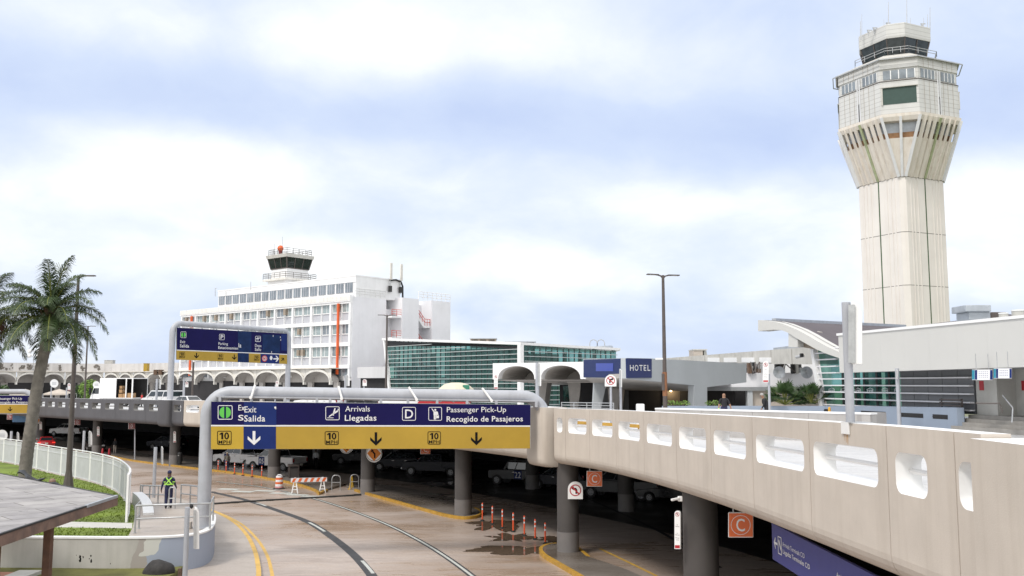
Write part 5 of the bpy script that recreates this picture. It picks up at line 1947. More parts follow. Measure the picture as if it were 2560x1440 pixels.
# roof plant
def roofbox(name, px0, px1, py0, py1, Yd, mat, lab, cat='air conditioner', dep=3.0, extra=None):
 a, b = at(px0, py1, Yd), at(px1, py0, Yd)
 t = thing(name, lab, cat, ((a.x + b.x) / 2, Yd, a.z))
 mb = MB(mat)
 mb.bx(a.x, Yd, a.z - .5, b.x, Yd + dep, b.z)
 mb.build('housing', None, t, bevel=.06)
 mb = MB(M['duct'])
 mb.bx(a.x - .12, Yd - .12, b.z, b.x + .12, Yd + dep + .12, b.z + .10)
 mb.build('lid', None, t)
 mb = MB(M['black'])
 w_ = b.x - a.x
 n_ = max(1, int(w_ / 1.0))
 for k in range(n_):
  x0 = a.x + w_ * (k + .15) / n_
  mb.cut()
  for j in range(4):
   zz_ = lerp(a.z, b.z, .18 + .18 * j)
   mb.bx(x0, Yd - .03, zz_, x0 + w_ * .7 / n_, Yd - .004, zz_ + (b.z - a.z) * .09)
 mb.pieces('louvre', None, t)
 return t
roofbox('rooftop_unit', 1176, 1240, 847, 858, 116, M['acbrown'], 'tan rooftop air unit left on the green glass hall', dep=3)
roofbox('rooftop_unit', 1264, 1338, 855, 864, 112, M['duct'], 'grey rooftop air unit nearer the corner post of the glass hall', dep=3)
a = at(1484, 880, 112)
mb = MB()
for dx in (0, .9):
 mb.tube([(a.x + dx - .45, a.y, a.z - .3), (a.x + dx - .45, a.y, a.z + 1.1), (a.x + dx - .3, a.y, a.z + 1.4), (a.x + dx, a.y, a.z + 1.5), (a.x + dx + .3, a.y, a.z + 1.4), (a.x + dx + .45, a.y, a.z + 1.1), (a.x + dx + .45, a.y, a.z - .3)], .05, 6)
tag(mb.build('roof_ladder_hoop', M['steel']), 'pair of thin metal hoops on the right end of the glass hall roof', 'ladder')
a, b = at(1480, 876, 111), at(1528, 873, 114)
tag(MB().tube([a, a + Vector((.5, 0, .3)), b + Vector((0, 0, .25)), b + Vector((.4, 0, -.4))], .22, 10).build('roof_pipe', M['duct'], smooth=50), 'grey pipe lying on the roof edge below the metal hoops', 'pipe')
# ------------------------------------------------------------------ white vaulted entrance canopy
CA, CB_ = at(1232, 945, 84).xy, at(1462, 945, 78).xy
pc = Pl(CA, CB_)
can = thing('entrance_canopy', 'white entrance canopy with two wide shallow arches beside the blue hotel sign', 'canopy', (CA.x, CA.y, 5.2))
zt_ = zat(907, 82)
zsp = zat(948, 81)
def uarch(px):
 return pc.px(px, 940)[0]
arches = [(uarch(1245), uarch(1336)), (uarch(1352), uarch(1451))]
mb = MB(M['white'])
edges = [pc.px(1232, 940)[0]]
prev = edges[0]
NN = 16
for a, b in arches:
 mb.pbox(pc, prev, a, zsp, zt_, -.6, 0)
 cx, rx = (a + b) / 2, (b - a) / 2
 zap = zt_ - .28
 for k in range(NN):
  t0, t1 = math.pi * k / NN, math.pi * (k + 1) / NN
  x0, x1 = cx - rx * math.cos(t0), cx - rx * math.cos(t1)
  z0, z1 = zsp + (zap - zsp) * math.sin(t0) ** .8, zsp + (zap - zsp) * math.sin(t1) ** .8
  mb.hexa([pc.P(x0, z0, -.6), pc.P(x1, z1, -.6), pc.P(x1, z1, 0), pc.P(x0, z0, 0), pc.P(x0, zt_, -.6), pc.P(x1, zt_, -.6), pc.P(x1, zt_, 0), pc.P(x0, zt_, 0)])
 prev = b
mb.pbox(pc, prev, pc.len + .3, zsp, zt_, -.6, 0)
mb.build('arched_front', None, can)
M['vault2'] = pm('canopy_vault_plaster', (.55, .52, .49), .8, var=.06)
for a, b in arches:
 cx, rx = (a + b) / 2, (b - a) / 2
 mb = MB(M['vault2'])
 for k in range(NN):
  t0, t1 = math.pi * k / NN, math.pi * (k + 1) / NN
  x0, x1 = cx - rx * math.cos(t0), cx - rx * math.cos(t1)
  z0, z1 = zsp + (zap - zsp) * math.sin(t0) ** .8, zsp + (zap - zsp) * math.sin(t1) ** .8
  mb.poly([pc.P(x0, z0, -.6), pc.P(x1, z1, -.6), pc.P(x1, z1 - .3, -4), pc.P(x0, z0 - .3, -4)])
 mb.poly([pc.P(cx - rx * math.cos(math.pi * k / NN), zsp + (zap - zsp) * math.sin(math.pi * k / NN) ** .8 - .3, -4) for k in range(NN + 1)])
 mb.build('vault', None, can, smooth=60)
mb = MB(M['vault'])
mb.poly([pc.P(-.2, zsp - .05, -.1), pc.P(pc.len + 9, zsp - .05, -.1), pc.P(pc.len + 9, zsp - .5, -10), pc.P(-.2, zsp - .5, -10)])
for u in (1.2, 5.0, 9.2):
 mb.cut()
 mb.hexa([pc.P(u, 4.9, -5.2), pc.P(u + .7, 4.9, -5.2), pc.P(u + .7, 4.9, -6), pc.P(u, 4.9, -6), pc.P(u - .3, zsp, -5.2), pc.P(u + 1.2, zsp, -5.2), pc.P(u + 1.2, zsp, -6), pc.P(u - .3, zsp, -6)])
mb.cuts = [0, 1] + mb.cuts[1:] if mb.cuts[1:] and mb.cuts[1] != 1 else mb.cuts
mb.pieces('canopy_support', None, can)
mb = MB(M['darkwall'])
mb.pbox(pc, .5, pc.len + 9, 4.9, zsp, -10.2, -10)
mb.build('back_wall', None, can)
mb = MB(M['greenglass'])
for k in range(6):
 mb.cut()
 mb.pbox(pc, 1.0 + 2.3 * k, 1.9 + 2.3 * k, 5.0, zsp - .6, -9.98, -9.9)
mb.pieces('door_glass', None, can)
# ------------------------------------------------------------------ grey canopy with the blue hotel sign
SC_, SR_ = at(1567, 920, 62).xy, at(1866, 920, 74).xy
SL_ = at(1458, 920, 72).xy
p1 = Pl(SL_, SC_)
p2 = Pl(SC_, SR_)
hs = thing('hotel_entrance_block', 'plain pale grey canopy block on a slab pillar behind the blue hotel sign', 'building', (SC_.x, SC_.y, 5.3))
M['palegrey'] = pm('pale_grey_render', (0.43, 0.455, 0.475), 0.7, var=0.04, scale=.5, streak=.12, sscale=1, dirt=(.33, .34, .35))
ztp = zat(897, 66)
zbt = zat(945, 64)
mb = MB(M['palegrey'])
uR0 = p2.px(1625, 920)[0]
# right hand upright panel: bottom edge runs down to the pillar and up again
u_a, z_a = p2.px(1567, 946)
pts = [(1567, 946), (1735, 963), (1735, 1030), (1768, 1030), (1768, 968), (1866, 956), (1866, 909), (1627, 896), (1567, 895)]
P_ = [p2.P(*p2.px(x, y)) for x, y in pts]
mb.extr(P_, Vector((-p2.n.x, -p2.n.y, 0)) * .5)
mb.build('wall', None, hs)
mb = MB(M['palegrey'])
P_ = [p1.P(*p1.px(x, y)) for x, y in ((1458, 944), (1561, 945.5), (1561, 895.3), (1458, 898))]
mb.extr(P_, Vector((-p1.n.x, -p1.n.y, 0)) * .4)
mb.build('wall', None, hs)
mb = MB(M['vault'])
c1, c2, c3 = p1.P(*p1.px(1458, 944), -.2), p2.P(*p2.px(1567, 946), -.3), p2.P(*p2.px(1735, 963), -.3)
mb.extr([Vector((c1.x, c1.y, zbt - .02)), Vector((c2.x, c2.y, zbt - .02)), Vector((c3.x, c3.y, zbt - .5)), Vector((c3.x + 2, c3.y + 11, zbt - 1.0)), Vector((c1.x + 3, c1.y + 14, zbt - 1.0))], Vector((0, 0, .3)))
mb.build('soffit', None, hs)
mb = MB(M['palegrey'])
for px0, px1_, Yd in ((1480, 1496, 76), (1722, 1734, 75)):
 a, b = at(px0, 1000, Yd), at(px1_, 1000, Yd)
 mb.cut()
 mb.hexa([(a.x, Yd, 4.9), (b.x, Yd, 4.9), (b.x, Yd + 1, 4.9), (a.x, Yd + 1, 4.9), (a.x + .2, Yd, zbt - .3), (b.x + .7, Yd, zbt - .3), (b.x + .7, Yd + 1, zbt - .3), (a.x + .2, Yd + 1, zbt - .3)])
mb.pieces('leaning_pillar', None, hs)
mb = MB(M['darkwall'])
a, b = at(1452, 1000, 84), at(1745, 1000, 84)
mb.bx(a.x, 84, 4.8, b.x + 3, 84.3, 9)
mb.build('back_wall', None, hs)
mb = MB(pm('lit_recess_wall', (0.13, 0.11, 0.09), 0.8, var=.1))
a, b = at(1660, 1000, 83.6), at(1735, 1000, 83.6)
mb.bx(a.x, 83.7, 4.8, b.x, 83.95, 8.4)
mb.build('recess_wall', None, hs)
mb = MB(pm('entrance_panel_grey', (0.12, 0.125, 0.13), 0.6))
for px0, px1_, c in ((1500, 1545, 'a'), (1546, 1572, 'b')):
 a, b = at(px0, 1000, 83.4), at(px1_, 1000, 83.4)
 mb.cut()
 mb.bx(a.x, 83.4, 4.8, b.x, 83.9, 8)
mb.pieces('entrance_panel', None, hs)
# ceiling lamp that is on
lp0 = at(1679, 976, 83)
lt = thing('wall_lamp', 'small warm lit lamp under the grey canopy', 'lamp', (lp0.x, 83, lp0.z))
MB(emat('warm_lamp', (1.0, .75, .4), 6)).sph((lp0.x, 83.4, lp0.z), .12, 8, 6).build('bulb', None, lt)
MB(M['steel']).cyl((lp0.x, 83.4, lp0.z + .1), (lp0.x, 83.4, lp0.z + .5), .05, .05, 6).build('stem', None, lt)
pt = D.objects.new('lamp_light', D.lights.new('lamp_light', 'POINT'))
COL.objects.link(pt)
pt.parent = lt
pt.location = (0, .1, -.15)
pt.data.energy = 25
pt.data.color = (1, .75, .45)
pt.data.shadow_soft_size = .1
# sign
hsn = thing('hotel_sign', 'blue wrap-around hotel sign reading HOTEL on its right face', 'sign', (SC_.x, SC_.y, zbt))
mb = MB(M['hotelblue'])
P_ = [p1.P(*p1.px(x, y, .05), .01) for x, y in ((1459, 943), (1566.3, 945), (1566.3, 896), (1459, 899.5))]
mb.extr(P_, Vector((p1.n.x, p1.n.y, 0)) * .04)
mb.build('sign_face', None, hsn)
sg = Sg(Pl(p1.L + p1.n * .055, p1.L + p1.n * .055 + p1.e))
mb = MB(pm('bright_blue_patch', (0.022, 0.055, 0.36), 0.35, var=.05))
sg.slab(mb, 1490, 908, 1533, 928, 0, .012)
mb.build('sign_patch', None, hsn)
mb = MB(pm('deep_hotel_blue', (0.014, 0.024, 0.115), 0.35, var=.05))
P_ = [p2.P(*p2.px(x, y, .09), .04) for x, y in ((1568, 945), (1629.5, 944.5), (1629.5, 897), (1568, 895.5))]
mb.extr(P_, Vector((p2.n.x, p2.n.y, 0)) * .05)
mb.build('sign_face', None, hsn)
sg = Sg(Pl(p2.L + p2.n * .095, p2.L + p2.n * .095 + p2.e))
mb = MB(M['letter'])
for i, (ch, x0, x1) in enumerate((('H', 1574.5, 1584), ('O', 1586.5, 1595.5), ('T', 1598, 1606.5), ('E', 1609, 1615.5), ('L', 1618.5, 1625.5))):
 sg.text(mb, ch, x0, x1, 912.7, 926.7, .01, True)
mb.pieces('lettering', None, hsn)
# ------------------------------------------------------------------ airport control tower
TX, TY = (2267.5 - 1280) / F * 130, 130.0
ct = thing('control_tower', 'tall pale concrete airport control tower flaring to an octagonal cab with dark windows', 'control tower', (TX, TY, 0))
fdir = math.atan2(-TY, -TX) + R(3.0)          # front chamfer looks at the camera
PA = fdir - math.pi / 4
def octo(h, k, z, off=0.0):
 pts = [(h, -(h - k)), (h, h - k), (h - k, h), (-(h - k), h), (-h, h - k), (-h, -(h - k)), (-(h - k), -h), (h - k, -h)]
 c, s_ = math.cos(PA), math.sin(PA)
 return [Vector((TX + x * c - y * s_, TY + x * s_ + y * c, z)) for x, y in pts]
def oloft(mb, levels, cap=True):
 rings = [octo(*l) for l in levels]
 mb.add([q for g in rings for q in g], [[i * 8 + k, i * 8 + (k + 1) % 8, (i + 1) * 8 + (k + 1) % 8, (i + 1) * 8 + k] for i in range(len(levels) - 1) for k in range(8)] +
           ([list(range(8))[::-1], list(range((len(levels) - 1) * 8, len(levels) * 8))] if cap else []))
 return mb
YT = 125.0
z_fl, z_op, z_ft = zat(442, YT), zat(352, YT), zat(303, YT)
z_b0, z_b1 = zat(296, YT), zat(158, YT)
z_c0, z_c1, z_c2 = zat(138, YT + 2), zat(103, YT + 2), zat(67, YT + 2)
M['towerc'] = pm('tower_concrete', (0.70, 0.665, 0.63), 0.75, var=0.05, scale=.25, streak=.35, sscale=1.6, dirt=(.58, .50, .44))
M['towerc2'] = pm('tower_flare_concrete', (0.70, 0.65, 0.59), 0.75, var=0.06, scale=.3, streak=.5, sscale=2.2, dirt=(.46, .36, .25))
def cladmat():
 m = pm('tower_cladding', (0.58, 0.58, 0.57), 0.45, var=.06, scale=.4, streak=.25, sscale=1.5, dirt=(.42, .40, .36))
 t = m.node_tree
 b = t.nodes['Principled BSDF']
 old = b.inputs['Base Color'].links[0].from_socket
 sep = nd(t, 'ShaderNodeSeparateXYZ')
 lk(t, nd(t, 'ShaderNodeNewGeometry'), 'Position', sep, 0)
 fr = mth(t, 'FRACT', mth(t, 'DIVIDE', sep.outputs[2], .62))
 ln = mth(t, 'LESS_THAN', fr, .10)
 mx = nd(t, 'ShaderNodeMix', data_type='RGBA')
 t.links.new(mth(t, 'MULTIPLY', ln, .7), mx.inputs[0])
 t.links.new(old, mx.inputs[6])
 mx.inputs[7].default_value = (.30, .30, .29, 1)
 t.links.new(mx.outputs[2], b.inputs['Base Color'])
 return m
M['clad'] = cladmat()
h0, k0, h1, k1 = 4.25, .62, 7.38, 3.48
oloft(MB(M['towerc']), [(h0 + .02, k0, -1), (h0, k0, z_fl)]).build('shaft', None, ct)
fmid = (z_op - z_fl) / (z_ft - z_fl)
def fl(f):
 return lerp(h0, h1, f), lerp(k0, k1, f)
oloft(MB(M['towerc2']), [(*fl(0), z_fl), (*fl(fmid), z_op)]).build('flare', None, ct)
mb = MB(M['duct'])
oloft(mb, [(fl(fmid)[0] - .5, fl(fmid)[1], z_op), (h1 - .9, k1, z_ft + .1)])
mb.build('flare_core', None, ct)
mb = MB(pm('rusty_brown', (.30, .17, .09), .8, var=.3))
oloft(mb, [(fl(fmid)[0] - .35, fl(fmid)[1], z_op), (fl(fmid + .12)[0] - .4, fl(fmid + .12)[1], z_op + .8)])
mb.build('flare_sill', None, ct)
mb = MB(M['towerc2'])
oloft(mb, [(*fl(.93), lerp(z_fl, z_ft, .93)), (h1 + .05, k1, z_ft), (h1 + .08, k1, z_b0)])
mb.build('ring_beam', None, ct)
# ribs running up the flare
A8, B8 = octo(h0, k0, z_fl), octo(h1, k1, z_ft)
cen = Vector((TX, TY, 0))
def outw(p, d):
 v = Vector((p.x - TX, p.y - TY, 0)).normalized()
 return p + v * d
M['ribw'] = pm('rib_white', (0.66, 0.67, 0.69), 0.6, var=.05, streak=.2)
M['ribgreen'] = pm('mossy_rib', (0.36, 0.40, 0.24), 0.8, var=.2, scale=1, streak=.3)
for i in range(8):
 mb = MB(M['ribw'])
 mb.bar(outw(A8[i], .05), outw(B8[i], .05), .38, .5, up=Vector((A8[i].x - TX, A8[i].y - TY, 0)).normalized())
 mb.build('edge_rib', None, ct)
 a0, a1, b0, b1 = A8[i], A8[(i + 1) % 8], B8[i], B8[(i + 1) % 8]
 long_ = (a1 - a0).length > 3
 fr = [k / 8 for k in range(1, 8)] if long_ else [.5]
 for f in fr:
  if long_:
   ff = f
  p, q = a0.lerp(a1, f), b0.lerp(b1, f)
  mid = long_ and abs(f - .5) < .01
  mb = MB(M['ribgreen'] if mid else (M['ribw'] if not long_ else M['towerc2']))
  mb.bar(outw(p, .0), outw(q, .02), .34 if mid or not long_ else .52, .26, up=Vector((p.x - TX, p.y - TY, 0)).normalized())
  mb.build('flare_rib', None, ct)
 if long_:
  mb = MB(pm('green_joint', (.06, .10, .05), .8, var=.3))
  p, q = Vector((a0 + a1) / 2), Vector((a0 + a1) / 2)
  p.z, q.z = 0, z_fl
  e = (a1 - a0).normalized()
  n_ = Vector((e.y, -e.x, 0))
  if n_.dot(p - cen) < 0:
   n_ = -n_
  for (s0, wd, dd) in ((0, .10, .02),):
   v = [p - e * wd + n_ * -.1, p + e * wd + n_ * -.1, p + e * wd + n_ * dd, p - e * wd + n_ * dd]
   mb.hexa(v + [x + Vector((0, 0, z_fl)) for x in v])
  mb.build('shaft_joint', None, ct)
  mb = MB(M['towerc'])
  # shallow flutes of the shaft
  for f in (.12, .2, .3, .7, .8, .88):
   p = a0.lerp(a1, f)
   p = Vector((p.x, p.y, 0))
   v = [p - e * .10 - n_ * .05, p + e * .10 - n_ * .05, p + e * .08 + n_ * .07, p - e * .08 + n_ * .07]
   mb.cut()
   mb.hexa(v + [x + Vector((0, 0, z_fl - .05)) for x in v])
  mb.pieces('shaft_flute', None, ct)
for yy in (580, 713):
 oloft(MB(M['trunk']), [(h0 + .012, k0, zat(yy, YT) - .04), (h0 + .012, k0, zat(yy, YT) + .04)], False).build('construction_joint', None, ct)
oloft(MB(M['trunk']), [(h0 + .02, k0, z_fl - .05), (h0 + .02, k0, z_fl + .05)], False).build('construction_joint', None, ct)
# small round drain holes on the flare
# cab block
hb, kb = 7.28, 3.45
zw0, zw1 = zat(210, YT), zat(188, YT)
oloft(MB(M['clad']), [(hb, kb, z_b0), (hb, kb, zw0 - .25)]).build('cab_block', None, ct)
oloft(MB(M['clad']), [(hb - .12, kb, zw0 - .25), (hb - .12, kb, zw1 + .25)]).build('window_band', None, ct)
oloft(MB(M['clad']), [(hb, kb, zw1 + .25), (hb, kb, z_b1 - .2)]).build('cab_block', None, ct)
oloft(MB(M['brown']), [(hb + .05, kb, zw0 - .30), (hb + .05, kb, zw0 - .2)]).build('sill_line', None, ct)
oloft(MB(M['stone']), [(hb + .25, kb, z_b1 - .2), (hb + .25, kb, z_b1 - .05), (hb - 2.6, kb - 1.1, z_c0 - .5)]).build('skirt_roof', pm('grey_roof_sheet', (.33, .32, .31), .6, var=.1), ct)
BB = octo(hb - .1, kb, 0)
for i in range(8):
 a, b = BB[i], BB[(i + 1) % 8]
 L_ = (b - a).length
 pw = Pl(a.xy, b.xy)
 cx_ = Vector((TX, TY))
 if pw.n.dot(((a + b) / 2).xy - cx_) < 0:
  pw.n = -pw.n
 front = L_ < 5.2
 groups = [(.08, .92)] if front else [(.06, .42), (.58, .94)]
 for f0, f1 in groups:
  npan = 4
  for k in range(npan):
   u0 = L_ * lerp(f0, f1, (k + .06) / npan)
   u1 = L_ * lerp(f0, f1, (k + .94) / npan)
   mb = MB(M['winglass2'])
   mb.pbox(pw, u0, u1, zw0, zw1, 0, .03)
   w_ = mb.build('window', None, ct)
   mb = MB(M['whiteclean'])
   mb.pbox(pw, u1, u1 + L_ * (f1 - f0) / npan * .12, zw0, zw1, 0, .08)
   mb.build('frame', None, w_)
 if front:
  mb = MB(pm('dark_green_screen', (.030, .065, .055), .5, var=.1))
  mb.pbox(pw, .06 * L_, .94 * L_, zat(272, YT), zat(231, YT), .10, .15)
  mb.build('green_screen', None, ct)
  mb = MB(M['stone'])
  mb.pbox(pw, .02 * L_, .98 * L_, zat(231, YT), zat(229, YT), .10, .35)
  mb.pbox(pw, .02 * L_, .06 * L_, zat(273, YT), zat(231, YT), .10, .3)
  mb.build('screen_frame', None, ct)
 else:
  mb = MB(M['ribw'])
  mb.cut()
  mb.pbox(pw, L_ * .5 - .28, L_ * .5 - .12, z_b0, zw1, .1, .22)
  mb.cut()
  mb.pbox(pw, L_ * .5 + .12, L_ * .5 + .28, z_b0, zw1, .1, .22)
  mb.pieces('vertical_strip', None, ct)
  mb = MB(M['black'])
  mb.pbox(pw, L_ * .5 - .12, L_ * .5 + .12, z_b0, z_b0 + 2.6, .1, .12)
  mb.build('vertical_slot', None, ct)
 # vertical cladding seams
 mb = MB(M['acbrown'])
 for f in ((.25, .5, .75) if front else (.13, .26, .38, .62, .74, .87)):
  mb.cut()
  mb.pbox(pw, L_ * f - .025, L_ * f + .025, zw1 + .25, z_b1 - .2, .1, .112)
  if not front:
   mb.pbox(pw, L_ * f - .025, L_ * f + .025, z_b0, zw0 - .3, .1, .112)
 mb.pieces('cladding_seam', None, ct)
# upper cab
hc, kc = 4.2, 1.72
oloft(MB(M['darkglass']), [(hc - .62, kc - .25, z_c0 - .6), (hc - .1, kc, z_c1 + .05)]).build('cab_glass', None, ct)
oloft(MB(M['black']), [(hc - 1.0, kc - .25, z_c0 - .6), (hc - .6, kc, z_c1)]).build('cab_interior', None, ct)
oloft(MB(M['clad']), [(hc, kc, z_c1), (hc + .05, kc, z_c1 + .3), (hc + .05, kc, z_c2 - .1), (hc - .1, kc, z_c2)]).build('cab_fascia', None, ct)
C0, C1 = octo(hc - .62, kc - .25, z_c0 - .6), octo(hc - .08, kc, z_c1 + .05)
for i in range(8):
 for f in ((0, .5) if (C1[(i + 1) % 8] - C1[i]).length > 3 else (0,)):
  p, q = C0[i].lerp(C0[(i + 1) % 8], f), C1[i].lerp(C1[(i + 1) % 8], f)
  MB().bar(p, q, .13, .13).build('mullion', M['brown'], ct)
mb = MB(M['steel'])
RR_ = octo(hc + .75, kc + .5, z_c0 - .35)
for i in range(8):
 rail(mb, RR_[i], RR_[(i + 1) % 8], .75, .045, 4, 2)
mb.build('walkway_rail', None, ct)
mb = MB(M['steel'])
g0 = octo(hb + .5, kb, z_b1 - .3)
for i in range(8):
 mb.bar(g0[i], g0[(i + 1) % 8], .12, .12)
mb.build('gutter', None, ct)
mb = MB(M['steel'])
a = octo(hb + .45, kb, 0)[6]
for px, py0, py1 in ((2094, 205, 232),):
 p = octo(hb + .35, kb, 0)
for (px, y0, y1, r) in ((2151, 95, 52, .07), (2154.5, 95, 35, .05), (2221, 62, 5, .07), (2267, 62, 0, .07), (2276, 62, 45, .05), (2309, 68, 44, .05), (2319, 74, 36, .06), (2325, 76, 18, .07), (2210, 65, 48, .05)):
 Ya = 127 + (0 if 2180 < px < 2300 else 2)
 MB().cyl(at(px, y0 + 4, Ya), at(px, y1, Ya), r, r * .5, 6).build('aerial', M['steel'], ct)
for px, py in ((2171, 78), (2185, 72), (2218, 60), (2305, 62)):
 p = at(px, py, 127.5)
 MB().cyl(p - Vector((0, 0, .7)), p + Vector((0, 0, .2)), .06, .06, 6).box(p + Vector((.15, 0, .15)), (.7, .12, .12)).box(p, (.25, .2, .35)).build('roof_device', M['steel'], ct)
# small external ladder cage at the left edge of the cab block
p0 = at(2095, 196, 131)
mb = MB(M['black'])
rail(mb, p0 + Vector((-.1, 0, -1.6)), p0 + Vector((.5, .6, -1.6)), 1.8, .05, 3, 4)
mb.build('side_cage', None, ct)
# ------------------------------------------------------------------ right terminal
rt_ = thing('terminal_building', 'right hand terminal with deep white fascia over a green glass and grey panel front', 'building', (21, 47, 5.6))
M['fascia'] = pm('white_fascia_panel', (0.56, 0.555, 0.535), 0.55, var=.03, scale=.3, streak=.08, sscale=1, dirt=(.55, .55, .54))
FA, FB = at(2098, 900, 52).xy, at(2560, 900, 38.5).xy
PF_ = Pl(FA, FA + (FB - FA) * 1.7)
zfb0, zft0 = zat(932, 52), zat(839, 52)
ftop = [PF_.P(*PF_.px(x, y)) for x, y in ((2098, 839), (2240, 826), (2400, 811), (2560, 795))]
zt0, zt1 = PF_.px(2098, 839)[1], PF_.px(2560, 795)[1]
zb0, zb1 = PF_.px(2098, 932)[1], PF_.px(2560, 917.5)[1]
Lf = PF_.px(2560, 900)[0]
def fz(a, b, u):
 return a + (b - a) * u / Lf
mb = MB(M['fascia'])
U1 = PF_.len
npn = 12
for k in range(npn):
 u0, u1 = U1 * k / npn, U1 * (k + 1) / npn - .004
 mb.hexa([PF_.P(u0, fz(zb0, zb1, u0), -.5), PF_.P(u1, fz(zb0, zb1, u1), -.5), PF_.P(u1, fz(zb0, zb1, u1), 0), PF_.P(u0, fz(zb0, zb1, u0), 0), PF_.P(u0, fz(zt0, zt1, u0), -.5), PF_.P(u1, fz(zt0, zt1, u1), -.5), PF_.P(u1, fz(zt0, zt1, u1), 0), PF_.P(u0, fz(zt0, zt1, u0), 0)])
mb.build('fascia', None, rt_)
mb = MB(M['whiteclean'])
mb.hexa([PF_.P(-.1, zt0, -.6), PF_.P(U1, fz(zt0, zt1, U1), -.6), PF_.P(U1, fz(zt0, zt1, U1), .06), PF_.P(-.1, zt0, .06), PF_.P(-.1, zt0 + .13, -.6), PF_.P(U1, fz(zt0, zt1, U1) + .13, -.6), PF_.P(U1, fz(zt0, zt1, U1) + .13, .06), PF_.P(-.1, zt0 + .13, .06)])
mb.build('roof_trim', None, rt_)
mb = MB(M['palegrey'])
mb.hexa([PF_.P(0.02, zb0 + .03, -8), PF_.P(U1, fz(zb0, zb1, U1) + .03, -8), PF_.P(U1, fz(zb0, zb1, U1) + .03, -.5), PF_.P(0.02, zb0 + .03, -.5), PF_.P(0.02, zt0 - .05, -14), PF_.P(U1, fz(zt0, zt1, U1) - .05, -14), PF_.P(U1, fz(zt0, zt1, U1) - .05, -.5), PF_.P(0.02, zt0 - .05, -.5)])
mb.build('roof', None, rt_)
GA, GB = Vector((19.6, 57.5)), Vector((22.6, 42.5))
PG = Pl(GA, GA + (GB - GA) * 1.6)
uS = PG.px(2253, 980)[0]
uP = PG.px(2437, 980)[0]
zfl_ = 6.35
ztg = 8.6
sl0 = PG.px(2068, 1012)[0]
sl1 = PG.px(2044, 872)[0]
zs1 = PG.px(2044, 872)[1]
mb = MB(M['greenglass'])
mb.poly([PG.P(sl0, zfl_), PG.P(uS, zfl_), PG.P(uS, ztg), PG.P(PG.px(2098, 880)[0], ztg + .9), PG.P(PG.px(2070, 870)[0], zs1 - .2), PG.P(sl1, zs1)])
mb.build('glass_wall', None, rt_)
mb = MB(M['whiteclean'])
mb.extr([PG.P(sl0 - .28, zfl_ - .2, .15), PG.P(sl1 - .28, zs1 + .3, .15), PG.P(sl1 + .05, zs1 + .3, .15), PG.P(sl0 + .05, zfl_ - .2, .15)], Vector((PG.n.x, PG.n.y, 0)) * .25)
mb.build('slanted_post', None, rt_)
for y in (872, 882.5, 899, 916.5, 932.5, 947.5, 963.5, 979.5, 996, 1011):
 u0, z = PG.px(2066, y)
 f = (z - zfl_) / (zs1 - zfl_)
 us = lerp(sl0, sl1, f)
 ue = uP if z < 8.2 else PG.px(2100, 900)[0]
 mb = MB(M['lilac'])
 mb.pbox(PG, us, ue, z - .035, z + .035, .05, .30)
 mb.build('sun_fin', None, rt_)
for px in (2108, 2140, 2161, 2193, 2224):
 u = PG.px(px, 980)[0]
 mb = MB(M['black'])
 mb.pbox(PG, u - .09, u + .09, zfl_, ztg, -.25, .02)
 mb.build('mullion', None, rt_)
# furniture and columns seen behind the glass
mb = MB(M['duct'])
for u in (2.6, 4.6):
 mb.cut()
 c = PG.P(u, zfl_, -1.4)
 mb.cyl(c, (c.x, c.y, 9), .35, .35, 14)
mb.pieces('inner_column', None, rt_)
mb = MB(pm('terminal_inner_wall', (.20, .30, .28), .7, var=.6, scale=.6, spots=.5))
mb.pbox(PG, -1, uS, zfl_, 10, -6.2, -6)
mb.build('inner_wall', None, rt_)
# white bands of lettering-like film: small house emblems on the panes
sg = Sg(Pl(PG.L + PG.n * .02, PG.L + PG.n * .02 + PG.e))
for cx in (2079, 2109, 2144, 2175, 2212, 2243):
 mb = MB(M['letter'])
 w_ = 8.0
 for pts in ([(-1, .1), (.1, -.35), (.1, -.2), (-1, .25)], [(.1, -.35), (1, .1), (1, .28), (.1, -.18)], [(-.95, .35), (.95, .35), (.95, .5), (-.95, .5)], [(-.95, .55), (-.7, .55), (-.7, .9), (-.95, .9)], [(-.35, .55), (-.1, .55), (-.1, .9), (-.35, .9)], [(.25, .55), (.5, .55), (.5, .9), (.25, .9)], [(.7, .55), (.95, .55), (.95, .9), (.7, .9)]):
  sg.shape(mb, [(cx + a * w_, 972 + b * w_) for a, b in pts], .0)
 mb.build('window_emblem', None, rt_)
mb = MB(pm('grey_wall_panel', (.155, .16, .17), .35, var=.05))
npn = 5
for k in range(npn):
 u0, u1 = lerp(uS, uP, k / npn), lerp(uS, uP, (k + 1) / npn)
 mb.pbox(PG, u0 + .015, u1 - .015, zfl_ + 0.0, ztg + .5, -.1, .02)
mb.build('grey_panel_wall', None, rt_)
mb = MB(M['black'])
mb.pbox(PG, uS, uP, zfl_, ztg + .4, -.14, -.1)
mb.build('panel_backing', None, rt_)
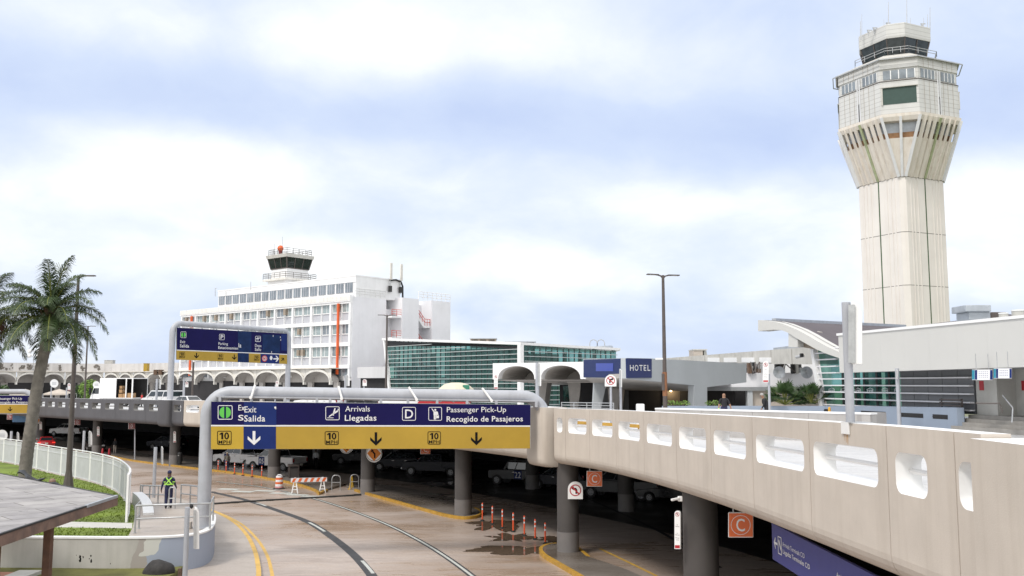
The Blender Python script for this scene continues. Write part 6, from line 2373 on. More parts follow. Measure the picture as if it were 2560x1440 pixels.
# entrance bay on the far right
ue = PG.len
mb = MB(M['stone'])
mb.pbox(PG, uP + .1, uP + 1.5, zfl_ - .2, ztg + .3, -1.6, .0)
mb.build('entrance_pier', None, rt_)
mb = MB(M['stone'])
mb.pbox(PG, uP + 1.5, uP + 2.7, zfl_ - .2, ztg + .3, -2.6, -1.0)
mb.build('entrance_pier', None, rt_)
mb = MB(M['darkwall'])
mb.pbox(PG, uP + 2.7, ue + 3, zfl_ - .2, ztg + .4, -3.4, -3.2)
mb.build('entrance_wall', None, rt_)
mb = MB(M['carglass'])
mb.pbox(PG, uP + 2.75, uP + 3.75, zfl_, zfl_ + 2.1, -1.3, -1.2)
w_ = mb.build('entrance_door', None, rt_)
mb = MB(M['steel'])
for u in (uP + 2.72, uP + 3.75):
 mb.pbox(PG, u, u + .07, zfl_, zfl_ + 2.2, -1.32, -1.16)
mb.pbox(PG, uP + 2.72, uP + 3.82, zfl_ + 2.12, zfl_ + 2.2, -1.32, -1.16)
mb.build('door_frame', None, w_)
mb = MB(M['yellow'])
mb.pbox(PG, uP + 3.0, uP + 3.6, zfl_ + 1.05, zfl_ + 1.1, -1.2, -1.19)
mb.build('door_tape', None, w_)
mb = MB(M['red'])
mb.pbox(PG, uP + .35, uP + .65, zfl_ + 1.15, zfl_ + 1.6, .0, .02)
mb.cut()
mb.pbox(PG, uP + 1.9, uP + 2.2, zfl_ + 1.15, zfl_ + 1.6, -1.0, -.98)
mb.pieces('wall_notice', None, rt_)
# hanging direction banners
for i, (px0, px1, y0, y1, Yd) in enumerate(((2431, 2482, 924, 950, 40.5), (2485, 2530, 921, 946, 38.6))):
 sg = Sg(facing_plane((px0 + px1) / 2, 935, Yd, turn=-15))
 p = sg.pl.P(*sg.uz((px0 + px1) / 2, 935))
 t = thing('hanging_banner', ['pale hanging direction banner with blue ends, left of the pair over the terminal steps', 'pale hanging direction banner with blue end, right of the pair over the terminal steps'][i], 'sign', p)
 mb = MB(M['lilac'])
 sg.slab(mb, px0, y0, px1, y1, 0, .05)
 mb.build('board', None, t)
 for (a, b, m_) in ((0, .13, 'bluepad'), (.14, .25, 'navy2'), (.88, 1.0, 'navy2')):
  mb = MB(pm('teal_film', (.02, .22, .32), .4) if m_ == 'bluepad' else M[m_])
  sg.slab(mb, lerp(px0, px1, a), y0 + 1, lerp(px0, px1, b), y1 - 1, .05, .056)
  mb.build('end_panel', None, t)
 mb = MB(M['navy2'])
 for k in range(4):
  yy = lerp(y0, y1, .2 + .17 * k)
  mb.cut()
  for j in range(5):
   xx = lerp(px0, px1, .32 + .1 * j)
   sg.slab(mb, xx, yy, xx + 3.2, yy + .8, .05, .054)
 mb.pieces('text_line', None, t)
 mb = MB(M['steel'])
 for f in (.2, .8):
  a = sg.pl.P(*sg.uz(lerp(px0, px1, f), y0), .02)
  mb.cut()
  mb.cyl(a, a + Vector((0, 0, .7)), .015, .015, 5)
 mb.pieces('hanger', None, t)
# steps and louvred barrier
M['stepc'] = pm('step_concrete', (.30, .285, .265), .75, var=.12, streak=.2)
st = thing('entrance_steps', 'pale steps leading up to the right hand terminal entrance', 'steps', PG.P(uP, 5.6, 1))
mb = MB(M['stepc'])
for k in range(4):
 z1 = 5.66 + .17 * (k + 1)
 mb.pbox(PG, uP - .1, ue + 4, 5.4, z1, -2, 1.3 - .32 * k)
mb.build('flight', None, st)
t = thing('louvred_barrier', 'dark barrier of horizontal metal bars beside the terminal steps', 'barrier', PG.P(uP - .5, zfl_, 1.2))
mb = MB(M['brown'])
for k in range(10):
 z = 5.75 + .14 * k
 mb.cut()
 mb.pbox(PG, uP - 1.5, uP + .05, z, z + .06, .75, .85)
mb.pieces('bar', None, t)
mb = MB(M['brown'])
for u in (uP - 1.5, uP):
 mb.cut()
 mb.pbox(PG, u - .04, u + .04, 5.6, 7.1, .7, .74)
mb.pieces('post', None, t)
h_ = thing('handrail', 'bent steel handrail on the terminal steps', 'handrail', at(2530, 1050, 37.5))
a = at(2530, 1056, 37.5)
b = at(2532, 1022, 37.5)
MB().tube([a, b, b + Vector((.12, .25, .06)), b + Vector((.5, 1.2, .2)), b + Vector((.9, 2.4, .5))], .03, 8).build('tube', M['steel'], h_)
h_ = thing('handrail', 'steel handrail against the entrance pier of the terminal', 'handrail', at(2450, 1008, 39.5))
a = at(2440, 1008, 40)
MB().tube([a, a + Vector((.7, -.6, .0)), a + Vector((.75, -.7, -.3)), a + Vector((.72, -.7, -.4))], .03, 8).build('tube', M['brown'], h_)
# blue painted crossing on the upper road by the steps
mb = MB(M['bluepad'])
q = [at(x, y, Yd) for x, y, Yd in ((2380, 1060, 38), (2700, 1066, 31), (2700, 1075, 27), (2470, 1070, 33))]
mb.poly([(p.x, p.y, zdeck(p.y) + .01) for p in q])
struct('road_marking', mb)
# swooping roof at the end of the terminal
SA, SB = at(1895, 815, 62).xy, at(2100, 880, 55.2).xy
PS = Pl(SA, SB)
sw = thing('swooping_roof', 'white upswept concrete roof beam with dark brown curved roof behind the terminal fascia', 'roof', (SA.x, SA.y, 9))
def W(x, y, d=0):
 return PS.P(*PS.px(x, y), d)
topc = [(1895, 800), (1912, 801), (1935, 804), (1955, 809), (1968, 814), (1990, 823), (2015, 836), (2040, 851), (2065, 865), (2100, 881)]
botc = [(1895, 828), (1912, 826), (1935, 824), (1955, 826), (1968, 831), (1990, 845), (2015, 859), (2040, 873), (2065, 884), (2100, 896)]
mb = MB(M['fascia'])
for (a, b), (c, d) in zip(zip(topc, topc[1:]), zip(botc, botc[1:])):
 mb.hexa([W(*c, -1.0), W(*d, -1.0), W(*d), W(*c), W(*a, -1.0), W(*b, -1.0), W(*b), W(*a)])
mb.build('curved_beam', None, sw)
mb = MB(M['fascia'])
mb.hexa([W(1968, 868, -.9), W(1991, 868, -.9), W(1991, 868, -.1), W(1968, 868, -.1), W(1968, 829, -.9), W(1991, 842, -.9), W(1991, 842, -.1), W(1968, 829, -.1)])
mb.build('upright', None, sw)
mb = MB(M['vault'])
mb.extr([W(1903, 819, -3), W(1966, 831, -3), W(1966, 831, -1), W(1903, 819, -1)], Vector((0, 0, .1)))
mb.build('underside', None, sw)
mb = MB(M['acbrown'])
mb.extr([W(1991, 847, -.6), W(2040, 876, -.6), W(1991, 868, -.6)], Vector((0, .1, 0)))
mb.build('shaded_gable', None, sw)
rid = [at(lerp(1935, 2262, k / 9), lerp(803, 817.5, k / 9), lerp(64, 86, k / 9)) for k in range(10)]
cur = [W(*p, -.5) for p in topc]
cur = [q + Vector((0, 0, .02)) for q in cur]
mb = MB(pm('dark_brown_roof_membrane', (0.090, 0.075, 0.085), 0.7, var=.15, scale=.6, streak=.2))
n = len(cur)
b = 0
mb.add(cur + rid, [[i, i + 1, n + i + 1, n + i] for i in range(n - 1)])
end = rid[-1]
mb.poly([cur[-1], Vector((31, 50, cur[-1].z)), Vector((38, 70, end.z)), end])
mb.build('roof_sheet', None, sw, smooth=60)
mb = MB(M['duct'])
for a, b in zip(rid, rid[1:]):
 mb.bar(a + Vector((0, 0, .05)), b + Vector((0, 0, .05)), .3, .3)
mb.build('ridge_edge', None, sw)
# roof plant on the terminal
def plant_box(t, px0, px1, py0, py1, Yd, dep, mat, nm):
 a, b = at(px0, py1, Yd), at(px1, py0, Yd)
 return MB().bx(a.x, Yd, a.z, b.x, Yd + dep, b.z).build(nm, mat, t, bevel=.04)
p = at(2447, 800, 48)
t = thing('rooftop_unit', 'grey stepped rooftop air handler on the right terminal', 'air conditioner', p)
plant_box(t, 2415, 2478, 762, 779, 47.8, 1.6, M['duct'], 'hood')
plant_box(t, 2423, 2476, 779, 800, 48, 1.4, M['duct'], 'housing')
plant_box(t, 2424, 2470, 800, 812, 48.1, 1.2, M['black'], 'base')
p = at(2497, 795, 49)
t = thing('rooftop_unit', 'low brown rooftop housing beside the grey air handler', 'air conditioner', p)
plant_box(t, 2479, 2517, 780, 800, 49, 1.5, M['brown'], 'housing')
plant_box(t, 2505, 2507, 783, 788, 48.98, .02, M['whiteclean'], 'plate')
for px0, px1, y0, y1, lab in ((2512, 2533, 783, 802, 'small pale round fan housing on the terminal roof'), (2545, 2575, 776, 800, 'pale round fan housing at the right edge of the terminal roof')):
 a, b = at(px0, y1, 46), at(px1, y0, 46)
 c = (a + b) / 2
 t = thing('roof_fan', lab, 'roof fan', c)
 r = (b.x - a.x) / 2
 MB().cyl((c.x, 46.5, a.z), (c.x, 46.5, b.z), r, r, 18).build('housing', M['stone'], t, smooth=40)
 MB().cyl((c.x, 46.5, b.z), (c.x, 46.5, b.z + .06), r * 1.08, r * 1.08, 18).build('lid', M['whiteclean'], t, smooth=40)
# ------------------------------------------------------------------ low walls and planters on the upper road
mp = [(6.3, 40.2), (9.6, 36.9), (12.95, 33.5)]
w1 = thing('median_wall', 'plain grey concrete median wall behind the beige parapet', 'wall', (9.6, 36.9, 5.6))
a, b = Vector((at(1638, 1030, 40.5).x, 40.5)), Vector((at(2176, 1040, 33.5).x, 33.5))
pm_ = Pl(a, b)
mb = MB(pm('grey_median_concrete', (.40, .385, .375), .75, var=.06, streak=.2))
npn = 4
for k in range(npn):
 u0, u1 = pm_.len * k / npn, pm_.len * (k + 1) / npn - .01
 mb.pbox(pm_, u0, u1, 5.4, 6.70, -.5, 0)
mb.build('wall_face', None, w1)
mb = MB(M['white'])
mb.pbox(pm_, 0, pm_.len + .02, 6.70, 6.76, -.52, .02)
mb.build('wall_cap', None, w1)
e2 = at(2216, 1040, 34.6)
mb = MB(pm('darker_median_concrete', (.33, .315, .31), .75, var=.06, streak=.2))
pe = Pl(pm_.P(pm_.len, 0).xy, e2.xy)
mb.pbox(pe, .02, pe.len, 5.4, 6.74, -.5, 0)
mb.build('wall_end', None, w1)
pw_ = thing('planter_wall', 'long blue grey planter wall in front of the terminal', 'wall', (16, 55, 5.6))
pp = [at(1655, 1015, 61), at(1800, 1015, 59), at(2060, 1015, 55.5), at(2215, 1016, 49.5), at(2392, 1019, 44)]
for i in range(4):
 a, b = pp[i].xy, pp[i + 1].xy
 p_ = Pl(a, b)
 mb = MB(M['bluegrey'])
 z0, z1 = pp[i].z, pp[i + 1].z
 mb.hexa([p_.P(0, 5.2, -.4), p_.P(p_.len, 5.2, -.4), p_.P(p_.len, 5.2, 0), p_.P(0, 5.2, 0), p_.P(0, z0, -.4), p_.P(p_.len, z1, -.4), p_.P(p_.len, z1, 0), p_.P(0, z0, 0)])
 mb.build('wall_panel', None, pw_)
 if i >= 2:
  mb = MB(M['black'])
  for f0, f1 in (((.0, .12), (.62, .99)) if i == 2 else ((.18, .55), (.68, .88))):
   mb.cut()
   mb.pbox(p_, p_.len * f0, p_.len * f1, 6.1, 6.32, -.02, .004)
   mb.pbox(p_, p_.len * f0, p_.len * f1, 6.19, 6.22, .0, .03)
  mb.pieces('slot', None, pw_)
mb = MB(M['bluegrey'])
p5 = pp[4]
mb.hexa([(p5.x, p5.y, 5.2), (p5.x + .3, p5.y - .05, 5.2), (p5.x + 1, p5.y + 3, 5.2), (p5.x + .6, p5.y + 3, 5.2), (p5.x, p5.y, p5.z), (p5.x + .3, p5.y - .05, p5.z), (p5.x + 1, p5.y + 3, p5.z), (p5.x + .6, p5.y + 3, p5.z)])
mb.build('wall_end', None, pw_)
# ------------------------------------------------------------------ white concourse behind, with the concrete walkway beam
cn = thing('concourse_building', 'low white concourse with a dark open bay behind the grey hotel canopy', 'building', (25, 80, 5))
mb = MB(M['lilac'])
a, b = at(1765, 970, 80), at(2075, 970, 80)
mb.bx(a.x, 80, zat(968, 80), b.x, 84, zat(932, 80))
mb.build('wall', None, cn)
a, b = at(1860, 970, 88), at(2080, 970, 88)
mb = MB(M['white'])
mb.bx(a.x, 88, 6, b.x, 90, zat(902, 88))
mb.build('wall', None, cn)
mb = MB(pm('grey_lintel', (.25, .26, .27), .7))
a, b = at(1767, 975, 80), at(2080, 975, 80)
mb.bx(a.x, 79.8, zat(977, 80), b.x, 84, zat(967.5, 80))
mb.build('lintel', None, cn)
mb = MB(M['darkwall'])
mb.bx(a.x, 86, 4.9, b.x, 86.3, 8)
mb.build('bay_wall', None, cn)
a, b = at(1881, 990, 80), at(1915, 990, 80)
mb = MB(M['tan'])
mb.bx(a.x, 80.2, 4.9, b.x + 6, 80.6, zat(977, 80))
mb.build('side_wall', None, cn)
a, b = at(1868, 990, 80), at(1881, 990, 80)
MB(M['palegrey']).bx(a.x, 79.9, 4.9, b.x, 80.6, zat(977, 80)).build('bay_pillar', None, cn)
bm = thing('walkway_beam', 'long weathered concrete walkway box crossing above the concourse', 'walkway', (22, 90, 9.5))
B0, B1 = at(1645, 900, 112), at(2038, 868, 72)
pb = Pl(B0.xy, B1.xy)
z0t, z1t, z0b, z1b = zat(897, 112), zat(866, 72), zat(906, 112), zat(911, 72)
mb = MB(M['stone'])
pb_l = pb.len
def bz(a, b, f):
 return lerp(a, b, f)
for k in range(10):
 f0, f1 = k / 10, (k + 1) / 10 - .004
 mb.hexa([pb.P(pb_l * f0, bz(z0b, z1b, f0), -2), pb.P(pb_l * f1, bz(z0b, z1b, f1), -2), pb.P(pb_l * f1, bz(z0b, z1b, f1), 0), pb.P(pb_l * f0, bz(z0b, z1b, f0), 0), pb.P(pb_l * f0, bz(z0t, z1t, f0), -2), pb.P(pb_l * f1, bz(z0t, z1t, f1), -2), pb.P(pb_l * f1, bz(z0t, z1t, f1), 0), pb.P(pb_l * f0, bz(z0t, z1t, f0), 0)])
mb.build('box_beam', None, bm)
for f0, f1 in ((.42, .5), (.53, .61), (.64, .71), (.74, .8)):
 mb = MB(M['whiteclean'])
 mb.hexa([pb.P(pb_l * f0, bz(z0b, z1b, f0) + .1, -.2), pb.P(pb_l * f1, bz(z0b, z1b, f1) + .1, -.2), pb.P(pb_l * f1, bz(z0b, z1b, f1) + .1, .06), pb.P(pb_l * f0, bz(z0b, z1b, f0) + .1, .06), pb.P(pb_l * f0, bz(z0b, z1b, f0) + .55, -.2), pb.P(pb_l * f1, bz(z0b, z1b, f1) + .55, -.2), pb.P(pb_l * f1, bz(z0b, z1b, f1) + .55, .06), pb.P(pb_l * f0, bz(z0b, z1b, f0) + .55, .06)])
 mb.build('side_panel', None, bm)
mb = MB(M['duct'])
mb.hexa([pb.P(pb_l * .8, z1t - .1, -1.8), pb.P(pb_l, z1t, -1.8), pb.P(pb_l, z1t, -.2), pb.P(pb_l * .8, z1t - .1, -.2), pb.P(pb_l * .8, z1t + .2, -1.8), pb.P(pb_l, z1t + .3, -1.8), pb.P(pb_l, z1t + .3, -.2), pb.P(pb_l * .8, z1t + .2, -.2)])
mb.build('top_cover', None, bm)
MB().cyl(at(1990, 893, 73.5), at(2010, 889, 73), .12, .12, 8).build('floodlight_arm', M['steel'], bm)
MB().box(at(2004, 888, 72.3), (.25, .3, .3)).build('floodlight', M['black'], bm, bevel=.05)
t = thing('roof_hut', 'small tan hut on the concourse roof right of the tall double lamp', 'hut', at(1750, 895, 118))
plant_box(t, 1734, 1757, 875, 900, 118, 3, M['tan'], 'wall')
a, b = at(1757, 900, 119), at(1770, 876, 119)
MB().hexa([(a.x, 118.2, a.z), (b.x, 119, a.z), (b.x, 121, a.z), (a.x, 121, a.z), (a.x, 118.2, b.z), (b.x - .2, 119, b.z - .1), (b.x - .2, 121, b.z - .1), (a.x, 121, b.z)]).build('wall', M['stone'], t)
a, b = at(1733, 876, 118), at(1768, 873, 118)
MB().bx(a.x, 117.9, a.z, b.x, 121.1, b.z).build('roof', M['stone'], t)
# dark machinery and dishes on the concourse roof
for i, (x0, x1, y0, y1, lab) in enumerate(((1868, 1905, 905, 932, 'jumble of dark and white roof machinery right of the grey canopy'), (1940, 2002, 893, 932, 'dark roof machinery between two round dishes'))):
 t = thing('roof_machinery', lab, 'machinery', at((x0 + x1) / 2, y1, 79.5))
 rn = random.Random(i + 3)
 for k in range(9):
  xx = lerp(x0, x1, rn.random())
  ya = lerp(y0, y1 - 8, rn.random())
  a = at(xx, y1 - 1, 79 + rn.random() * 3)
  b = at(xx + rn.uniform(3, 8), ya, a.y)
  m_ = rn.choice([M['black'], M['brown'], M['steel'], M['boot'], M['black'], M['stone']])
  MB().bx(a.x, a.y, a.z - .1, b.x, a.y + .6, b.z).build('cabinet', m_, t)
 for k in range(4):
  a = at(lerp(x0, x1, rn.random()), y1, 79)
  b = at(lerp(x0, x1, rn.random()), y0, 79.6)
  MB().cyl(a, b, .05, .05, 6).build('pipe', M['brown'], t)
for px, lab in ((1948, 'round grey dish on the concourse roof, left of the dark machinery'), (2017, 'round grey dish on the concourse roof, right of the dark machinery')):
 c = at(px, 931, 78.8)
 t = thing('satellite_dish', lab, 'dish', c, 0, 'dishes on the concourse roof')
 mb = MB(M['duct'])
 r = .52
 n_ = 20
 v = [c + Vector((0, .18, .05))] + [c + Vector((r * math.cos(2 * math.pi * k / n_), 0.02, r * math.sin(2 * math.pi * k / n_))) for k in range(n_)]
 mb.add(v, [[0, 1 + k, 1 + (k + 1) % n_] for k in range(n_)])
 mb.build('dish', None, t)
 MB().cyl(c + Vector((0, .2, -.5)), c + Vector((0, .2, .05)), .05, .05, 6).build('mount', M['steel'], t)
 mb = MB(M['steel'])
 for k in range(0, n_, 2):
  an = 2 * math.pi * k / n_
  mb.bar(c + Vector((0, .17, .05)), c + Vector((r * math.cos(an), 0, r * math.sin(an))), .02, .02)
 mb.build('dish_rib', None, t)
# roofs far left of the arcade: little plant boxes and tanks
for px0, px1, y0, y1, Yd, mt, lab, cat in ((260, 282, 901, 913, 182, 'stone', 'grey box on the arcade roof right of the thin lamp pole', 'roof box'), (358, 368, 909, 925, 171, 'yellow', 'tall yellow cabinet on the arcade roof', 'cabinet'),
                                           (383, 392, 925, 934, 168, 'boot', 'left of two rusty boxes on the arcade roof', 'roof box'), (395, 404, 925, 934, 167, 'boot', 'right of two rusty boxes on the arcade roof', 'roof box')):
 t = thing('roof_box', lab, cat, at((px0 + px1) / 2, y1, Yd))
 plant_box(t, px0, px1, y0, y1 + 3, Yd, 1.2, M[mt], 'housing')
 plant_box(t, px0 - .5, px1 + .5, y0 - .8, y0, Yd - .05, 1.3, M[mt], 'lid')
# ------------------------------------------------------------------ vehicles
def paint(name, col, rough=.25, coat=.6, metal=0.0):
 return pm(name, col, rough, metal=metal, var=.04, coat=coat)
P_WHITE = paint('white_car_paint', (.70, .70, .71))
P_BLACK = paint('black_car_paint', (.015, .015, .018))
P_RED = paint('red_car_paint', (.38, .015, .02))
P_BLUE = paint('shade_dark_blue_paint', (.006, .007, .016), rough=.5, coat=.0)  # blue darkened, under-deck shade put into the paint
P_SILVER = paint('shade_dark_silver_paint', (.055, .057, .06), rough=.4, coat=.2)  # silver darkened: shade of the covered lanes put into the paint
P_GREY = paint('shade_dark_grey_paint', (.04, .04, .043), rough=.5, coat=.1)  # grey darkened to carry the shade under the deck
P_BED = pm('bed_liner', (.02, .02, .02), .8)
M['chrome'] = pm('chrome', (.55, .55, .56), .15, metal=1.0, var=.05)
M['plate'] = pm('number_plate', (.55, .55, .5), .5)
def side_body(mb, outline, W, edge=.10, tuck=.05):
 """extrude a side outline (x, z) across the width with slightly rounded sides"""
 n = len(outline)
 cx = sum(p[0] for p in outline) / n
 cz = sum(p[1] for p in outline) / n
 def sec(y, s_):
  return [Vector((cx + (x - cx) * (1 - s_ * .012), y, cz + (z - cz) * (1 - s_ * .07))) for x, z in outline]
 S = [sec(-W / 2, 1), sec(-W / 2 + edge, 0), sec(W / 2 - edge, 0), sec(W / 2, 1)]
 mb.add([q for g in S for q in g], [[i * n + k, i * n + (k + 1) % n, (i + 1) * n + (k + 1) % n, (i + 1) * n + k] for i in range(3) for k in range(n)] + [list(range(n))[::-1], list(range(3 * n, 4 * n))])
 return mb
def arch_pts(cx, r, z0, n=8):
 return [(cx + r * math.cos(math.pi * k / n), max(z0, .34 + r * math.sin(math.pi * k / n))) for k in range(n + 1)]
SPEC = {
 # len, width, wheel r, front axle, rear axle, body outline top (front->rear), cabin bottom x0,x1,z ; roof x0,x1,z ; half widths
 'pickup': dict(L=5.8, W=2.0, r=.40, fa=1.95, ra=-1.75, zb=.46, top=[(2.82, .62), (2.86, .95), (2.72, 1.14), (1.45, 1.24), (-.95, 1.26)], cab=[(-.95, 1.5, 1.22), (-.75, .72, 1.90)], hw=(.93, .76), bed=True),
 'suv': dict(L=4.7, W=1.9, r=.37, fa=1.40, ra=-1.35, zb=.40, top=[(2.28, .55), (2.33, .85), (2.2, 1.0), (1.1, 1.10), (-2.2, 1.12), (-2.34, .9), (-2.3, .5)], cab=[(-2.2, 1.15, 1.08), (-1.75, .25, 1.66)], hw=(.88, .70), bed=False),
 'boxy': dict(L=4.6, W=1.9, r=.40, fa=1.45, ra=-1.35, zb=.50, top=[(2.2, .6), (2.22, 1.0), (2.15, 1.14), (.95, 1.20), (-2.15, 1.20), (-2.22, 1.1), (-2.2, .6)], cab=[(-2.15, .95, 1.18), (-2.1, .55, 1.86)], hw=(.90, .82), bed=False),
 'sedan': dict(L=4.7, W=1.84, r=.33, fa=1.40, ra=-1.35, zb=.32, top=[(2.3, .45), (2.34, .66), (2.1, .80), (1.0, .93), (-1.5, .98), (-2.25, .94), (-2.36, .7), (-2.3, .42)], cab=[(-1.75, 1.1, .93), (-1.0, .25, 1.42)], hw=(.84, .62), bed=False),
 'van': dict(L=5.2, W=2.0, r=.36, fa=1.7, ra=-1.6, zb=.40, top=[(2.5, .55), (2.55, .95), (2.4, 1.12), (1.7, 1.22), (-2.5, 1.22), (-2.55, .9), (-2.5, .5)], cab=[(-2.5, 1.75, 1.2), (-2.45, 1.0, 2.0)], hw=(.95, .86), bed=False),
}
def vehicle(kind, loc, heading, pt, label, cat, name, number=None, stripe=None, lights=False, rack=False, spare=False):
 s = SPEC[kind]
 t = thing(name, label, cat, loc, heading)
 W, r = s['W'], s['r']
 fa, ra, zb = s['fa'], s['ra'], s['zb']
 top = list(s['top'])
 if s['bed']:
  body = top + [(-.95, .78)] + [(-2.86, .78), (-2.86, .55)]
 else:
  body = top
 ar = r + .07
 bot = [(ra - ar, zb)] + arch_pts(ra, ar, zb)[::-1][0:] + arch_pts(fa, ar, zb)[::-1] + [(fa + ar, zb)]
 # bottom goes rear -> front
 outline = body + [(body[-1][0] + .02, zb)] + bot + [(body[0][0] - .02, zb)]
 clean = [outline[0]]
 for p in outline[1:]:
  if abs(p[0] - clean[-1][0]) + abs(p[1] - clean[-1][1]) > .012:
   clean.append(p)
 side_body(MB(pt), clean, W).build('body', None, t, local=True, smooth=35)
 if s['bed']:
  mb = MB(pt)
  mb.bx(-2.86, -W / 2 + .02, .78, -.93, -W / 2 + .14, 1.27)
  mb.bx(-2.86, W / 2 - .14, .78, -.93, W / 2 - .02, 1.27)
  mb.build('bed_side', None, t, local=True, bevel=.03)
  MB(pt).bx(-2.9, -W / 2 + .06, .72, -2.78, W / 2 - .06, 1.26).build('tailgate', None, t, local=True, bevel=.03)
  MB(P_BED).bx(-2.78, -W / 2 + .14, .781, -.95, W / 2 - .14, .80).build('bed_floor', None, t, local=True)
  MB(M['chrome']).bx(-3.06, -W / 2 + .08, .50, -2.86, W / 2 - .08, .72).build('rear_bumper', None, t, local=True, bevel=.04)
  MB(M['chrome']).bx(2.80, -W / 2 + .08, .50, 2.96, W / 2 - .08, .70).build('front_bumper', None, t, local=True, bevel=.04)
 (b0, b1, bz_), (t0, t1, tz) = s['cab']
 hb_, ht = s['hw']
 mb = MB(pt)
 v = [(b0, -hb_, bz_), (b1, -hb_, bz_), (b1, hb_, bz_), (b0, hb_, bz_), (t0, -ht, tz), (t1, -ht, tz), (t1, ht, tz), (t0, ht, tz)]
 mb.hexa(v)
 mb.build('cabin', None, t, local=True, bevel=.07)
 V = [Vector(q) for q in v]
 g = M['carglass']
 def pane(name, quad, u0, u1, w0, w1, off):
  a, b, c, d = quad     # bottom a->b, top d->c
  nrm = (b - a).cross(d - a).normalized()
  mid = (a + b + c + d) / 4
  if nrm.dot(mid - Vector(((b0 + b1) / 2, 0, mid.z))) < 0:
   nrm = -nrm
  def q(u, w):
   return a.lerp(b, u).lerp(d.lerp(c, u), w) + nrm * off
  p = [q(u0, w0), q(u1, w0), q(u1, w1), q(u0, w1)]
  mb = MB(g)
  mb.extr(p, nrm * .012)
  mb.build(name, None, t, local=True)
 nw = {'pickup': 2, 'sedan': 2, 'suv': 3, 'boxy': 3, 'van': 3}[kind]
 for sgn_, quad in ((-1, (V[0], V[1], V[5], V[4])), (1, (V[3], V[2], V[6], V[7]))):
  for k in range(nw):
   u0, u1 = .04 + .92 * k / nw + .015, .04 + .92 * (k + 1) / nw - .02
   pane('side_window', quad, u0, u1, .14, .86, .004)
 pane('windscreen', (V[1], V[2], V[6], V[5]), .06, .94, .08, .90, .004)
 pane('rear_window', (V[0], V[3], V[7], V[4]), .08, .92, .18, .86, .004)
 for ax in (fa, ra):
  for sy in (-1, 1):
   y0, y1 = sy * (W / 2 - .26), sy * (W / 2 - .01)
   wm = MB(M['rubber']).cyl((ax, y0, r), (ax, y1, r), r, r, 20).build('wheel', None, t, local=True, smooth=40)
   mb = MB(M['rim'])
   mb.cyl((ax, y1 - sy * .02, r), (ax, y1 + sy * .012, r), r * .62, r * .58, 16)
   mb.use(M['black'])
   for k in range(5):
    an = k * 2 * math.pi / 5
    mb.box((ax + math.cos(an) * r * .36, y1 + sy * .014, r + math.sin(an) * r * .36), (r * .16, .01, r * .16))
   mb.build('rim', None, wm, local=True)
 xf = top[1][0] - .02
 xr = -2.9 if s['bed'] else (s['top'][-2][0] - .0)
 zt_ = top[1][1]
 for sy in (-1, 1):
  MB(M['lamp']).box((xf - .02, sy * (W / 2 - .26), zt_ - .06), (.12, .34, .16)).build('headlight', None, t, local=True, bevel=.03)
  zl_ = {'pickup': 1.02, 'sedan': .80, 'suv': 1.0, 'boxy': 1.0, 'van': 1.0}[kind]
  MB(M['tail'] if lights else M['tailoff']).box((xr + .02, sy * (W / 2 - .14), zl_), (.10, .16 if kind != 'sedan' else .34, .34 if kind != 'sedan' else .12)).build('tail_light', None, t, local=True)
  MB(pt).box((b1 - .35, sy * (W / 2 + .08), bz_ + .10), (.12, .2, .14)).build('mirror', None, t, local=True, bevel=.03)
  for xx in (lerp(b0, b1, .42), lerp(b0, b1, .78)):
   MB(M['black'] if kind == 'pickup' else M['chrome']).box((xx - .3, sy * (W / 2 - .004), bz_ - .14), (.2, .03, .04)).build('door_handle', None, t, local=True)
 MB(M['black']).box((xf + .02, 0, zt_ - .12), (.06, W * .5, .26)).build('grille', None, t, local=True)
 MB(M['plate']).box((xr - (.18 if s['bed'] else .03), 0, .62 if s['bed'] else .72), (.02, .34, .16)).build('number_plate', None, t, local=True)
 if stripe:
  for sy in (-1, 1):
   x0, x1 = stripe
   pl_ = Pl((x0, sy * (W / 2 + .004)), (x1, sy * (W / 2 + .004)))
   MB(M['navy2']).bx(x0, sy * (W / 2 + .002) - .012, zb + .02, x1, sy * (W / 2 + .002) + .012, bz_ - .01).build('door_stripe', None, t, local=True)
   vv, ff = glyphs(number, True)
   xa, xb = min(q.x for q in vv), max(q.x for q in vv)
   mb = MB(M['letter'])
   wd = (x1 - x0) * .8
   sc_ = wd / (xb - xa)
   for_ = -1 if sy > 0 else 1
   mb.add([((x0 + x1) / 2 + for_ * ((q.x - xa) * sc_ - wd / 2), sy * (W / 2 + .022), .62 + q.y * .44 / CAPH) for q in vv], ff)
   mb.build('number', None, t, local=True)
 if rack:
  mb = MB(M['black'])
  for sy in (-1, 1):
   mb.bx(t0 + .15, sy * ht * .85 - .02, tz + .02, t1 - .1, sy * ht * .85 + .02, tz + .07)
  mb.bx(-.15, -.5, tz + .02, .15, .5, tz + .12)
  mb.build('roof_rack', None, t, local=True)
 if spare:
  MB(M['rubber']).cyl((xr - .22, 0, 1.0), (xr, 0, 1.0), .36, .36, 18).build('spare_wheel', None, t, local=True, smooth=40)
 return t
def vloc(px, py, z=0.0):
 q = gp(px, py, z)
 return Vector((q.x, q.y, z))
def hd(p, deg):
 """heading measured so that 180 points to the left of the picture"""
 return R(deg)
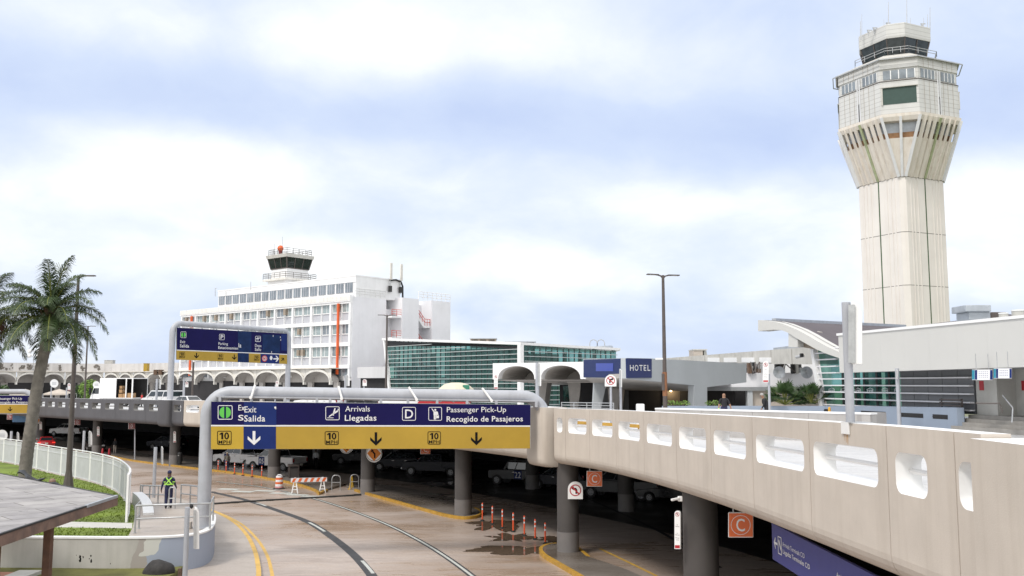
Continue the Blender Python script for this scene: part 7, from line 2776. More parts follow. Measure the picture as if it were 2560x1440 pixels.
# covered lanes: white pickups, seen from the side rear
vehicle('pickup', vloc(585, 1172) + Vector((0, 2.2, 0)), R(148), P_WHITE, 'white pickup with dark blue stripe numbered 08, just right of the gantry post', 'pickup truck', 'pickup_truck', '08', (.5, 1.22))
vehicle('pickup', vloc(676, 1180) + Vector((0, 2.0, 0)), R(150), P_WHITE, 'white pickup with dark blue door stripe numbered 05, half behind a column', 'pickup truck', 'pickup_truck', '05', (.5, 1.22))
vehicle('suv', vloc(872, 1172) + Vector((0, 5, 0)), R(165), P_GREY, 'dim grey hatchback parked deep under the upper road behind the striped barricade', 'car', 'parked_car')
vehicle('suv', vloc(990, 1178) + Vector((0, 1.0, 0)), R(168), P_BLUE, 'dark blue car in deep shade right of the orange diamond sign', 'car', 'parked_car')
vehicle('pickup', vloc(1088, 1192) + Vector((0, 1.2, 0)), R(160), P_BLUE, 'dark pickup in deep shade left of the column on the yellow kerbed island', 'pickup truck', 'pickup_truck')
vehicle('boxy', vloc(1297, 1216) + Vector((0, 1.2, 0)), R(152), P_SILVER, 'boxy silver off-roader with a dark stripe numbered 22 in the covered lanes', 'off-roader', 'off_roader', '22', (-.75, -.1), rack=True)
vehicle('suv', vloc(1385, 1226) + Vector((.5, 1.0, 0)), R(150), P_BLUE, 'dark car just left of the no left turn sign column', 'car', 'parked_car')
vehicle('pickup', vloc(1548, 1252) + Vector((.4, 1.5, 0)), R(150), P_SILVER, 'silver pickup behind the orange letter C sign in the covered lanes', 'pickup truck', 'pickup_truck')
vehicle('sedan', vloc(1655, 1262) + Vector((1.0, 1.5, 0)), R(155), P_BLACK, 'black car with one pale headlamp in the darkest part of the covered lanes', 'car', 'parked_car')
vehicle('pickup', vloc(160, 1092) + Vector((0, 1.5, 0)), R(160), P_WHITE, 'white pickup far left behind the palm trunk under the upper road', 'pickup truck', 'pickup_truck')
vehicle('sedan', vloc(104, 1122) + Vector((0, 1.0, 0)), R(118), P_RED, 'red car with lit tail lights driving behind the white fence', 'car', 'car', lights=True)
vehicle('suv', vloc(226, 1130) + Vector((0, 1.0, 0)), R(-60), P_BLACK, 'black car facing the camera beside the brown lamp post', 'car', 'car')
vehicle('suv', vloc(410, 1125) + Vector((0, 1.0, 0)), R(160), P_BLUE, 'dark car deep in shade left of the column behind the gantry post', 'car', 'parked_car')
# on the upper road
def deckloc(px, Yd):
 return Vector(((px - 1280) / F * Yd, Yd, zdeck(Yd)))
vehicle('van', deckloc(413, 107), R(150), P_WHITE, 'white minivan on the upper road left of the distant gantry post', 'minivan', 'minivan')
vehicle('sedan', deckloc(472, 97), R(140), P_WHITE, 'white car on the upper road right of the distant gantry post', 'car', 'car', rack=False)
vehicle('suv', deckloc(800, 92), R(165), P_WHITE, 'white car seen in the gap above the left half of the big sign', 'car', 'car')
vehicle('van', deckloc(1020, 88), R(170), P_WHITE, 'white van seen in the gap above the middle of the big sign', 'van', 'van')
vehicle('suv', deckloc(1112, 86), R(170), P_RED, 'red car seen in the gap above the big sign', 'car', 'car')
vehicle('sedan', deckloc(905, 96), R(165), P_BLACK, 'black car in the gap above the Arrivals lettering', 'car', 'car')
# delivery truck with open box
tl = deckloc(312, 119)
tr = thing('box_truck', 'white delivery truck with its box open at the rear, loaded with cartons', 'truck', tl, R(157))
bxm = MB(M['white'])
bxm.bx(-3.0, -1.25, 1.0, 2.6, 1.25, 1.1)
bxm.bx(-3.0, -1.25, 3.5, 2.6, 1.25, 3.6)
bxm.bx(-3.0, -1.25, 1.1, 2.6, -1.2, 3.5)
bxm.bx(2.54, -1.2, 1.1, 2.6, 1.2, 3.5)
bxm.build('cargo_box', None, tr, local=True)
# side towards the camera: front half closed, rear half open
mb = MB(M['white'])
mb.bx(-.2, 1.2, 1.1, 2.6, 1.25, 3.5)
mb.build('side_panel', None, tr, local=True)
mb = MB(M['whiteclean'])
mb.bx(-1.95, 1.2, 1.1, -1.8, 1.27, 3.5)
mb.bx(-3.0, 1.2, 1.1, -2.8, 1.25, 3.5)
mb.build('post', None, tr, local=True)
mb = MB(M['black'])
mb.bx(-2.95, -1.19, 1.105, 2.5, -1.17, 3.49)
mb.bx(.1, -1.1, 1.105, .15, 1.15, 3.49)
mb.build('inner_lining', None, tr, local=True)
cb = MB(M['white'])
cb.hexa([(2.75, -1.1, .6), (4.6, -1.1, .6), (4.6, 1.1, .6), (2.75, 1.1, .6), (2.75, -1.0, 2.5), (3.9, -1.0, 2.5), (3.9, 1.0, 2.5), (2.75, 1.0, 2.5)])
cb.build('cab', None, tr, local=True, bevel=.08)
mb = MB(M['carglass'])
mb.extr([Vector((2.95, 1.07, 1.6)), Vector((4.05, 1.07, 1.6)), Vector((3.8, 1.03, 2.3)), Vector((2.95, 1.03, 2.3))], Vector((0, .03, 0)))
mb.build('side_window', None, tr, local=True)
MB(M['black']).box((4.1, 1.35, 1.9), (.15, .3, .9)).build('mirror', None, tr, local=True)
MB(M['black']).bx(-2.9, -.5, .6, 4.3, .5, 1.0).build('chassis', None, tr, local=True)
for ax in (3.6, -1.6):
 for sy in (-1, 1):
  wm = MB(M['rubber']).cyl((ax, sy * .85, .48), (ax, sy * 1.15, .48), .48, .48, 18).build('wheel', None, tr, local=True, smooth=40)
  MB(M['steel']).cyl((ax, sy * 1.14, .48), (ax, sy * 1.17, .48), .26, .26, 12).build('rim', None, wm, local=True)
rot = Matrix.Rotation(R(157), 3, 'Z')
for i, (x, y, z, s_, lab) in enumerate(((-.75, .75, 1.1, .6, 'bottom left carton stacked in the open truck'), (-.75, .78, 1.72, .5, 'carton lying on another in the open truck'), (-.65, .7, 2.24, .42, 'topmost small carton in the open truck'), (-1.4, .7, 1.1, .62, 'carton standing alone left of the post in the open truck'), (-2.35, .75, 1.1, .7, 'large carton right of the post in the open truck'))):
 p = tl + rot @ Vector((x, y, z))
 t = thing('carton', lab, 'carton', p, R(157), 'cartons in the delivery truck')
 MB(M['cardboard']).bx(-s_ / 2, -s_ / 2, 0, s_ / 2, s_ / 2, s_ * .85).build('box', None, t, local=True)
 MB(M['tan']).bx(-s_ / 2 - .003, -.04, s_ * .4, s_ / 2 + .003, .04, s_ * .853).build('tape', None, t, local=True)
# ------------------------------------------------------------------ people
def person(name, label, loc, face, H_=1.75, top='navycloth', legs='navycloth', skin='skin', hair='hairblack', sleeves='long', arms=((-.10, .02), (.10, .02)), stride=.0, harness=False, cap=False, bald=False, stoop=0.0, elbow=(0.1, 0.1), held=None, hat=None):
 """face: heading in radians of the direction the person looks"""
 t = thing(name, label, 'person', loc, face)
 k = H_ / 1.75
 J = []
 E = []
 rad = []
 reg = []
 def j(x, y, z, r, parent, rg):
  J.append(Vector((x, y, z)) * k)
  rad.append(r * k)
  reg.append(rg)
  if parent is not None:
   E.append((parent, len(J) - 1))
  return len(J) - 1
 # x forward, y left
 fwd = stoop
 pel = j(0, 0, .96, .15, None, 'legs')
 wai = j(.02 * fwd, 0, 1.10, .125, pel, 'top')
 che = j(.10 * fwd, 0, 1.30, .15, wai, 'top')
 up = j(.16 * fwd, 0, 1.42, .10, che, 'top')
 nk = j(.2 * fwd, 0, 1.50, .062, up, 'skin')
 hd0 = j(.23 * fwd + .01, 0, 1.60, .092, nk, 'skin')
 hd1 = j(.25 * fwd + .015, 0, 1.68, .095, hd0, 'skin')
 j(.26 * fwd + .005, 0, 1.735, .06, hd1, 'skin')
 for side, (aswing, aout) in ((-1, arms[0]), (1, arms[1])):
  el = elbow[0] if side < 0 else elbow[1]
  s0 = j(.13 * fwd, side * .195, 1.40, .075, up, 'top')
  e0 = j(.08 * fwd + aswing * .55, side * (.21 + aout), 1.14, .056, s0, 'top' if sleeves == 'long' else 'armup')
  w0 = j(.08 * fwd + aswing + el * .8, side * (.23 + aout * 1.4), .90 + abs(el) * .25, .040, e0, 'top' if sleeves == 'long' else 'skin')
  hp = J[w0] / k
  pm0 = j(hp.x + .02 + el * .1, hp.y, hp.z - .07, .032, w0, 'skin')
  for f in range(4):
   fx = -.03 + .02 * f
   b = j(hp.x + .02 + fx + el * .15, hp.y - side * .004, hp.z - .12, .011, pm0, 'skin')
   j(hp.x + .025 + fx + el * .2, hp.y - side * .022, hp.z - (.165, .18, .175, .155)[f], .009, b, 'skin')
  th = j(hp.x + .055 + el * .1, hp.y - side * .01, hp.z - .085, .012, pm0, 'skin')
  j(hp.x + .065 + el * .1, hp.y - side * .02, hp.z - .12, .010, th, 'skin')
 for side, st_ in ((-1, stride), (1, -stride)):
  h0_ = j(0, side * .095, .90, .115, pel, 'legs')
  kn = j(st_ * .5 + .02, side * .10, .50, .082, h0_, 'legs')
  an = j(st_ * 1.0 - .02, side * .105, .10, .062, kn, 'legs')
  hl_ = j(st_ * 1.0 - .03, side * .10, .04, .042, an, 'shoe')
  j(st_ * 1.0 + .15, side * .115, .035, .036, hl_, 'shoe')
 me = D.meshes.new('person_body')
 me.from_pydata([tuple(q) for q in J], E, [])
 ob = D.objects.new('body', me)
 COL.objects.link(ob)
 sk = ob.modifiers.new('skin', 'SKIN')
 sk.use_smooth_shade = True
 for i, sv in enumerate(me.skin_vertices[0].data):
  sv.radius = (rad[i], rad[i] * (1.25 if reg[i] == 'top' and i in (wai, che) else 1))
  sv.use_root = (i == pel)
 me.skin_vertices[0].data[wai].radius = (.125 * k, .17 * k)
 me.skin_vertices[0].data[che].radius = (.14 * k, .20 * k)
 me.skin_vertices[0].data[pel].radius = (.135 * k, .175 * k)
 ss = ob.modifiers.new('sub', 'SUBSURF')
 ss.levels = ss.render_levels = 1
 dg = bpy.context.evaluated_depsgraph_get()
 nm = D.meshes.new_from_object(ob.evaluated_get(dg))
 D.objects.remove(ob)
 mats = {'top': M[top], 'armup': M[top], 'legs': M[legs], 'skin': M[skin], 'shoe': M['black']}
 names = list(mats)
 nm.materials.clear()
 for q in names:
  nm.materials.append(mats[q])
 segs = [(J[a], J[b], reg[b]) for a, b in E]
 for p in nm.polygons:
  c = p.center
  best, bd = 'top', 1e9
  for a, b, rg in segs:
   ab = b - a
   tt = max(0, min(1, (c - a).dot(ab) / max(1e-9, ab.length_squared)))
   d_ = (c - a - ab * tt).length
   if d_ < bd:
    bd, best = d_, rg
  if best == 'skin' and c.z < 1.47 * k and c.z > 1.3 * k and abs(c.y) < .1:
   best = 'top'
  p.material_index = names.index(best)
  p.use_smooth = True
 body = D.objects.new('body', nm)
 COL.objects.link(body)
 body.parent = t
 hc_ = J[hd1]
 # face and hair
 if not bald:
  mb = MB(M[hair if not cap else (hat or 'navycloth')])
  mb.sph(hc_ + Vector((-.008, 0, .025)) * k, .104 * k, 12, 8, (1.05, .95, .92))
  if cap:
   mb.box(hc_ + Vector((.11, 0, .02)) * k, (.10 * k, .14 * k, .015 * k))
  mb.build('cap' if cap else 'hair', None, t, local=True, smooth=60)
 mb = MB(M[skin])
 mb.cut()
 mb.box(hc_ + Vector((.085, 0, -.05)) * k, (.03 * k, .022 * k, .035 * k))
 mb.build('nose', None, t, local=True, bevel=.005)
 for sy in (-1, 1):
  MB(M[skin]).sph(hc_ + Vector((-.005, sy * .082, -.04)) * k, .024 * k, 8, 6, (.7, .4, 1.2)).build('ear', None, t, local=True, smooth=60)
  MB(M['black']).sph(hc_ + Vector((.074, sy * .03, -.025)) * k, .010 * k, 6, 4).build('eye', None, t, local=True)
 MB(M['maroon']).box(hc_ + Vector((.076, 0, -.088)) * k, (.012 * k, .042 * k, .008 * k)).build('mouth', None, t, local=True)
 if harness:
  mb = MB(M['hiviz'])
  zb_ = 1.12
  def tp(y, z, back=True):
   return Vector(((-.185 if back else .18) + (.02 if z > 1.38 else 0), y, z)) * k
  for a, b in (((-.15, 1.14), (.11, 1.45)), ((.15, 1.14), (-.11, 1.45))):
   for bk in (True, False):
    mb.bar(tp(*a, bk), tp(*b, bk), .05 * k, .012 * k, up=Vector((1, 0, 0)))
  for sy in (-1, 1):
   mb.bar(tp(sy * .11, 1.45), tp(sy * .11, 1.45, False), .05 * k, .012 * k)
  # belt around the chest
  n_ = 16
  pts = [Vector((.185 * math.cos(2 * math.pi * i / n_) - .0, .235 * math.sin(2 * math.pi * i / n_), 0)) * k for i in range(n_)]
  for i in range(n_):
   a, b = pts[i], pts[(i + 1) % n_]
   mb.add([a + Vector((0, 0, 1.12)) * k, b + Vector((0, 0, 1.12)) * k, b + Vector((0, 0, 1.175)) * k, a + Vector((0, 0, 1.175)) * k], [[0, 1, 2, 3]])
  # arm bands
  for sy in (-1, 1):
   c = J[[i for i in range(len(J)) if reg[i] in ('top',) and abs(J[i].z / k - 1.40) < .001 and J[i].y * sy > 0][0]]
   e_ = Vector((c.x, sy * .20 * k, 1.22 * k))
   d_ = (e_ - c).normalized()
   mb.cyl(c.lerp(e_, .68), c.lerp(e_, .95), .082 * k, .078 * k, 12, False)
  mb.build('reflective_harness', None, t, local=True)
 if held == 'vest':
  hp = J[[i for i in range(len(J)) if reg[i] == 'skin' and J[i].y < -.15 * k and J[i].z < .95 * k][0]]
  mb = MB(M['hiviz'])
  mb.hexa([hp + Vector(q) * k for q in ((-.05, -.03, -.34), (.10, -.05, -.32), (.10, .05, -.33), (-.05, .04, -.34), (-.04, -.03, .0), (.07, -.03, .0), (.07, .04, 0), (-.04, .03, 0))])
  o = mb.build('held_vest', None, t, local=True, bevel=.03)
 return t
vm = gp(437, 1262, ZL)
vmY = 48.0
pv = Vector(((437 - 1280) / F * vmY, vmY, ZL))
away = math.atan2(pv.y, pv.x)
person('person', 'man in navy overalls and cap with lime reflective harness, seen from behind on the ramp', (pv.x, pv.y, zramp((pv.x, pv.y)) + .005), away + R(-8), 1.88, 'navycloth', 'navycloth', 'skindark', arms=((.02, .04), (-.04, .08)), elbow=(.32, .02), harness=True, cap=True, stride=.05)
q = gp(567, 1180)
person('person', 'person in grey shirt and cap beside the white pickup numbered 08', (q.x, q.y, 0.0), away + R(15), 1.72, 'greycloth', 'navycloth', 'skindark', sleeves='short', cap=True, hat='acbrown', elbow=(.3, .25))
q = deckloc(1806, 52)
person('person', 'bald man in dark T-shirt holding a lime vest on the upper road', q + Vector((0, 0, .01)), R(-95), 1.76, 'blackcloth', 'navycloth', 'skin', bald=True, sleeves='short', held='vest', stride=.12, arms=((.04, .06), (-.02, .10)))
q = deckloc(1911, 53)
person('person', 'grey-haired person in black stooping beside the white sign pole on the upper road', q + Vector((0, 0, .01)), R(165), 1.72, 'blackcloth', 'blackcloth', 'skin', 'hairgrey', stoop=.9, stride=.14)
q = deckloc(383, 113)
person('person', 'worker in lime shirt beside the white minivan on the upper road', q, R(20), 1.72, 'hiviz', 'blackcloth', 'skindark', elbow=(.3, .3))
q = deckloc(361, 114)
person('person', 'person in red shirt by the open delivery truck', q, R(40), 1.7, 'redcloth', 'blackcloth', 'skindark', sleeves='short')
q = gp(783, 1174)
person('person', 'person in white shirt in the shade behind the rubbish bin under the upper road', (q.x, q.y + 1, 0), R(-90), 1.74, 'whitecloth', 'blackcloth', 'skindark', stride=.14)
q = gp(272, 1138)
person('person', 'person in dark clothes in the shade beside the two red cones', (q.x, q.y + 1.5, 0), R(-100), 1.74, 'blackcloth', 'tan', 'skindark', elbow=(.3, .3))
# ------------------------------------------------------------------ palms and shrubs
def frond(mb_r, mb_l, base, az, el, L_, droop, rn, leaf=.55, nleaf=34, wid=.035, stiff=.0):
 """one arching feather frond: rachis in mb_r, leaflets in mb_l"""
 pts = []
 d = Vector((math.cos(az) * math.cos(el), math.sin(az) * math.cos(el), math.sin(el)))
 p = Vector(base)
 n = 14
 for i in range(n + 1):
  pts.append(p.copy())
  p = p + d * (L_ / n)
  d = (d + Vector((0, 0, -droop * (.35 + 1.5 * i / n) / n))).normalized()
 mb_r.tube(pts, [lerp(.045, .010, i / n) for i in range(n + 1)], 5)
 side0 = Vector((-math.sin(az), math.cos(az), 0))
 for i in range(nleaf):
  f = .10 + .90 * (i + .5) / nleaf
  k = min(n - 1, int(f * n))
  q = pts[k].lerp(pts[k + 1], f * n - k)
  t = (pts[k + 1] - pts[k]).normalized()
  ll = leaf * (math.sin(math.pi * min(1, f * .92 + .06)) ** .6) * rn.uniform(.8, 1.15)
  for sgn_ in (-1, 1):
   o = (side0 * sgn_ * rn.uniform(.55, .95) + t * rn.uniform(.35, .7) + Vector((0, 0, rn.uniform(-.25, .35)))).normalized()
   a = q
   b = q + o * ll * .5
   c = b + (o + Vector((0, 0, -rn.uniform(.7, 1.5)))).normalized() * ll * .6
   wv = t.cross(o)
   wv = (t - o * t.dot(o)).normalized() * wid
   mb_l.add([a - wv * .5, a + wv * .5, b + wv, b - wv, c], [[0, 1, 2, 3], [3, 2, 4]])
def palm(name, label, trunk_pts, radii, crown, nfr, L_, seed, low=True, dead=0):
 rn = random.Random(seed)
 t = thing(name, label, 'palm tree', trunk_pts[0])
 path = spl(trunk_pts, 14)
 rr = [tab([(0, radii[0]), (.12, radii[1]), (.5, radii[2]), (.8, radii[3]), (1, radii[4])], i / (len(path) - 1)) * (1 + .05 * (i % 2)) for i in range(len(path))]
 MB().tube(path, rr, 18).build('trunk', M['trunk'], t, smooth=70)
 top = path[-1]
 # fibrous leaf bases under the crown
 mb = MB(M['boot'])
 for k in range(26):
  an = rn.uniform(0, 6.283)
  z0 = rn.uniform(-.75, .35)
  r0 = radii[4] * rn.uniform(.85, 1.15)
  a = top + Vector((math.cos(an) * r0, math.sin(an) * r0, z0))
  b = a + Vector((math.cos(an) * rn.uniform(.05, .2), math.sin(an) * rn.uniform(.05, .2), rn.uniform(.3, .55)))
  mb.bar(a, b, .16, .07, up=Vector((math.cos(an), math.sin(an), 0)))
 mb.sph(top + Vector((0, 0, .0)), radii[4] * 1.12, 12, 8, (1, 1, 2.2))
 mb.build('leaf_bases', None, t)
 R1, L1, R2, L2 = MB(M['foliage2']), MB(M['foliage']), MB(M['foliage2']), MB(M['foliage2'])
 for k in range(nfr):
  az = 2.399963 * k + rn.uniform(-.25, .25)
  f = k / (nfr - 1)
  el = R(lerp(72, -14, f ** .8)) + rn.uniform(-.12, .12)
  frond(R1, L1, top + Vector((0, 0, lerp(.75, .15, f))), az, el, L_ * rn.uniform(.85, 1.08) * lerp(.85, 1, f), lerp(1.3, 2.1, f) * rn.uniform(.85, 1.2), rn, leaf=.74, nleaf=90, wid=.017)
 b = len(R1.v)
 mb = MB()
 mb.mats = [M['foliage2'], M['foliage']]
 mb.v, mb.f, mb.m = R1.v + L1.v, R1.f + [[i + b for i in f] for f in L1.f], [0] * len(R1.f) + [1] * len(L1.f)
 mb.build('crown', None, t)
 if low:
  frond(R2, L2, top + Vector((.1, -.25, -.1)), R(186), R(28), L_ * .95, 1.9, rn, leaf=.55, nleaf=40, wid=.022)
  b = len(R2.v)
  mb = MB(M['foliage2'])
  mb.v, mb.f, mb.m = R2.v + L2.v, R2.f + [[i + b for i in f] for f in L2.f], [0] * (len(R2.f) + len(L2.f))
  mb.build('yellowing_frond', None, t)
 return t, top
PYd = 46.0
tp_ = [at(58, 1216, PYd), at(66, 1150, PYd), at(80, 1050, PYd), at(98, 940, PYd), at(117, 850, PYd), at(126, 806, PYd)]
tp_[0].z = ZL - .05
pxm = PYd / F
pt_, ptop = palm('palm_tree', 'tall palm with leaning grey trunk and full feathery crown beside the brown lamp post', tp_, [13.5 * pxm, 14.5 * pxm, 13.5 * pxm, 12.5 * pxm, 14 * pxm], None, 36, 3.35, 5)
# slender young spear leaf on top
MB().tube([ptop + Vector((.3, 0, .8)), ptop + Vector((.42, 0, 2.5))], [.03, .012], 5).build('spear_leaf', M['foliage2'], pt_)
mb = MB(M['foliage2'])
rn = random.Random(2)
for k in range(14):
 a = ptop + Vector((.40, 0, 2.3 + .03 * k))
 an = rn.uniform(0, 6.28)
 b = a + Vector((math.cos(an) * .4, math.sin(an) * .4, rn.uniform(.0, .45)))
 mb.bar(a, b, .015, .015)
mb.build('spear_tip', None, pt_)
# second palm just outside the left edge, its fronds and dead leaves reach into view
tp2 = [at(-60, 1216, 47), at(-57, 1100, 47), at(-52, 960, 47), at(-45, 850, 47), at(-42, 815, 47)]
tp2[0].z = ZL - .05
p2_, top2 = palm('palm_tree', 'palm at the left edge with only its fronds and a brown dead frond in view', tp2, [.32, .31, .29, .28, .3], None, 20, 3.2, 9, low=False)
mb = MB(M['deadfrond'])
rn = random.Random(8)
for k in range(50):
 a = top2 + Vector((rn.uniform(.5, 1.05), rn.uniform(-.4, .2), rn.uniform(.1, .5)))
 b = a + Vector((rn.uniform(-.1, .25), rn.uniform(-.1, .1), -rn.uniform(.6, 1.3)))
 mb.bar(a, b, .05, .015)
mb.tube([top2, top2 + Vector((.7, -.1, .5)), top2 + Vector((1.0, -.1, .0))], .04, 5)
mb.build('dead_frond', None, p2_)
def fan_palm(px, py, Yd, Hh, lab, seed, n=30):
 rn = random.Random(seed)
 b0 = at(px, py, Yd)
 t = thing('fan_palm', lab, 'palm plant', b0)
 mb, st_ = MB(M['leafdark']), MB(M['foliage2'])
 for k in range(n):
  az = rn.uniform(0, 6.283)
  el = R(rn.uniform(5, 85))
  d = Vector((math.cos(az) * math.cos(el), math.sin(az) * math.cos(el), math.sin(el)))
  L_ = Hh * rn.uniform(.45, .72)
  h = b0 + Vector((0, 0, .1)) + d * L_
  st_.bar(b0 + Vector((0, 0, .1)), h, .03, .03)
  x = d.cross(Vector((0, 0, 1)))
  x = x.normalized() if x.length > .05 else Vector((1, 0, 0))
  y = x.cross(d).normalized()
  nf = 15
  rl_ = Hh * rn.uniform(.38, .5)
  for j in range(nf):
   an = lerp(-1.5, 1.5, j / (nf - 1))
   tip = (d * math.cos(an) + x * math.sin(an) + y * rn.uniform(-.15, .15)).normalized()
   c = h + tip * rl_ * (.75 + .25 * math.cos(an))
   m_ = h + tip * rl_ * .5
   wv = tip.cross(y).normalized() * .045
   mb.add([h, m_ + wv, c + Vector((0, 0, -rl_ * .12)), m_ - wv], [[0, 1, 2, 3]])
 mb.build('fan_leaves', None, t)
 st_.build('leaf_stalk', None, t)
 return t
fan_palm(1962, 1016, 57.5, 1.55, 'bushy green fan palm in the planter left of the slanted white post', 1, 40)
fan_palm(2030, 1014, 57.8, 1.35, 'fan palm in the planter close against the slanted white post', 2, 34)
fan_palm(1998, 1016, 58.5, .8, 'small low fan palm between the two larger ones', 3, 18)
def shrub(px, py, Yd, w_, h, lab, seed, mat, n=260, name='shrub', cat='shrub', ls=.09):
 rn = random.Random(seed)
 b0 = at(px, py, Yd)
 t = thing(name, lab, cat, b0)
 mb = MB(mat)
 for k in range(n):
  u = Vector((rn.gauss(0, 1), rn.gauss(0, 1), rn.gauss(0, 1))).normalized() * rn.random() ** .4
  p = b0 + Vector((u.x * w_ / 2, u.y * w_ / 2, h * .5 + u.z * h / 2))
  o = Vector((rn.gauss(0, 1), rn.gauss(0, 1), rn.gauss(0, 1))).normalized()
  x = o.orthogonal().normalized() * ls * rn.uniform(.6, 1.5)
  y = o.cross(x).normalized() * ls * rn.uniform(.6, 1.5)
  mb.poly([p - x, p - y * .6, p + x, p + y * .6])
 mb.build('leaves', None, t)
 st_ = MB(M['boot'])
 for k in range(5):
  st_.bar(b0, b0 + Vector((rn.uniform(-.3, .3) * w_, rn.uniform(-.3, .3) * w_, h * .7)), .04, .04)
 st_.build('stems', None, t)
 return t
shrub(222, 1000, 160, 3.6, 3.6, 'bright green shrub beyond the arcade, right of the thin dark lamp pole', 4, M['leafbright'], 900, ls=.22)
shrub(204, 1000, 164, 2.6, 3.0, 'darker green shrub beyond the arcade, left of the thin dark lamp pole', 5, M['leafdark'], 600, ls=.2)
shrub(6, 1000, 160, 2.6, 2.6, 'green shrub under the arcade at the left edge', 6, M['leafdark'], 500, ls=.2)
for i, (px, Yd, lab) in enumerate(((1680, 61.5, 'low green plants in the planter left of the leaning slab pillar'), (1708, 61.3, 'low green plants in the planter just before the leaning slab pillar'), (1785, 60.5, 'low green plants in the planter right of the slab pillar'))):
 shrub(px, 1014, Yd, 1.2, .35, lab, 20 + i, M['leafbright'], 140, 'planter_plant', 'plant', ls=.06)
# ------------------------------------------------------------------ lamp posts
def lamp_head(mb, a, d, L_=.9, w_=.24):
 b = a + d * L_
 mb.bar(a, b, w_, .07)
 return mb
def lamppost(px, ybase_z, ytop, Yd, r0, r1, arms, lab, flare=False, rust=False):
 X = (px - 1280) / F * Yd
 ztop = zat(ytop, Yd)
 t = thing('lamp_post', lab, 'lamp post', (X, Yd, ybase_z))
 MB().cyl((X, Yd, ybase_z), (X, Yd, ztop), r0, r1, 14).build('pole', M['brown'], t, smooth=40)
 if flare:
  mb = MB()
  mb.lathe((X, Yd, ybase_z), [(r0 * 2.0, 0), (r0 * 1.75, .25), (r0 * 1.15, .95), (r0 * 1.0, 1.15)], 8)
  mb.build('pole_base', M['brown'], t)
 for d in arms:
  d = Vector(d).normalized()
  a = Vector((X, Yd, ztop - .05))
  MB().tube([a + Vector((0, 0, -.15)), a + d * .15 + Vector((0, 0, .0)), a + d * .35 + Vector((0, 0, .05))], .05, 6).build('arm', M['brown'], t)
  hd_ = MB(M['brown'])
  lamp_head(hd_, a + d * .3 + Vector((0, 0, .06)), d, .75, .28)
  ho = hd_.build('lamp_head', None, t, bevel=.02)
  q = a + d * .7 + Vector((0, 0, .018))
  MB(M['lamp']).bar(q - d * .2, q + d * .2, .2, .01).build('lens', None, ho)
 if rust:
  MB(pm('rust', (.22, .10, .05), .9, var=.4)).cyl((X, Yd, zat(990, Yd)), (X, Yd, zat(930, Yd)), r0 * 1.03, r0 * 1.0, 14).build('rust_band', None, t, smooth=40)
  MB(M['brown']).box((X - .12, Yd - .12, zat(955, Yd)), (.16, .1, 1.0)).build('control_box', None, t)
  MB(M['whiteclean']).box((X - .3, Yd, zat(897, Yd)), (.5, .12, .1)).build('camera', None, t)
 return t
LY = 58.0
lx = zat(1196, LY)
lamppost(189, ZL, 690, 56, .18, .08, [(1, -.05, 0)], 'tall brown lamp post on the lawn with one arm beside the palm', True)
# lean of nothing: straight pole
lamppost(1660, zdeck(56), 688, 56, .145, .085, [(-1, -.25, .02), (1, .2, 0)], 'tall double armed lamp post in front of the grey hotel canopy', rust=True)
lamppost(967, zdeck(104), 788, 104, .15, .09, [(-1, -.2, 0), (1, .2, 0)], 'double armed lamp post in front of the hotel end wall and glass hall')
lamppost(219, zdeck(130), 815, 130, .14, .09, [(.6, .6, 0)], 'thin dark lamp pole behind the palm, right of the brown lamp post')
lamppost(486, zdeck(112), 905, 112, .13, .12, [], 'thin dark pole below the yellow band of the distant gantry sign')
# globe lamp behind the palm
Xg, Yg = (87 - 1280) / F * 165, 165
t = thing('globe_lamp', 'thin lamp post with white globe lamps rising behind the arcade roof', 'lamp post', (Xg, Yg, 10.2))
MB().cyl((Xg, Yg, 10.2), (Xg, Yg, zat(872, Yg)), .07, .06, 8).build('pole', M['steel'], t)
for dx in (-.75, .75):
 for yy in (877, 888):
  z = zat(yy, Yg)
  MB().cyl((Xg, Yg, z), (Xg + dx, Yg, z), .04, .04, 6).build('arm', M['steel'], t)
  MB().sph((Xg + dx, Yg, z - .1), .36, 12, 8).build('globe', M['whiteclean'], t, smooth=60)
# ------------------------------------------------------------------ sign posts with edge-on panels
def edge_sign(px, ytop, zbase, Yd, r, pan, lab, bracket=False, front=None):
 """pole with a round topped panel; pan=(x0,x1,y0,y1,turn)"""
 X = (px - 1280) / F * Yd
 t = thing('sign_post', lab, 'sign post', (X, Yd, zbase))
 MB().cyl((X, Yd, zbase), (X, Yd, zat(ytop, Yd)), r, r, 14).build('pole', M['pipe'], t, smooth=40)
 x0, x1, y0, y1 = pan
 sg = Sg(facing_plane((x0 + x1) / 2, y0, Yd))
 mb = MB(M['whiteclean'])
 w_ = x1 - x0
 # only the outer top corner is rounded as the panel is seen nearly edge-on
 P = [(x0, y1), (x1, y1), (x1, y0 + w_ * 1.3)] + [(x0 + w_ * math.cos(R(a)), y0 + w_ * 1.3 - w_ * 1.3 * math.sin(R(a))) for a in range(15, 91, 15)]
 pts = [sg.pl.P(*sg.uz(*q), 0) for q in P]
 depth = Vector((X, Yd, 0)).normalized()
 mb.extr([q - depth * .25 for q in pts], depth * .5)
 mb.build('sign_panel', None, t, bevel=.008)
 mb = MB(M['steel'])
 a = sg.pl.P(*sg.uz(x0 - 1, y0 + (y1 - y0) * .04))
 sg.slab(mb, x0 - w_ * .25, y0 + (y1 - y0) * .05, x0 + w_ * .35, y1 - (y1 - y0) * .02, .26, .30)
 mb.build('mounting_strip', None, t)
 return t
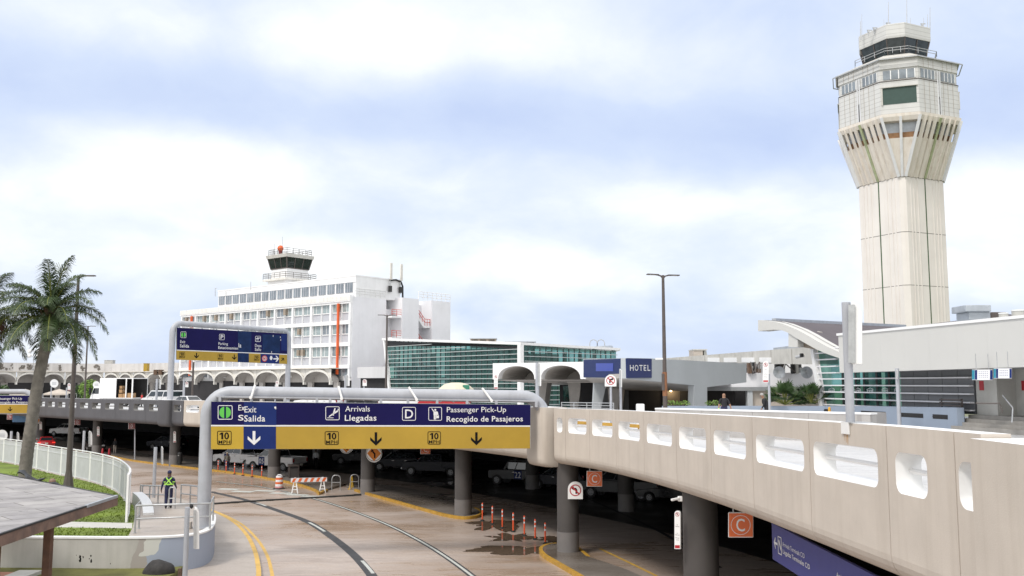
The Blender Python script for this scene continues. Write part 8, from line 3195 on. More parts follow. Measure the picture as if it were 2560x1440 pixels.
# big bracketed sign post on the parapet
c = path_at_px(2110)
Yd = c.y - .02
t = edge_sign(2118, 756, tab(ZT, Yd), Yd + .22, .082, (2128, 2155, 757, 911), 'white sign post bolted on the beige parapet with a tall rounded panel seen edge-on')
nn = Vector((-.99, -.1))
sgp = Sg(facing_plane(2105, 1060, c.y - .30, turn=0))
mb = MB(M['whiteclean'])
pp_ = path_at_px(2098)
qq_ = path_at_px(2117)
e = (qq_ - pp_).normalized()
nr = Vector((e.y, -e.x))
if nr.dot(-pp_) < 0:
 nr = -nr
z1 = tab(ZT, pp_.y)
a, b = pp_ + nr * .012, qq_ + nr * .012
mb.hexa([(*a, z1 - .20), (*b, z1 - .20), (*(b + nr * .02), z1 - .20), (*(a + nr * .02), z1 - .20), (*a, z1 + .02), (*b, z1 + .02), (*(b + nr * .02), z1 + .02), (*(a + nr * .02), z1 + .02)])
mb.build('bracket_plate', None, t)
mb = MB(M['steel'])
a, b = pp_ + nr * .03, qq_ + e * .12 + nr * .03
mb.hexa([(*a, z1 + .006), (*b, z1 + .006), (*(b - nr * .42), z1 + .006), (*(a - nr * .42), z1 + .006), (*a, z1 + .022), (*b, z1 + .022), (*(b - nr * .42), z1 + .022), (*(a - nr * .42), z1 + .022)])
mb.build('top_plate', None, t)
mb = MB(pm('rust_stain', (.42, .24, .10), .8, var=.3))
for k in range(3):
 c_ = pp_.lerp(qq_, .25 + .2 * k) + nr * .004
 w_ = .012 + .006 * k
 mb.poly([(*(c_ - e * w_), z1 - .2), (*(c_ + e * w_), z1 - .2), (*(c_ + e * w_ * .5), z1 - .33 - .03 * k), (*(c_ - e * w_ * .5), z1 - .33 - .03 * k)])
mb.build('rust_stain', None, t)
Yd = 45.5
edge_sign(2239, 921, zdeck(Yd), Yd, .095, (2240.5, 2244, 924, 948), 'plain white post before the grey wall panels of the right terminal')
edge_sign(1343, 906, zdeck(60), 60, .12, (1346, 1353, 906, 965), 'white sign post with panel edge-on in front of the vaulted entrance canopy')
edge_sign(1550, 922, zdeck(55), 55, .075, (1550.5, 1555, 923, 968), 'thin white post with narrow edge-on panel beside the no right turn sign')
edge_sign(866, 938, zdeck(92), 92, .12, (867, 874, 936, 965), 'white sign post seen above the big sign before the last arcade arch')
edge_sign(397, 947, zdeck(104), 104, .13, (398, 402, 948, 972), 'white sign post on the upper road left of the distant gantry post')
edge_sign(464, 948, zdeck(104), 104, .10, (465, 466.5, 950, 960), 'thin white post on the upper road right of the distant gantry post')
edge_sign(484, 1268, 0.05, 35.5, .095, (486.5, 498, 1268, 1370), 'white sign post in front of the curved retaining wall with a tall rounded panel')
edge_sign(400, 1118, .2, 62, .11, (403.5, 408, 1116, 1160), 'white sign post standing in the blue painted patch of the ramp')
edge_sign(222, 1077, 0, 92, .12, (223, 230.5, 1077, 1112), 'white sign post beside the black car behind the white fence')
edge_sign(42, 1078, 0, 98, .12, (43, 48, 1080, 1100), 'white sign post behind the fence left of the palm trunk')
# front-facing plates on posts
def front_sign(px, x0, x1, y0, y1, Yd, zbase, kind, lab, tall=False):
 X = (px - 1280) / F * Yd
 t = thing('road_sign', lab, 'road sign', (X, Yd, zbase))
 sg = Sg(facing_plane((x0 + x1) / 2, y0, Yd - .08))
 MB().cyl((X, Yd, zbase), (X, Yd, zat(lerp(y0, y1, .6), Yd)), .07, .07, 10).build('pole', M['pipe'], t, smooth=40)
 if tall:
  slim(sg, t, x0, y0, x1, y1)
 else:
  mb = MB(M['whiteclean'])
  arch_plate(sg, mb, x0, y0, x1, y1, 0, .03)
  mb.build('sign_plate', None, t)
  mb = MB()
  prohibit(sg, mb, (x0 + x1) / 2, y0 + (x1 - x0) * .5, (x1 - x0) * .37, .034, kind)
  mb.build('symbol', None, t)
 return t
front_sign(1525.5, 1512, 1541, 937, 966, 54.5, zdeck(54.5), 'right', 'round topped white no right turn sign on a pole before the hotel sign')
front_sign(1919, 1907, 1921.5, 903, 956, 50, zdeck(50), 'park', 'tall white no parking sign on a pole left of the fan palms', True)
front_sign(1242, 1235, 1244.5, 936, 972, 66, zdeck(66), 'park', 'slim white no parking sign before the green glass hall', True)
front_sign(912, 906.5, 917, 948, 965, 95, zdeck(95), 'left', 'small no left turn sign above the big sign near the pale concrete block')
front_sign(466, 463, 471, 954, 968, 103, zdeck(103), 'left', 'tiny no left turn sign on the upper road left of the big gantry bend')
front_sign(692, 689, 696, 952, 968, 94, zdeck(94), 'park', 'slim white sign by the right post of the distant gantry', True)
front_sign(173, 169, 176.5, 958, 976, 122, zdeck(122), 'park', 'slim white sign on the upper road left of the brown lamp post', True)
for px, x0, x1, y0, y1, Yd, zb_, lab in ((135, 125, 146, 949, 968, 128, None, 'round white sign on a pole before the arcade, left of the two'), (241, 232, 250, 953, 971, 124, None, 'round pale sign on a pole before the arcade, right of the lamp posts'), (8, -8, 19, 1076, 1100, 84, 0, 'round white sign above the fence at the left edge')):
 t = thing('round_sign', lab, 'sign', ((px - 1280) / F * Yd, Yd, zdeck(Yd) if zb_ is None else zb_))
 sg = Sg(facing_plane((x0 + x1) / 2, y0, Yd - .1))
 mb = MB(M['whiteclean'])
 cx, cy, r = (x0 + x1) / 2, (y0 + y1) / 2, (x1 - x0) / 2
 P = [sg.pl.P(*sg.uz(cx + r * math.cos(R(a)), cy + r * math.sin(R(a))), 0) for a in range(0, 360, 15)]
 mb.extr(P, Vector((sg.pl.n.x, sg.pl.n.y, 0)) * .05)
 mb.build('sign_plate', None, t)
 mb = MB(M['pipe'])
 for k in range(3):
  yy = lerp(y0, y1, .35 + .14 * k)
  mb.cut()
  sg.slab(mb, cx - r * .5, yy, cx + r * .5, yy + r * .10, .05, .056)
 mb.pieces('text_line', None, t)
 X = (px - 1280) / F * Yd
 MB().cyl((X, Yd, t.location.z), (X, Yd, zat(y1 - 1, Yd)), .07, .07, 8).build('pole', M['pipe'], t)
t = thing('thin_pole', 'thin white pole below the dark red letter D sign', 'pole', vloc(337, 1152))
MB().cyl(vloc(337, 1152), at(337.5, 1073, vloc(337, 1152).y), .07, .07, 8).build('shaft', M['pipe'], t)
MB().cyl(vloc(337, 1152), vloc(337, 1152) + Vector((0, 0, .22)), .12, .10, 8).build('foot', M['pipe'], t)
# blue Arrivals sign hanging under the near parapet
A_, B_ = at(1930, 1340, 24.4), at(2205, 1420, 17.4)
pb_ = Pl(A_.xy, B_.xy)
t = thing('hanging_sign', 'long violet blue Arrivals Terminals sign hanging under the near parapet', 'sign', A_)
sg = Sg(pb_)
zt0, zb0 = sg.uz(1931, 1318)[1], sg.uz(1931, 1397)[1]
mb = MB(pm('violet_blue_film', (.038, .045, .21), .5, var=.06))
mb.pbox(pb_, 0, pb_.len, zb0, zt0 + .1, -.08, 0)
mb.build('sign_board', None, t)
mb = MB(M['letter'])
def tz(f, u):
 return zb0 + (zt0 - zb0) * f
def wu(x, y):
 return sg.uz(x, y)
sgz = lambda x0, y0, x1: (sg.uz(x0, y0)[0], sg.uz(x1, y0)[0])
u = [sg.uz(x, 1370)[0] for x in (1936, 1943, 1946, 1955, 1957.5, 2024, 2090, 2165, 2192)]
hA = zt0 - zb0
for txt, ua, ub, f, bold in (('Arrivals Terminals C/D', u[4], sg.uz(2012, 1380)[0], .60, 0), ('Llegadas Terminales C/D', u[4], u[5], .38, 1), ('Arrivals Terminal A', u[6], sg.uz(2152, 1400)[0], .60, 0), ('Llegadas Terminal A', sg.uz(2082, 1400)[0], u[7], .38, 1)):
 mb.cut()
 text_on(mb, pb_, txt, ua, ub, zb0 + hA * f, zb0 + hA * (f + .13), .01, bool(bold))
mb.pieces('lettering', None, t)
mb = MB(M['letter'])
zc = zb0 + hA * .56
um = (u[0] + u[1]) / 2
mb.poly([pb_.P(u[0], zc, .01), pb_.P(um, zc + .14, .01), pb_.P(um + .04, zc + .14, .01), pb_.P(u[0] + .1, zc, .01), pb_.P(um + .04, zc - .14, .01), pb_.P(um, zc - .14, .01)])
mb.poly([pb_.P(u[0] + .06, zc - .03, .011), pb_.P(u[1] + .06, zc - .03, .011), pb_.P(u[1] + .06, zc + .03, .011), pb_.P(u[0] + .06, zc + .03, .011)])
mb.cut()
a0, a1, b0_, b1_ = u[2], u[3], zc - .22, zc + .22
for (p, q, r_, s_) in ((a0, a1, b0_, b0_ + .025), (a0, a1, b1_ - .025, b1_), (a0, a0 + .04, b0_, b1_), (a1 - .04, a1, b0_, b1_)):
 mb.poly([pb_.P(p, r_, .01), pb_.P(q, r_, .01), pb_.P(q, s_, .01), pb_.P(p, s_, .01)])
mb.poly([pb_.P(lerp(a0, a1, .2), zc + .1, .01), pb_.P(lerp(a0, a1, .35), zc + .15, .01), pb_.P(lerp(a0, a1, .85), zc - .06, .01), pb_.P(lerp(a0, a1, .75), zc - .12, .01)])
mb.pieces('pictogram', None, t)
# white security camera at the nearest column
c = at(1692, 1248, 29.4)
t = thing('security_camera', 'small white security camera fixed at the top of the nearest column', 'camera', c)
MB().box(c + Vector((.12, .1, .0)), (.14, .12, .16)).build('mount', M['whiteclean'], t, bevel=.02)
MB().bar(c + Vector((-.18, -.05, -.02)), c + Vector((.08, .05, .02)), .08, .07).build('lens_housing', M['whiteclean'], t, bevel=.015)
# ------------------------------------------------------------------ white curved fence
fn = thing('white_fence', 'curved white slatted fence around the lawn', 'fence', (fencep[0].x, fencep[0].y, ZL))
FHt = [(fencep[0].y, 2.15), (50, 1.95), (60, 1.9), (100, 1.9)]
# resample evenly
def resample(P, step):
 out = [P[0]]
 acc = 0
 for a, b in zip(P, P[1:]):
  d = (b - a).length
  while acc + d >= step:
   tt = (step - acc) / d
   a = a.lerp(b, tt)
   d = (b - a).length
   out.append(a)
   acc = 0
  acc += d
 return out
FP = resample(fencep, .16)
mb = MB(pm('white_fence_paint', (.60, .61, .63), .5, var=.06, scale=2, streak=.3, sscale=4, dirt=(.45, .46, .46)))
npost = 18
bay = []
for i, p in enumerate(FP):
 h = tab(FHt, p.y)
 if i % npost == 0 and i:
  bay.append(mb)
  mb = MB(mb.mats[0])
 d = (FP[min(i + 1, len(FP) - 1)] - FP[max(i - 1, 0)]).normalized() * .045
 nr = Vector((d.y, -d.x)).normalized() * .012
 mb.add([(p.x - d.x - nr.x, p.y - d.y - nr.y, ZL + .12), (p.x + d.x - nr.x, p.y + d.y - nr.y, ZL + .12), (p.x + d.x + nr.x, p.y + d.y + nr.y, ZL + .12), (p.x - d.x + nr.x, p.y - d.y + nr.y, ZL + .12),
   (p.x - d.x - nr.x, p.y - d.y - nr.y, ZL + h - .12), (p.x + d.x - nr.x, p.y + d.y - nr.y, ZL + h - .12), (p.x + d.x + nr.x, p.y + d.y + nr.y, ZL + h - .12), (p.x - d.x + nr.x, p.y - d.y + nr.y, ZL + h - .12)], HEX)
 if i + 1 < len(FP):
  q = FP[i + 1]
  for zz, th in ((.12, .05), (h - .14, .05), (h - .42, .03)):
   mb.bar((p.x, p.y, ZL + zz), (q.x, q.y, ZL + zz), .06, th)
bay.append(mb)
for b in bay:
 b.build('slat_panel', None, fn)
for i in range(0, len(FP), npost):
 p = FP[i]
 h = tab(FHt, p.y)
 MB().bx(p.x - .045, p.y - .045, ZL - .02, p.x + .045, p.y + .045, ZL + h).build('post', M['whiteclean'], fn)
mb = MB(M['whiteclean'])
for i in range(0, len(FP) - 1, 3):
 p, q = FP[i], FP[min(i + 3, len(FP) - 1)]
 mb.bar((p.x, p.y, ZL + tab(FHt, p.y)), (q.x, q.y, ZL + tab(FHt, q.y)), .09, .05)
mb.build('top_rail', None, fn)
# ------------------------------------------------------------------ steel railings of the ramp
def railing(pts, h, lab, mid=.5, r=.042, foot=True):
 pts = [Vector(p) for p in pts]
 t = thing('handrail', lab, 'handrail', pts[0])
 up = Vector((0, 0, h))
 MB().tube([p + up for p in pts], r, 8).build('top_rail', M['steel'], t, smooth=50)
 MB().tube([p + up * mid for p in pts], r * .85, 8).build('mid_rail', M['steel'], t, smooth=50)
 mb = MB(M['steel'])
 for p in pts:
  mb.cut()
  mb.cyl(p, p + up, r, r, 8)
  mb.cyl(p, p + Vector((0, 0, .02)), r * 2.2, r * 2.2, 8)
 mb.pieces('post', None, t, smooth=40)
 return t
def rp(px, py, Yd=None, z=ZL):
 q = gp(px, py, z)
 return q if Yd is None else at(px, py, Yd)
railing([rp(347, 1322), rp(337, 1333), rp(524, 1326), rp(532, 1306)], 1.15, 'steel handrail across the near end of the ramp, carrying the tied black bag', .52)
ra_ = []
for px, Yd in ((533, 43.2), (529, 45.5), (518, 47.5), (509, 50.5), (490, 53), (467, 54.5)):
 X = (px - 1280) / F * Yd
 ra_.append((X, Yd, zramp((X, Yd))))
railing(ra_, 1.05, 'steel two-rail handrail along the road side of the ramp behind the big gantry post', .52)
rb_ = []
for px, Yd in ((367, 56), (372, 55.0), (390, 54.6), (411, 54.2), (428, 54)):
 X = (px - 1280) / F * Yd
 rb_.append((X, Yd, zramp((X, Yd))))
railing(rb_, 1.0, 'steel two-rail handrail at the far end of the ramp by the blue patch', .5)
# upright hoop in front of the man
c = rp(429.5, 1271)
t = thing('hoop_barrier', 'upright steel hoop barrier in front of the man in overalls', 'barrier', c)
e = Vector((.16, 0, 0))
pts = [c - e, c - e + Vector((0, 0, .95)), c - e * .7 + Vector((0, 0, 1.05)), c + e * .7 + Vector((0, 0, 1.05)), c + e + Vector((0, 0, .95)), c + e]
MB().tube(pts, .04, 8).build('hoop', M['steel'], t, smooth=60)
MB().cyl(c - e + Vector((0, 0, .5)), c + e + Vector((0, 0, .5)), .03, .03, 8).build('crossbar', M['steel'], t)
# black bag on the rail
c = at(478.5, 1266, 38.75)
mb = MB(M['black'])
rn = random.Random(3)
mb.sph(c, .075, 10, 7, (1.0, .7, 1.15))
mb.v = [q + Vector((rn.uniform(-.02, .02), rn.uniform(-.01, .01), rn.uniform(-.02, .02))) for q in mb.v]
mb.add([c + Vector((-.07, 0, .05)), c + Vector((-.02, 0, .06)), c + Vector((-.06, 0, .14))], [[0, 1, 2]])
mb.add([c + Vector((.07, 0, .05)), c + Vector((.03, 0, .06)), c + Vector((.075, 0, .11))], [[0, 1, 2]])
tag(mb.build('tied_bag', None), 'small black plastic bag tied to the near ramp handrail', 'bag')
c = rp(470, 1322)
tag(MB(M['tan']).bx(c.x - .1, c.y - .05, ZL, c.x + .12, c.y + .2, ZL + .3).build('base_block', None, bevel=.03), 'small pale block at the foot of the big gantry post', 'block')
# ------------------------------------------------------------------ delineators and roadworks
def delineator():
 t = thing('flexible_bollard', '', 'bollard', (0, 0, 0), 0)
 MB().lathe((0, 0, 0), [(.13, 0), (.13, .03), (.06, .07), (.05, .08)], 12).build('base', M['rubber'], t, local=True, smooth=40)
 MB().lathe((0, 0, .06), [(.042, 0), (.042, .92), (.03, .95), (.01, .955)], 12).build('tube', M['delin'], t, local=True, smooth=40)
 MB().lathe((0, 0, .62), [(.0435, 0), (.0435, .09)], 12).build('reflective_band', M['letter'], t, local=True, smooth=40)
 MB().lathe((0, 0, .84), [(.0435, 0), (.0435, .09)], 12).build('reflective_band', M['letter'], t, local=True, smooth=40)
 return t
db = delineator()
first = True
near_lab = ['nearest the yellow kerbed island corner under the sign', 'second', 'third', 'fourth', 'fifth', 'sixth', 'nearest the thick grey column']
rowR = [(1206, 1302), (1231, 1311), (1256, 1320.5), (1283, 1330), (1311, 1339), (1338, 1349), (1363, 1359)]
rowL = [(523, 1172), (545, 1179), (565, 1182), (586, 1186), (607, 1189.5), (630, 1193), (654, 1195.5)]
ordw = ['first', 'second', 'third', 'fourth', 'fifth', 'sixth', 'seventh']
for row, grp, tail in ((rowR, 'orange bollards along the wet right lane', 'orange flexible bollard in the right hand row, %s from the kerbed island'), (rowL, 'orange bollards before the white pickups', 'orange flexible bollard in the far row before the white pickups, %s from the left')):
 for i, (px, py) in enumerate(row):
  q = gp(px, py)
  lab = tail % ordw[i]
  if first:
   db.location = q
   db['label'] = lab
   db['group'] = grp
   first = False
  else:
   dup(db, q, 0, lab, grp)
# traffic drum
q = gp(697.5, 1222)
t = thing('traffic_drum', 'orange and white striped traffic drum on a black rubber base', 'traffic drum', q)
MB().lathe(q, [(.42, 0), (.42, .06), (.36, .08)], 18).build('base', M['rubber'], t, smooth=40)
zz = [.06, .20, .36, .52, .68, .84, .95]
cols = ['pinkfade', 'letter', 'orange', 'letter', 'orange', 'letter']
M['pinkfade'] = pm('faded_pink_plastic', (.60, .28, .28), .5, var=.1)
for i in range(6):
 r0, r1 = lerp(.30, .24, i / 6), lerp(.30, .24, (i + 1) / 6)
 MB().lathe(q, [(r0, zz[i]), (r0 - .005, zz[i + 1])], 18).build('band', M[cols[i]], t, smooth=40)
MB().tube([q + Vector((-.14, 0, .94)), q + Vector((-.12, 0, 1.04)), q + Vector((.12, 0, 1.04)), q + Vector((.14, 0, .94))], .03, 8).build('handle', M['letter'], t)
# barricade
A_, B_ = gp(737, 1234), gp(806, 1232)
t = thing('barricade', 'white A-frame barricade with orange striped board', 'barricade', A_)
for c in (A_, B_):
 mb = MB(M['whiteclean'])
 for dx in (-.22, .22):
  mb.bar(c + Vector((dx, 0, 0)), c + Vector((dx * .12, 0, 1.12)), .075, .075)
 mb.bar(c + Vector((-.16, 0, .28)), c + Vector((.16, 0, .28)), .06, .05)
 mb.bar(c + Vector((-.10, 0, .5)), c + Vector((.10, 0, .5)), .06, .05)
 mb.build('a_frame', None, t)
e = (B_ - A_).normalized()
pbr = Pl((A_ - e * .3).xy, (B_ + e * .3).xy)
mb = MB(M['letter'])
mb.pbox(pbr, 0, pbr.len, .80, 1.10, .05, .09)
mb.build('board', None, t)
mb = MB(M['orange'])
n_ = 6
for k in range(n_):
 u0 = pbr.len * (k + .12) / n_
 w_ = pbr.len / n_ * .48
 mb.cut()
 mb.poly([pbr.P(u0, .815, .094), pbr.P(min(u0 + w_, pbr.len), .815, .094), pbr.P(min(u0 + w_ + .14, pbr.len), 1.085, .094), pbr.P(min(u0 + .14, pbr.len), 1.085, .094)])
mb.pieces('orange_stripe', None, t)
# black hose across the road
hp_ = spl([gp(x, y) for x, y in ((533, 1261), (640, 1254), (740, 1248), (830, 1243), (880, 1240), (899, 1238))], 6)
ch = thing('cable_protector', 'long black rubber cable protector lying across the road lanes', 'cable protector', hp_[0])
MB().tube([p + Vector((0, 0, .03)) for p in hp_], .075, 8).build('hose', M['rubber'], ch, smooth=60)
mb = MB(M['rubber'])
for k in range(3, len(hp_), 5):
 mb.cut()
 p = hp_[k]
 mb.box(p + Vector((0, 0, .05)), (.5, .3, .10), .35)
mb.pieces('coupling', None, ch, bevel=.02)
# bike hoops, wet floor cone, rubbish bin
for i, (px, py, lab) in enumerate(((840, 1226, 'steel hoop rack standing alone right of the barricade'), (886, 1224, 'steel hoop rack behind the yellow cone'))):
 c = gp(px, py)
 t = thing('hoop_rack', lab, 'hoop rack', c, 0, 'steel hoop racks')
 e = Vector((.30, .05, 0))
 pts = [c - e, c - e + Vector((0, 0, .85)), c - e * .8 + Vector((0, 0, 1.02)), c - e * .4 + Vector((0, 0, 1.10)), c + e * .4 + Vector((0, 0, 1.10)), c + e * .8 + Vector((0, 0, 1.02)), c + e + Vector((0, 0, .85)), c + e]
 MB().tube(pts, .035, 8).build('hoop', M['steel'], t, smooth=60)
 MB().cyl(c - e + Vector((0, 0, .58)), c + e + Vector((0, 0, .58)), .025, .025, 8).build('crossbar', M['steel'], t)
c = gp(879, 1223)
t = thing('wet_floor_cone', 'tall yellow wet floor cone by the hoop rack', 'cone', c)
mb = MB(pm('yellow_plastic', (.62, .38, .03), .4))
mb.hexa([c + Vector(q) for q in ((-.19, -.19, 0), (.19, -.19, 0), (.19, .19, 0), (-.19, .19, 0), (-.05, -.05, 1.0), (.05, -.05, 1.0), (.05, .05, 1.0), (-.05, .05, 1.0))])
mb.build('cone', None, t, bevel=.02)
MB(pm('yellow_plastic_base', (.62, .38, .03), .4)).bx(c.x - .24, c.y - .24, 0, c.x + .24, c.y + .24, .06).build('base', None, t)
vv, ff = glyphs('CAUTION', True)
wv = max(q.x for q in vv)
mb = MB(M['yellow2'])
mb.hexa([c + Vector(q) for q in ((-.05, -.165, .16), (.07, -.165, .16), (.07, -.15, .16), (-.05, -.15, .16), (-.05, -.075, .80), (.07, -.075, .80), (.07, -.06, .80), (-.05, -.06, .80))])
mb.use(M['ink'])
mb.add([c + Vector((-.02 + (-q.y) * .09 + .03, -.19 + (q.x / wv * .55 + .2) * .14 - .004, .2 + q.x / wv * .55)) for q in vv], ff)
mb.build('lettering', None, t)
c = gp(731, 1200)
t = thing('rubbish_bin', 'grey panelled rubbish bin with dark hood beside the column', 'rubbish bin', c)
MB().box(c + Vector((0, .3, .52)), (.72, .72, .86), R(20)).build('bin_body', M['coltop'], t, bevel=.03)
for sx in (-1, 1):
 for sy in (-1, 1):
  v = Matrix.Rotation(R(20), 3, 'Z') @ Vector((sx * .36, sy * .36, 0))
  MB().box(c + Vector((v.x, v.y + .3, .55)), (.08, .08, 1.1), R(20)).build('post', M['brown'], t)
MB().box(c + Vector((0, .3, 1.16)), (.88, .88, .16), R(20)).build('hood', M['brown'], t, bevel=.03)
MB().box(c + Vector((0, .3, 1.02)), (.6, .6, .12), R(20)).build('opening', M['black'], t)
# dark bin leaning at the column behind the gantry post, two small red cones
Xc, Yc = ccx[5]
t = thing('dark_bin', 'slim black bin beside the column behind the gantry post', 'bin', (Xc + .65, Yc - .5, .16))
MB().lathe((Xc + .68, Yc - .5, .16), [(.20, 0), (.24, 1.0), (.25, 1.05), (.2, 1.15), (.05, 1.2)], 14).build('bin_body', M['black'], t, smooth=40)
MB().box((Xc + .62, Yc - .74, 1.05), (.14, .02, .06)).build('slot', M['steel'], t)
for px, lab in ((256, 'small red cone just left of the two, at the column foot'), (273, 'small red cone right of the column foot')):
 c = gp(px, 1138)
 t = thing('red_cone', lab, 'cone', c, 0, 'red cones by the column')
 MB().lathe(c, [(.14, 0), (.13, .3), (.10, .7), (.06, .75)], 10).build('cone', M['red'], t, smooth=40)
 MB().box(c + Vector((0, 0, .03)), (.42, .42, .06)).build('base', M['rubber'], t)
c = at(597, 1018, 1) if False else None
c = deckloc(2067, 52.5)
t = thing('small_cone', 'small yellow cone on the upper road in front of the planter wall', 'cone', c)
MB().lathe(c, [(.15, 0), (.13, .3), (.09, .62), (.07, .95), (.02, 1.0)], 12).build('cone', pm('yellow_cone_plastic', (.65, .33, .03), .4), t, smooth=40)
MB().box(c + Vector((0, 0, .03)), (.42, .42, .06)).build('base', M['rubber'], t)
# white block and railings on the upper road by the double lamp post
c = deckloc(1598, 50)
tag(MB(M['whiteclean']).box(c + Vector((0, 0, .6)), (.42, .4, 1.2)).build('barrier_block', None, bevel=.05), 'small white block on the upper road left of the double lamp post', 'block')
t = thing('street_railing', 'low grey railing of horizontal bars below the hotel sign', 'railing', deckloc(1460, 66))
a, b = deckloc(1403, 66), deckloc(1532, 62)
mb = MB(M['steel'])
for k in range(4):
 h = .55 + .18 * k
 mb.cut()
 mb.cyl(a + Vector((0, 0, h)), b + Vector((0, 0, h)), .03, .03, 6)
mb.pieces('bar', None, t)
mb = MB(M['steel'])
for f in (0, .25, .5, .75, 1):
 p = a.lerp(b, f)
 mb.cut()
 mb.cyl(p, p + Vector((0, 0, 1.12)), .035, .035, 6)
mb.pieces('post', None, t)
# yellow gantry beam/barrier seen through the parapet slots
c = deckloc(1470, 47)
t = thing('yellow_barrier', 'yellow barrier bar glimpsed through the slots of the beige parapet', 'barrier', c)
a, b = at(1436, 1056, 50), at(1606, 1066, 44.5)
a.z, b.z = a.z - .55, b.z - .55
MB(M['kerby']).bar(a + Vector((0, 0, .55)), b + Vector((0, 0, .55)), .12, .16).build('bar', None, t)
for f in (.05, .95):
 p = a.lerp(b, f)
 MB(M['kerby']).cyl((p.x, p.y, zdeck(p.y)), p + Vector((0, 0, .55)), .04, .04, 6).build('post', None, t)
# pale domed kiosk and green box between hall and sign
c = deckloc(1141, 90)
t = thing('domed_kiosk', 'pale domed kiosk roof showing just above the big gantry pipe', 'kiosk', c)
MB(M['tan']).box(c + Vector((0, 0, 1.0)), (2.2, 2.2, 2.0)).build('kiosk_wall', None, t)
MB(pm('cream_canvas', (.62, .57, .45), .7, var=.06)).lathe(c + Vector((0, 0, 2.0)), [(1.75, 0), (1.7, .12), (1.2, .55), (.55, .72), (.3, .74)], 12).build('dome', None, t)
c = deckloc(1166, 89)
tag(MB(pm('green_bin_plastic', (.04, .22, .14), .5)).box(c + Vector((0, 0, 1.25)), (.62, .6, 2.5)).build('green_box', None, bevel=.04), 'small dark green box beside the domed kiosk', 'box')
# tents under the arcade
for i, (px0, px1, lab) in enumerate(((24, 82, 'beige tent canopy under the arcade left of the palm trunk'), (108, 170, 'beige tent canopy under the arcade right of the palm trunk'))):
 a, b = at(px0, 984, 152), at(px1, 984, 152)
 t = thing('tent_canopy', lab, 'tent', (a + b) / 2)
 mb = MB(M['tan'])
 ap = (a + b) / 2 + Vector((0, 1.2, .75))
 c4 = [a, b, b + Vector((0, 3, 0)), a + Vector((0, 3, 0))]
 mb.add(c4 + [ap], [[0, 1, 4], [1, 2, 4], [2, 3, 4], [3, 0, 4]])
 mb.add([a, b, b - Vector((0, 0, .25)), a - Vector((0, 0, .25))], [[0, 1, 2, 3]])
 mb.build('canopy', None, t)
 mb = MB(M['steel'])
 for p in c4:
  mb.cut()
  mb.cyl(p, (p.x, p.y, 4.6), .06, .06, 6)
 mb.pieces('pole', None, t)
for px in (119, 126):
 c = at(px, 993, 158)
# blue hanging board left under the grey parapet
c = at(63, 1045, 124)
tag(MB(M['bluepad']).bx(c.x - 1.7, 124, c.z - .55, c.x + 1.7, 124.1, c.z + .45).build('blue_board', None), 'plain blue board under the grey parapet beside the palm trunk', 'board')
# ------------------------------------------------------------------ pavilion with flat roof, rock, planter (left foreground)
ZR = 4.45
tip, nl, fl_ = gp(291, 1240, ZR), gp(0, 1335, ZR), gp(0, 1184, ZR)
nl2 = nl + (nl - tip) * .5
fl2 = fl_ + (fl_ - tip) * .5
pv_ = thing('pavilion', 'open pavilion with weathered grey flat roof, brown wooden fascia and dark posts', 'pavilion', (tip.x - 2, tip.y - 3, 0))
rm = pm('weathered_roof_sheet', (.33, .315, .31), .75, var=.25, scale=1.1, streak=0, spots=.35, dirt=(.20, .195, .20), bump=.2)
tn = rm.node_tree
_bb = tn.nodes['Principled BSDF']
_old = _bb.inputs['Base Color'].links[0].from_socket
_pos = nd(tn, 'ShaderNodeNewGeometry').outputs['Position']
_mp = nd(tn, 'ShaderNodeMapping')
_mp.inputs['Rotation'].default_value = (0, 0, R(-45))
tn.links.new(_pos, _mp.inputs[0])
_br = nd(tn, 'ShaderNodeTexBrick', i_Scale=1.0)
_br.inputs['Mortar Size'].default_value = .02
_br.inputs['Brick Width'].default_value = 2.2
_br.inputs['Row Height'].default_value = .9
_br.inputs['Color1'].default_value = (1, 1, 1, 1)
_br.inputs['Color2'].default_value = (.78, .78, .81, 1)
_br.inputs['Mortar'].default_value = (.42, .40, .38, 1)
lk(tn, _mp, 0, _br, 'Vector')
_mx = nd(tn, 'ShaderNodeMix', data_type='RGBA', blend_type='MULTIPLY')
_mx.inputs[0].default_value = 1
tn.links.new(_old, _mx.inputs[6])
lk(tn, _br, 0, _mx, 7)
_n = nd(tn, 'ShaderNodeTexNoise', i_Scale=2.6, i_Detail=4.0, i_Roughness=.7)
lk(tn, _mp, 0, _n, 'Vector')
_mx2 = nd(tn, 'ShaderNodeMix', data_type='RGBA')
tn.links.new(ramp(tn, _n.outputs[0], [(.66, 0), (.69, .85)]), _mx2.inputs[0])
lk(tn, _mx, 2, _mx2, 6)
_mx2.inputs[7].default_value = (.05, .05, .05, 1)
lk(tn, _mx2, 2, _bb, 'Base Color')
mb = MB(rm)
rp_ = [nl2, tip, fl2, fl2 + (nl2 - tip)]
mb.poly([(p.x, p.y, ZR) for p in rp_])
mb.build('roof_sheet', None, pv_)
mb = MB(M['dark'])
mb.poly([(p.x, p.y, ZR - .27) for p in rp_])
mb.build('roof_underside', None, pv_)
for a, b in ((nl2, tip), (tip, fl2)):
 p_ = Pl(a.xy, b.xy)
 mb = MB(M['wood'])
 mb.pbox(p_, 0, p_.len, ZR - .285, ZR - .03, -.05, .02)
 mb.build('fascia_board', None, pv_)
 mb = MB(M['black'])
 mb.pbox(p_, 0, p_.len, ZR - .03, ZR + .012, -.04, .035)
 mb.build('edge_strip', None, pv_)
p_ = Pl(nl2.xy, tip.xy)
mb = MB(M['duct'])
mb.pbox(p_, p_.len - 2.3, p_.len + .02, ZR - .05, ZR + .03, -.03, .05)
mb.build('metal_flashing', None, pv_)
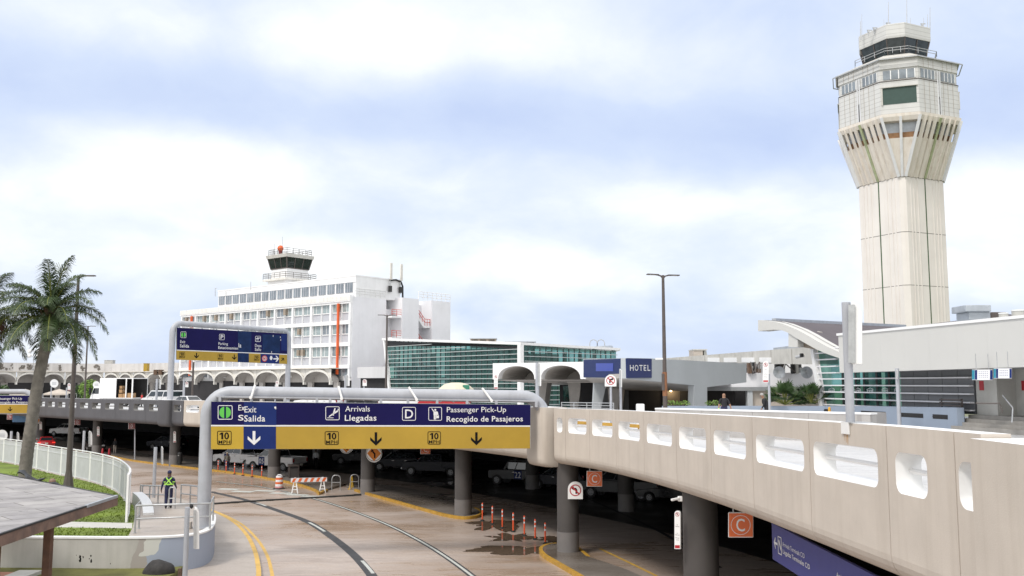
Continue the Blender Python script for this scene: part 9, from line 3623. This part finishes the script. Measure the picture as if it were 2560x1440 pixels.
for px, w_, f in ((147, .19, .55), (18, .19, .2)):
 Yd = {147: 24.6, 18: 21.4}[px]
 X = (px - 1280) / F * Yd
 MB().bx(X - w_ / 2, Yd - w_ / 2, 0, X + w_ / 2, Yd + w_ / 2, ZR - .275).build('post', M['woodpost'], pv_, bevel=.01)
# curled dark roofing along the back edge
mb = MB(M['black'])
a, b = gp(42, 1186, ZR), gp(112, 1205, ZR)
rn = random.Random(6)
pts = [a.lerp(b, k / 8) + Vector((0, rn.uniform(-.1, .1), .05 + .10 * math.sin(k * .9))) for k in range(9)]
mb.tube(pts, [.03, .07, .09, .06, .10, .08, .05, .05, .02], 6)
mb.build('curled_roofing', None, pv_)
mb = MB(M['black'])
a, b = gp(124, 1208, ZR), gp(150, 1212, ZR)
mb.tube([a, a.lerp(b, .5) + Vector((0, 0, .03)), b], [.03, .05, .02], 6)
mb.build('curled_roofing', None, pv_)
# brown ball standing behind the roof edge
c = at(131, 1204, 36)
t = thing('ball_post', 'small round brown ball showing over the back edge of the pavilion roof', 'bollard', (c.x, c.y, 0))
MB(pm('brown_ball', (.20, .125, .09), .6, var=.2)).sph(c, .125, 14, 10).build('ball', None, t, smooth=60)
MB(M['black']).cyl((c.x, c.y, 0), (c.x, c.y, c.z - .08), .09, .09, 10).build('post', None, t)
# boulder
c = gp(396, 1452, .0)
t_ = MB(M['rock'])
t_.sph((c.x, c.y, .30), .62, 18, 12, (1.05, .8, .82))
rn = random.Random(12)
from mathutils import noise as mn
t_.v = [q + (q - Vector((c.x, c.y, .3))) * .22 * mn.noise(q * 2.1) + Vector((.18 * (q.z - .3), 0, 0)) for q in t_.v]
tag(t_.build('boulder', None, smooth=50), 'dark rounded boulder on the grass before the retaining wall', 'rock')
c = gp(450, 1425, 0)
c = at(451, 1425, 37.0)
tag(MB(M['boot']).bx(c.x - .06, c.y - .1, .02, c.x + .06, c.y + .03, .62).build('wooden_stake', None), 'short dark stake standing against the blue end of the retaining wall', 'stake')
# brick planter corner at the lower left
t = thing('brick_planter', 'low reddish brick box with a grey slab top at the lower left corner', 'planter', gp(50, 1445, .3))
c0 = gp(100, 1428, .45)
mb = MB(pm('terracotta', (.35, .16, .11), .8, var=.2, scale=3))
mb.bx(c0.x - 3.5, c0.y - 3, 0, c0.x - .25, c0.y + .1, .40)
mb.build('box', None, t)
mb = MB(M['stone'])
mb.bx(c0.x - .9, c0.y - 3.1, .30, c0.x, c0.y + .15, .47)
mb.build('slab', None, t, bevel=.02)
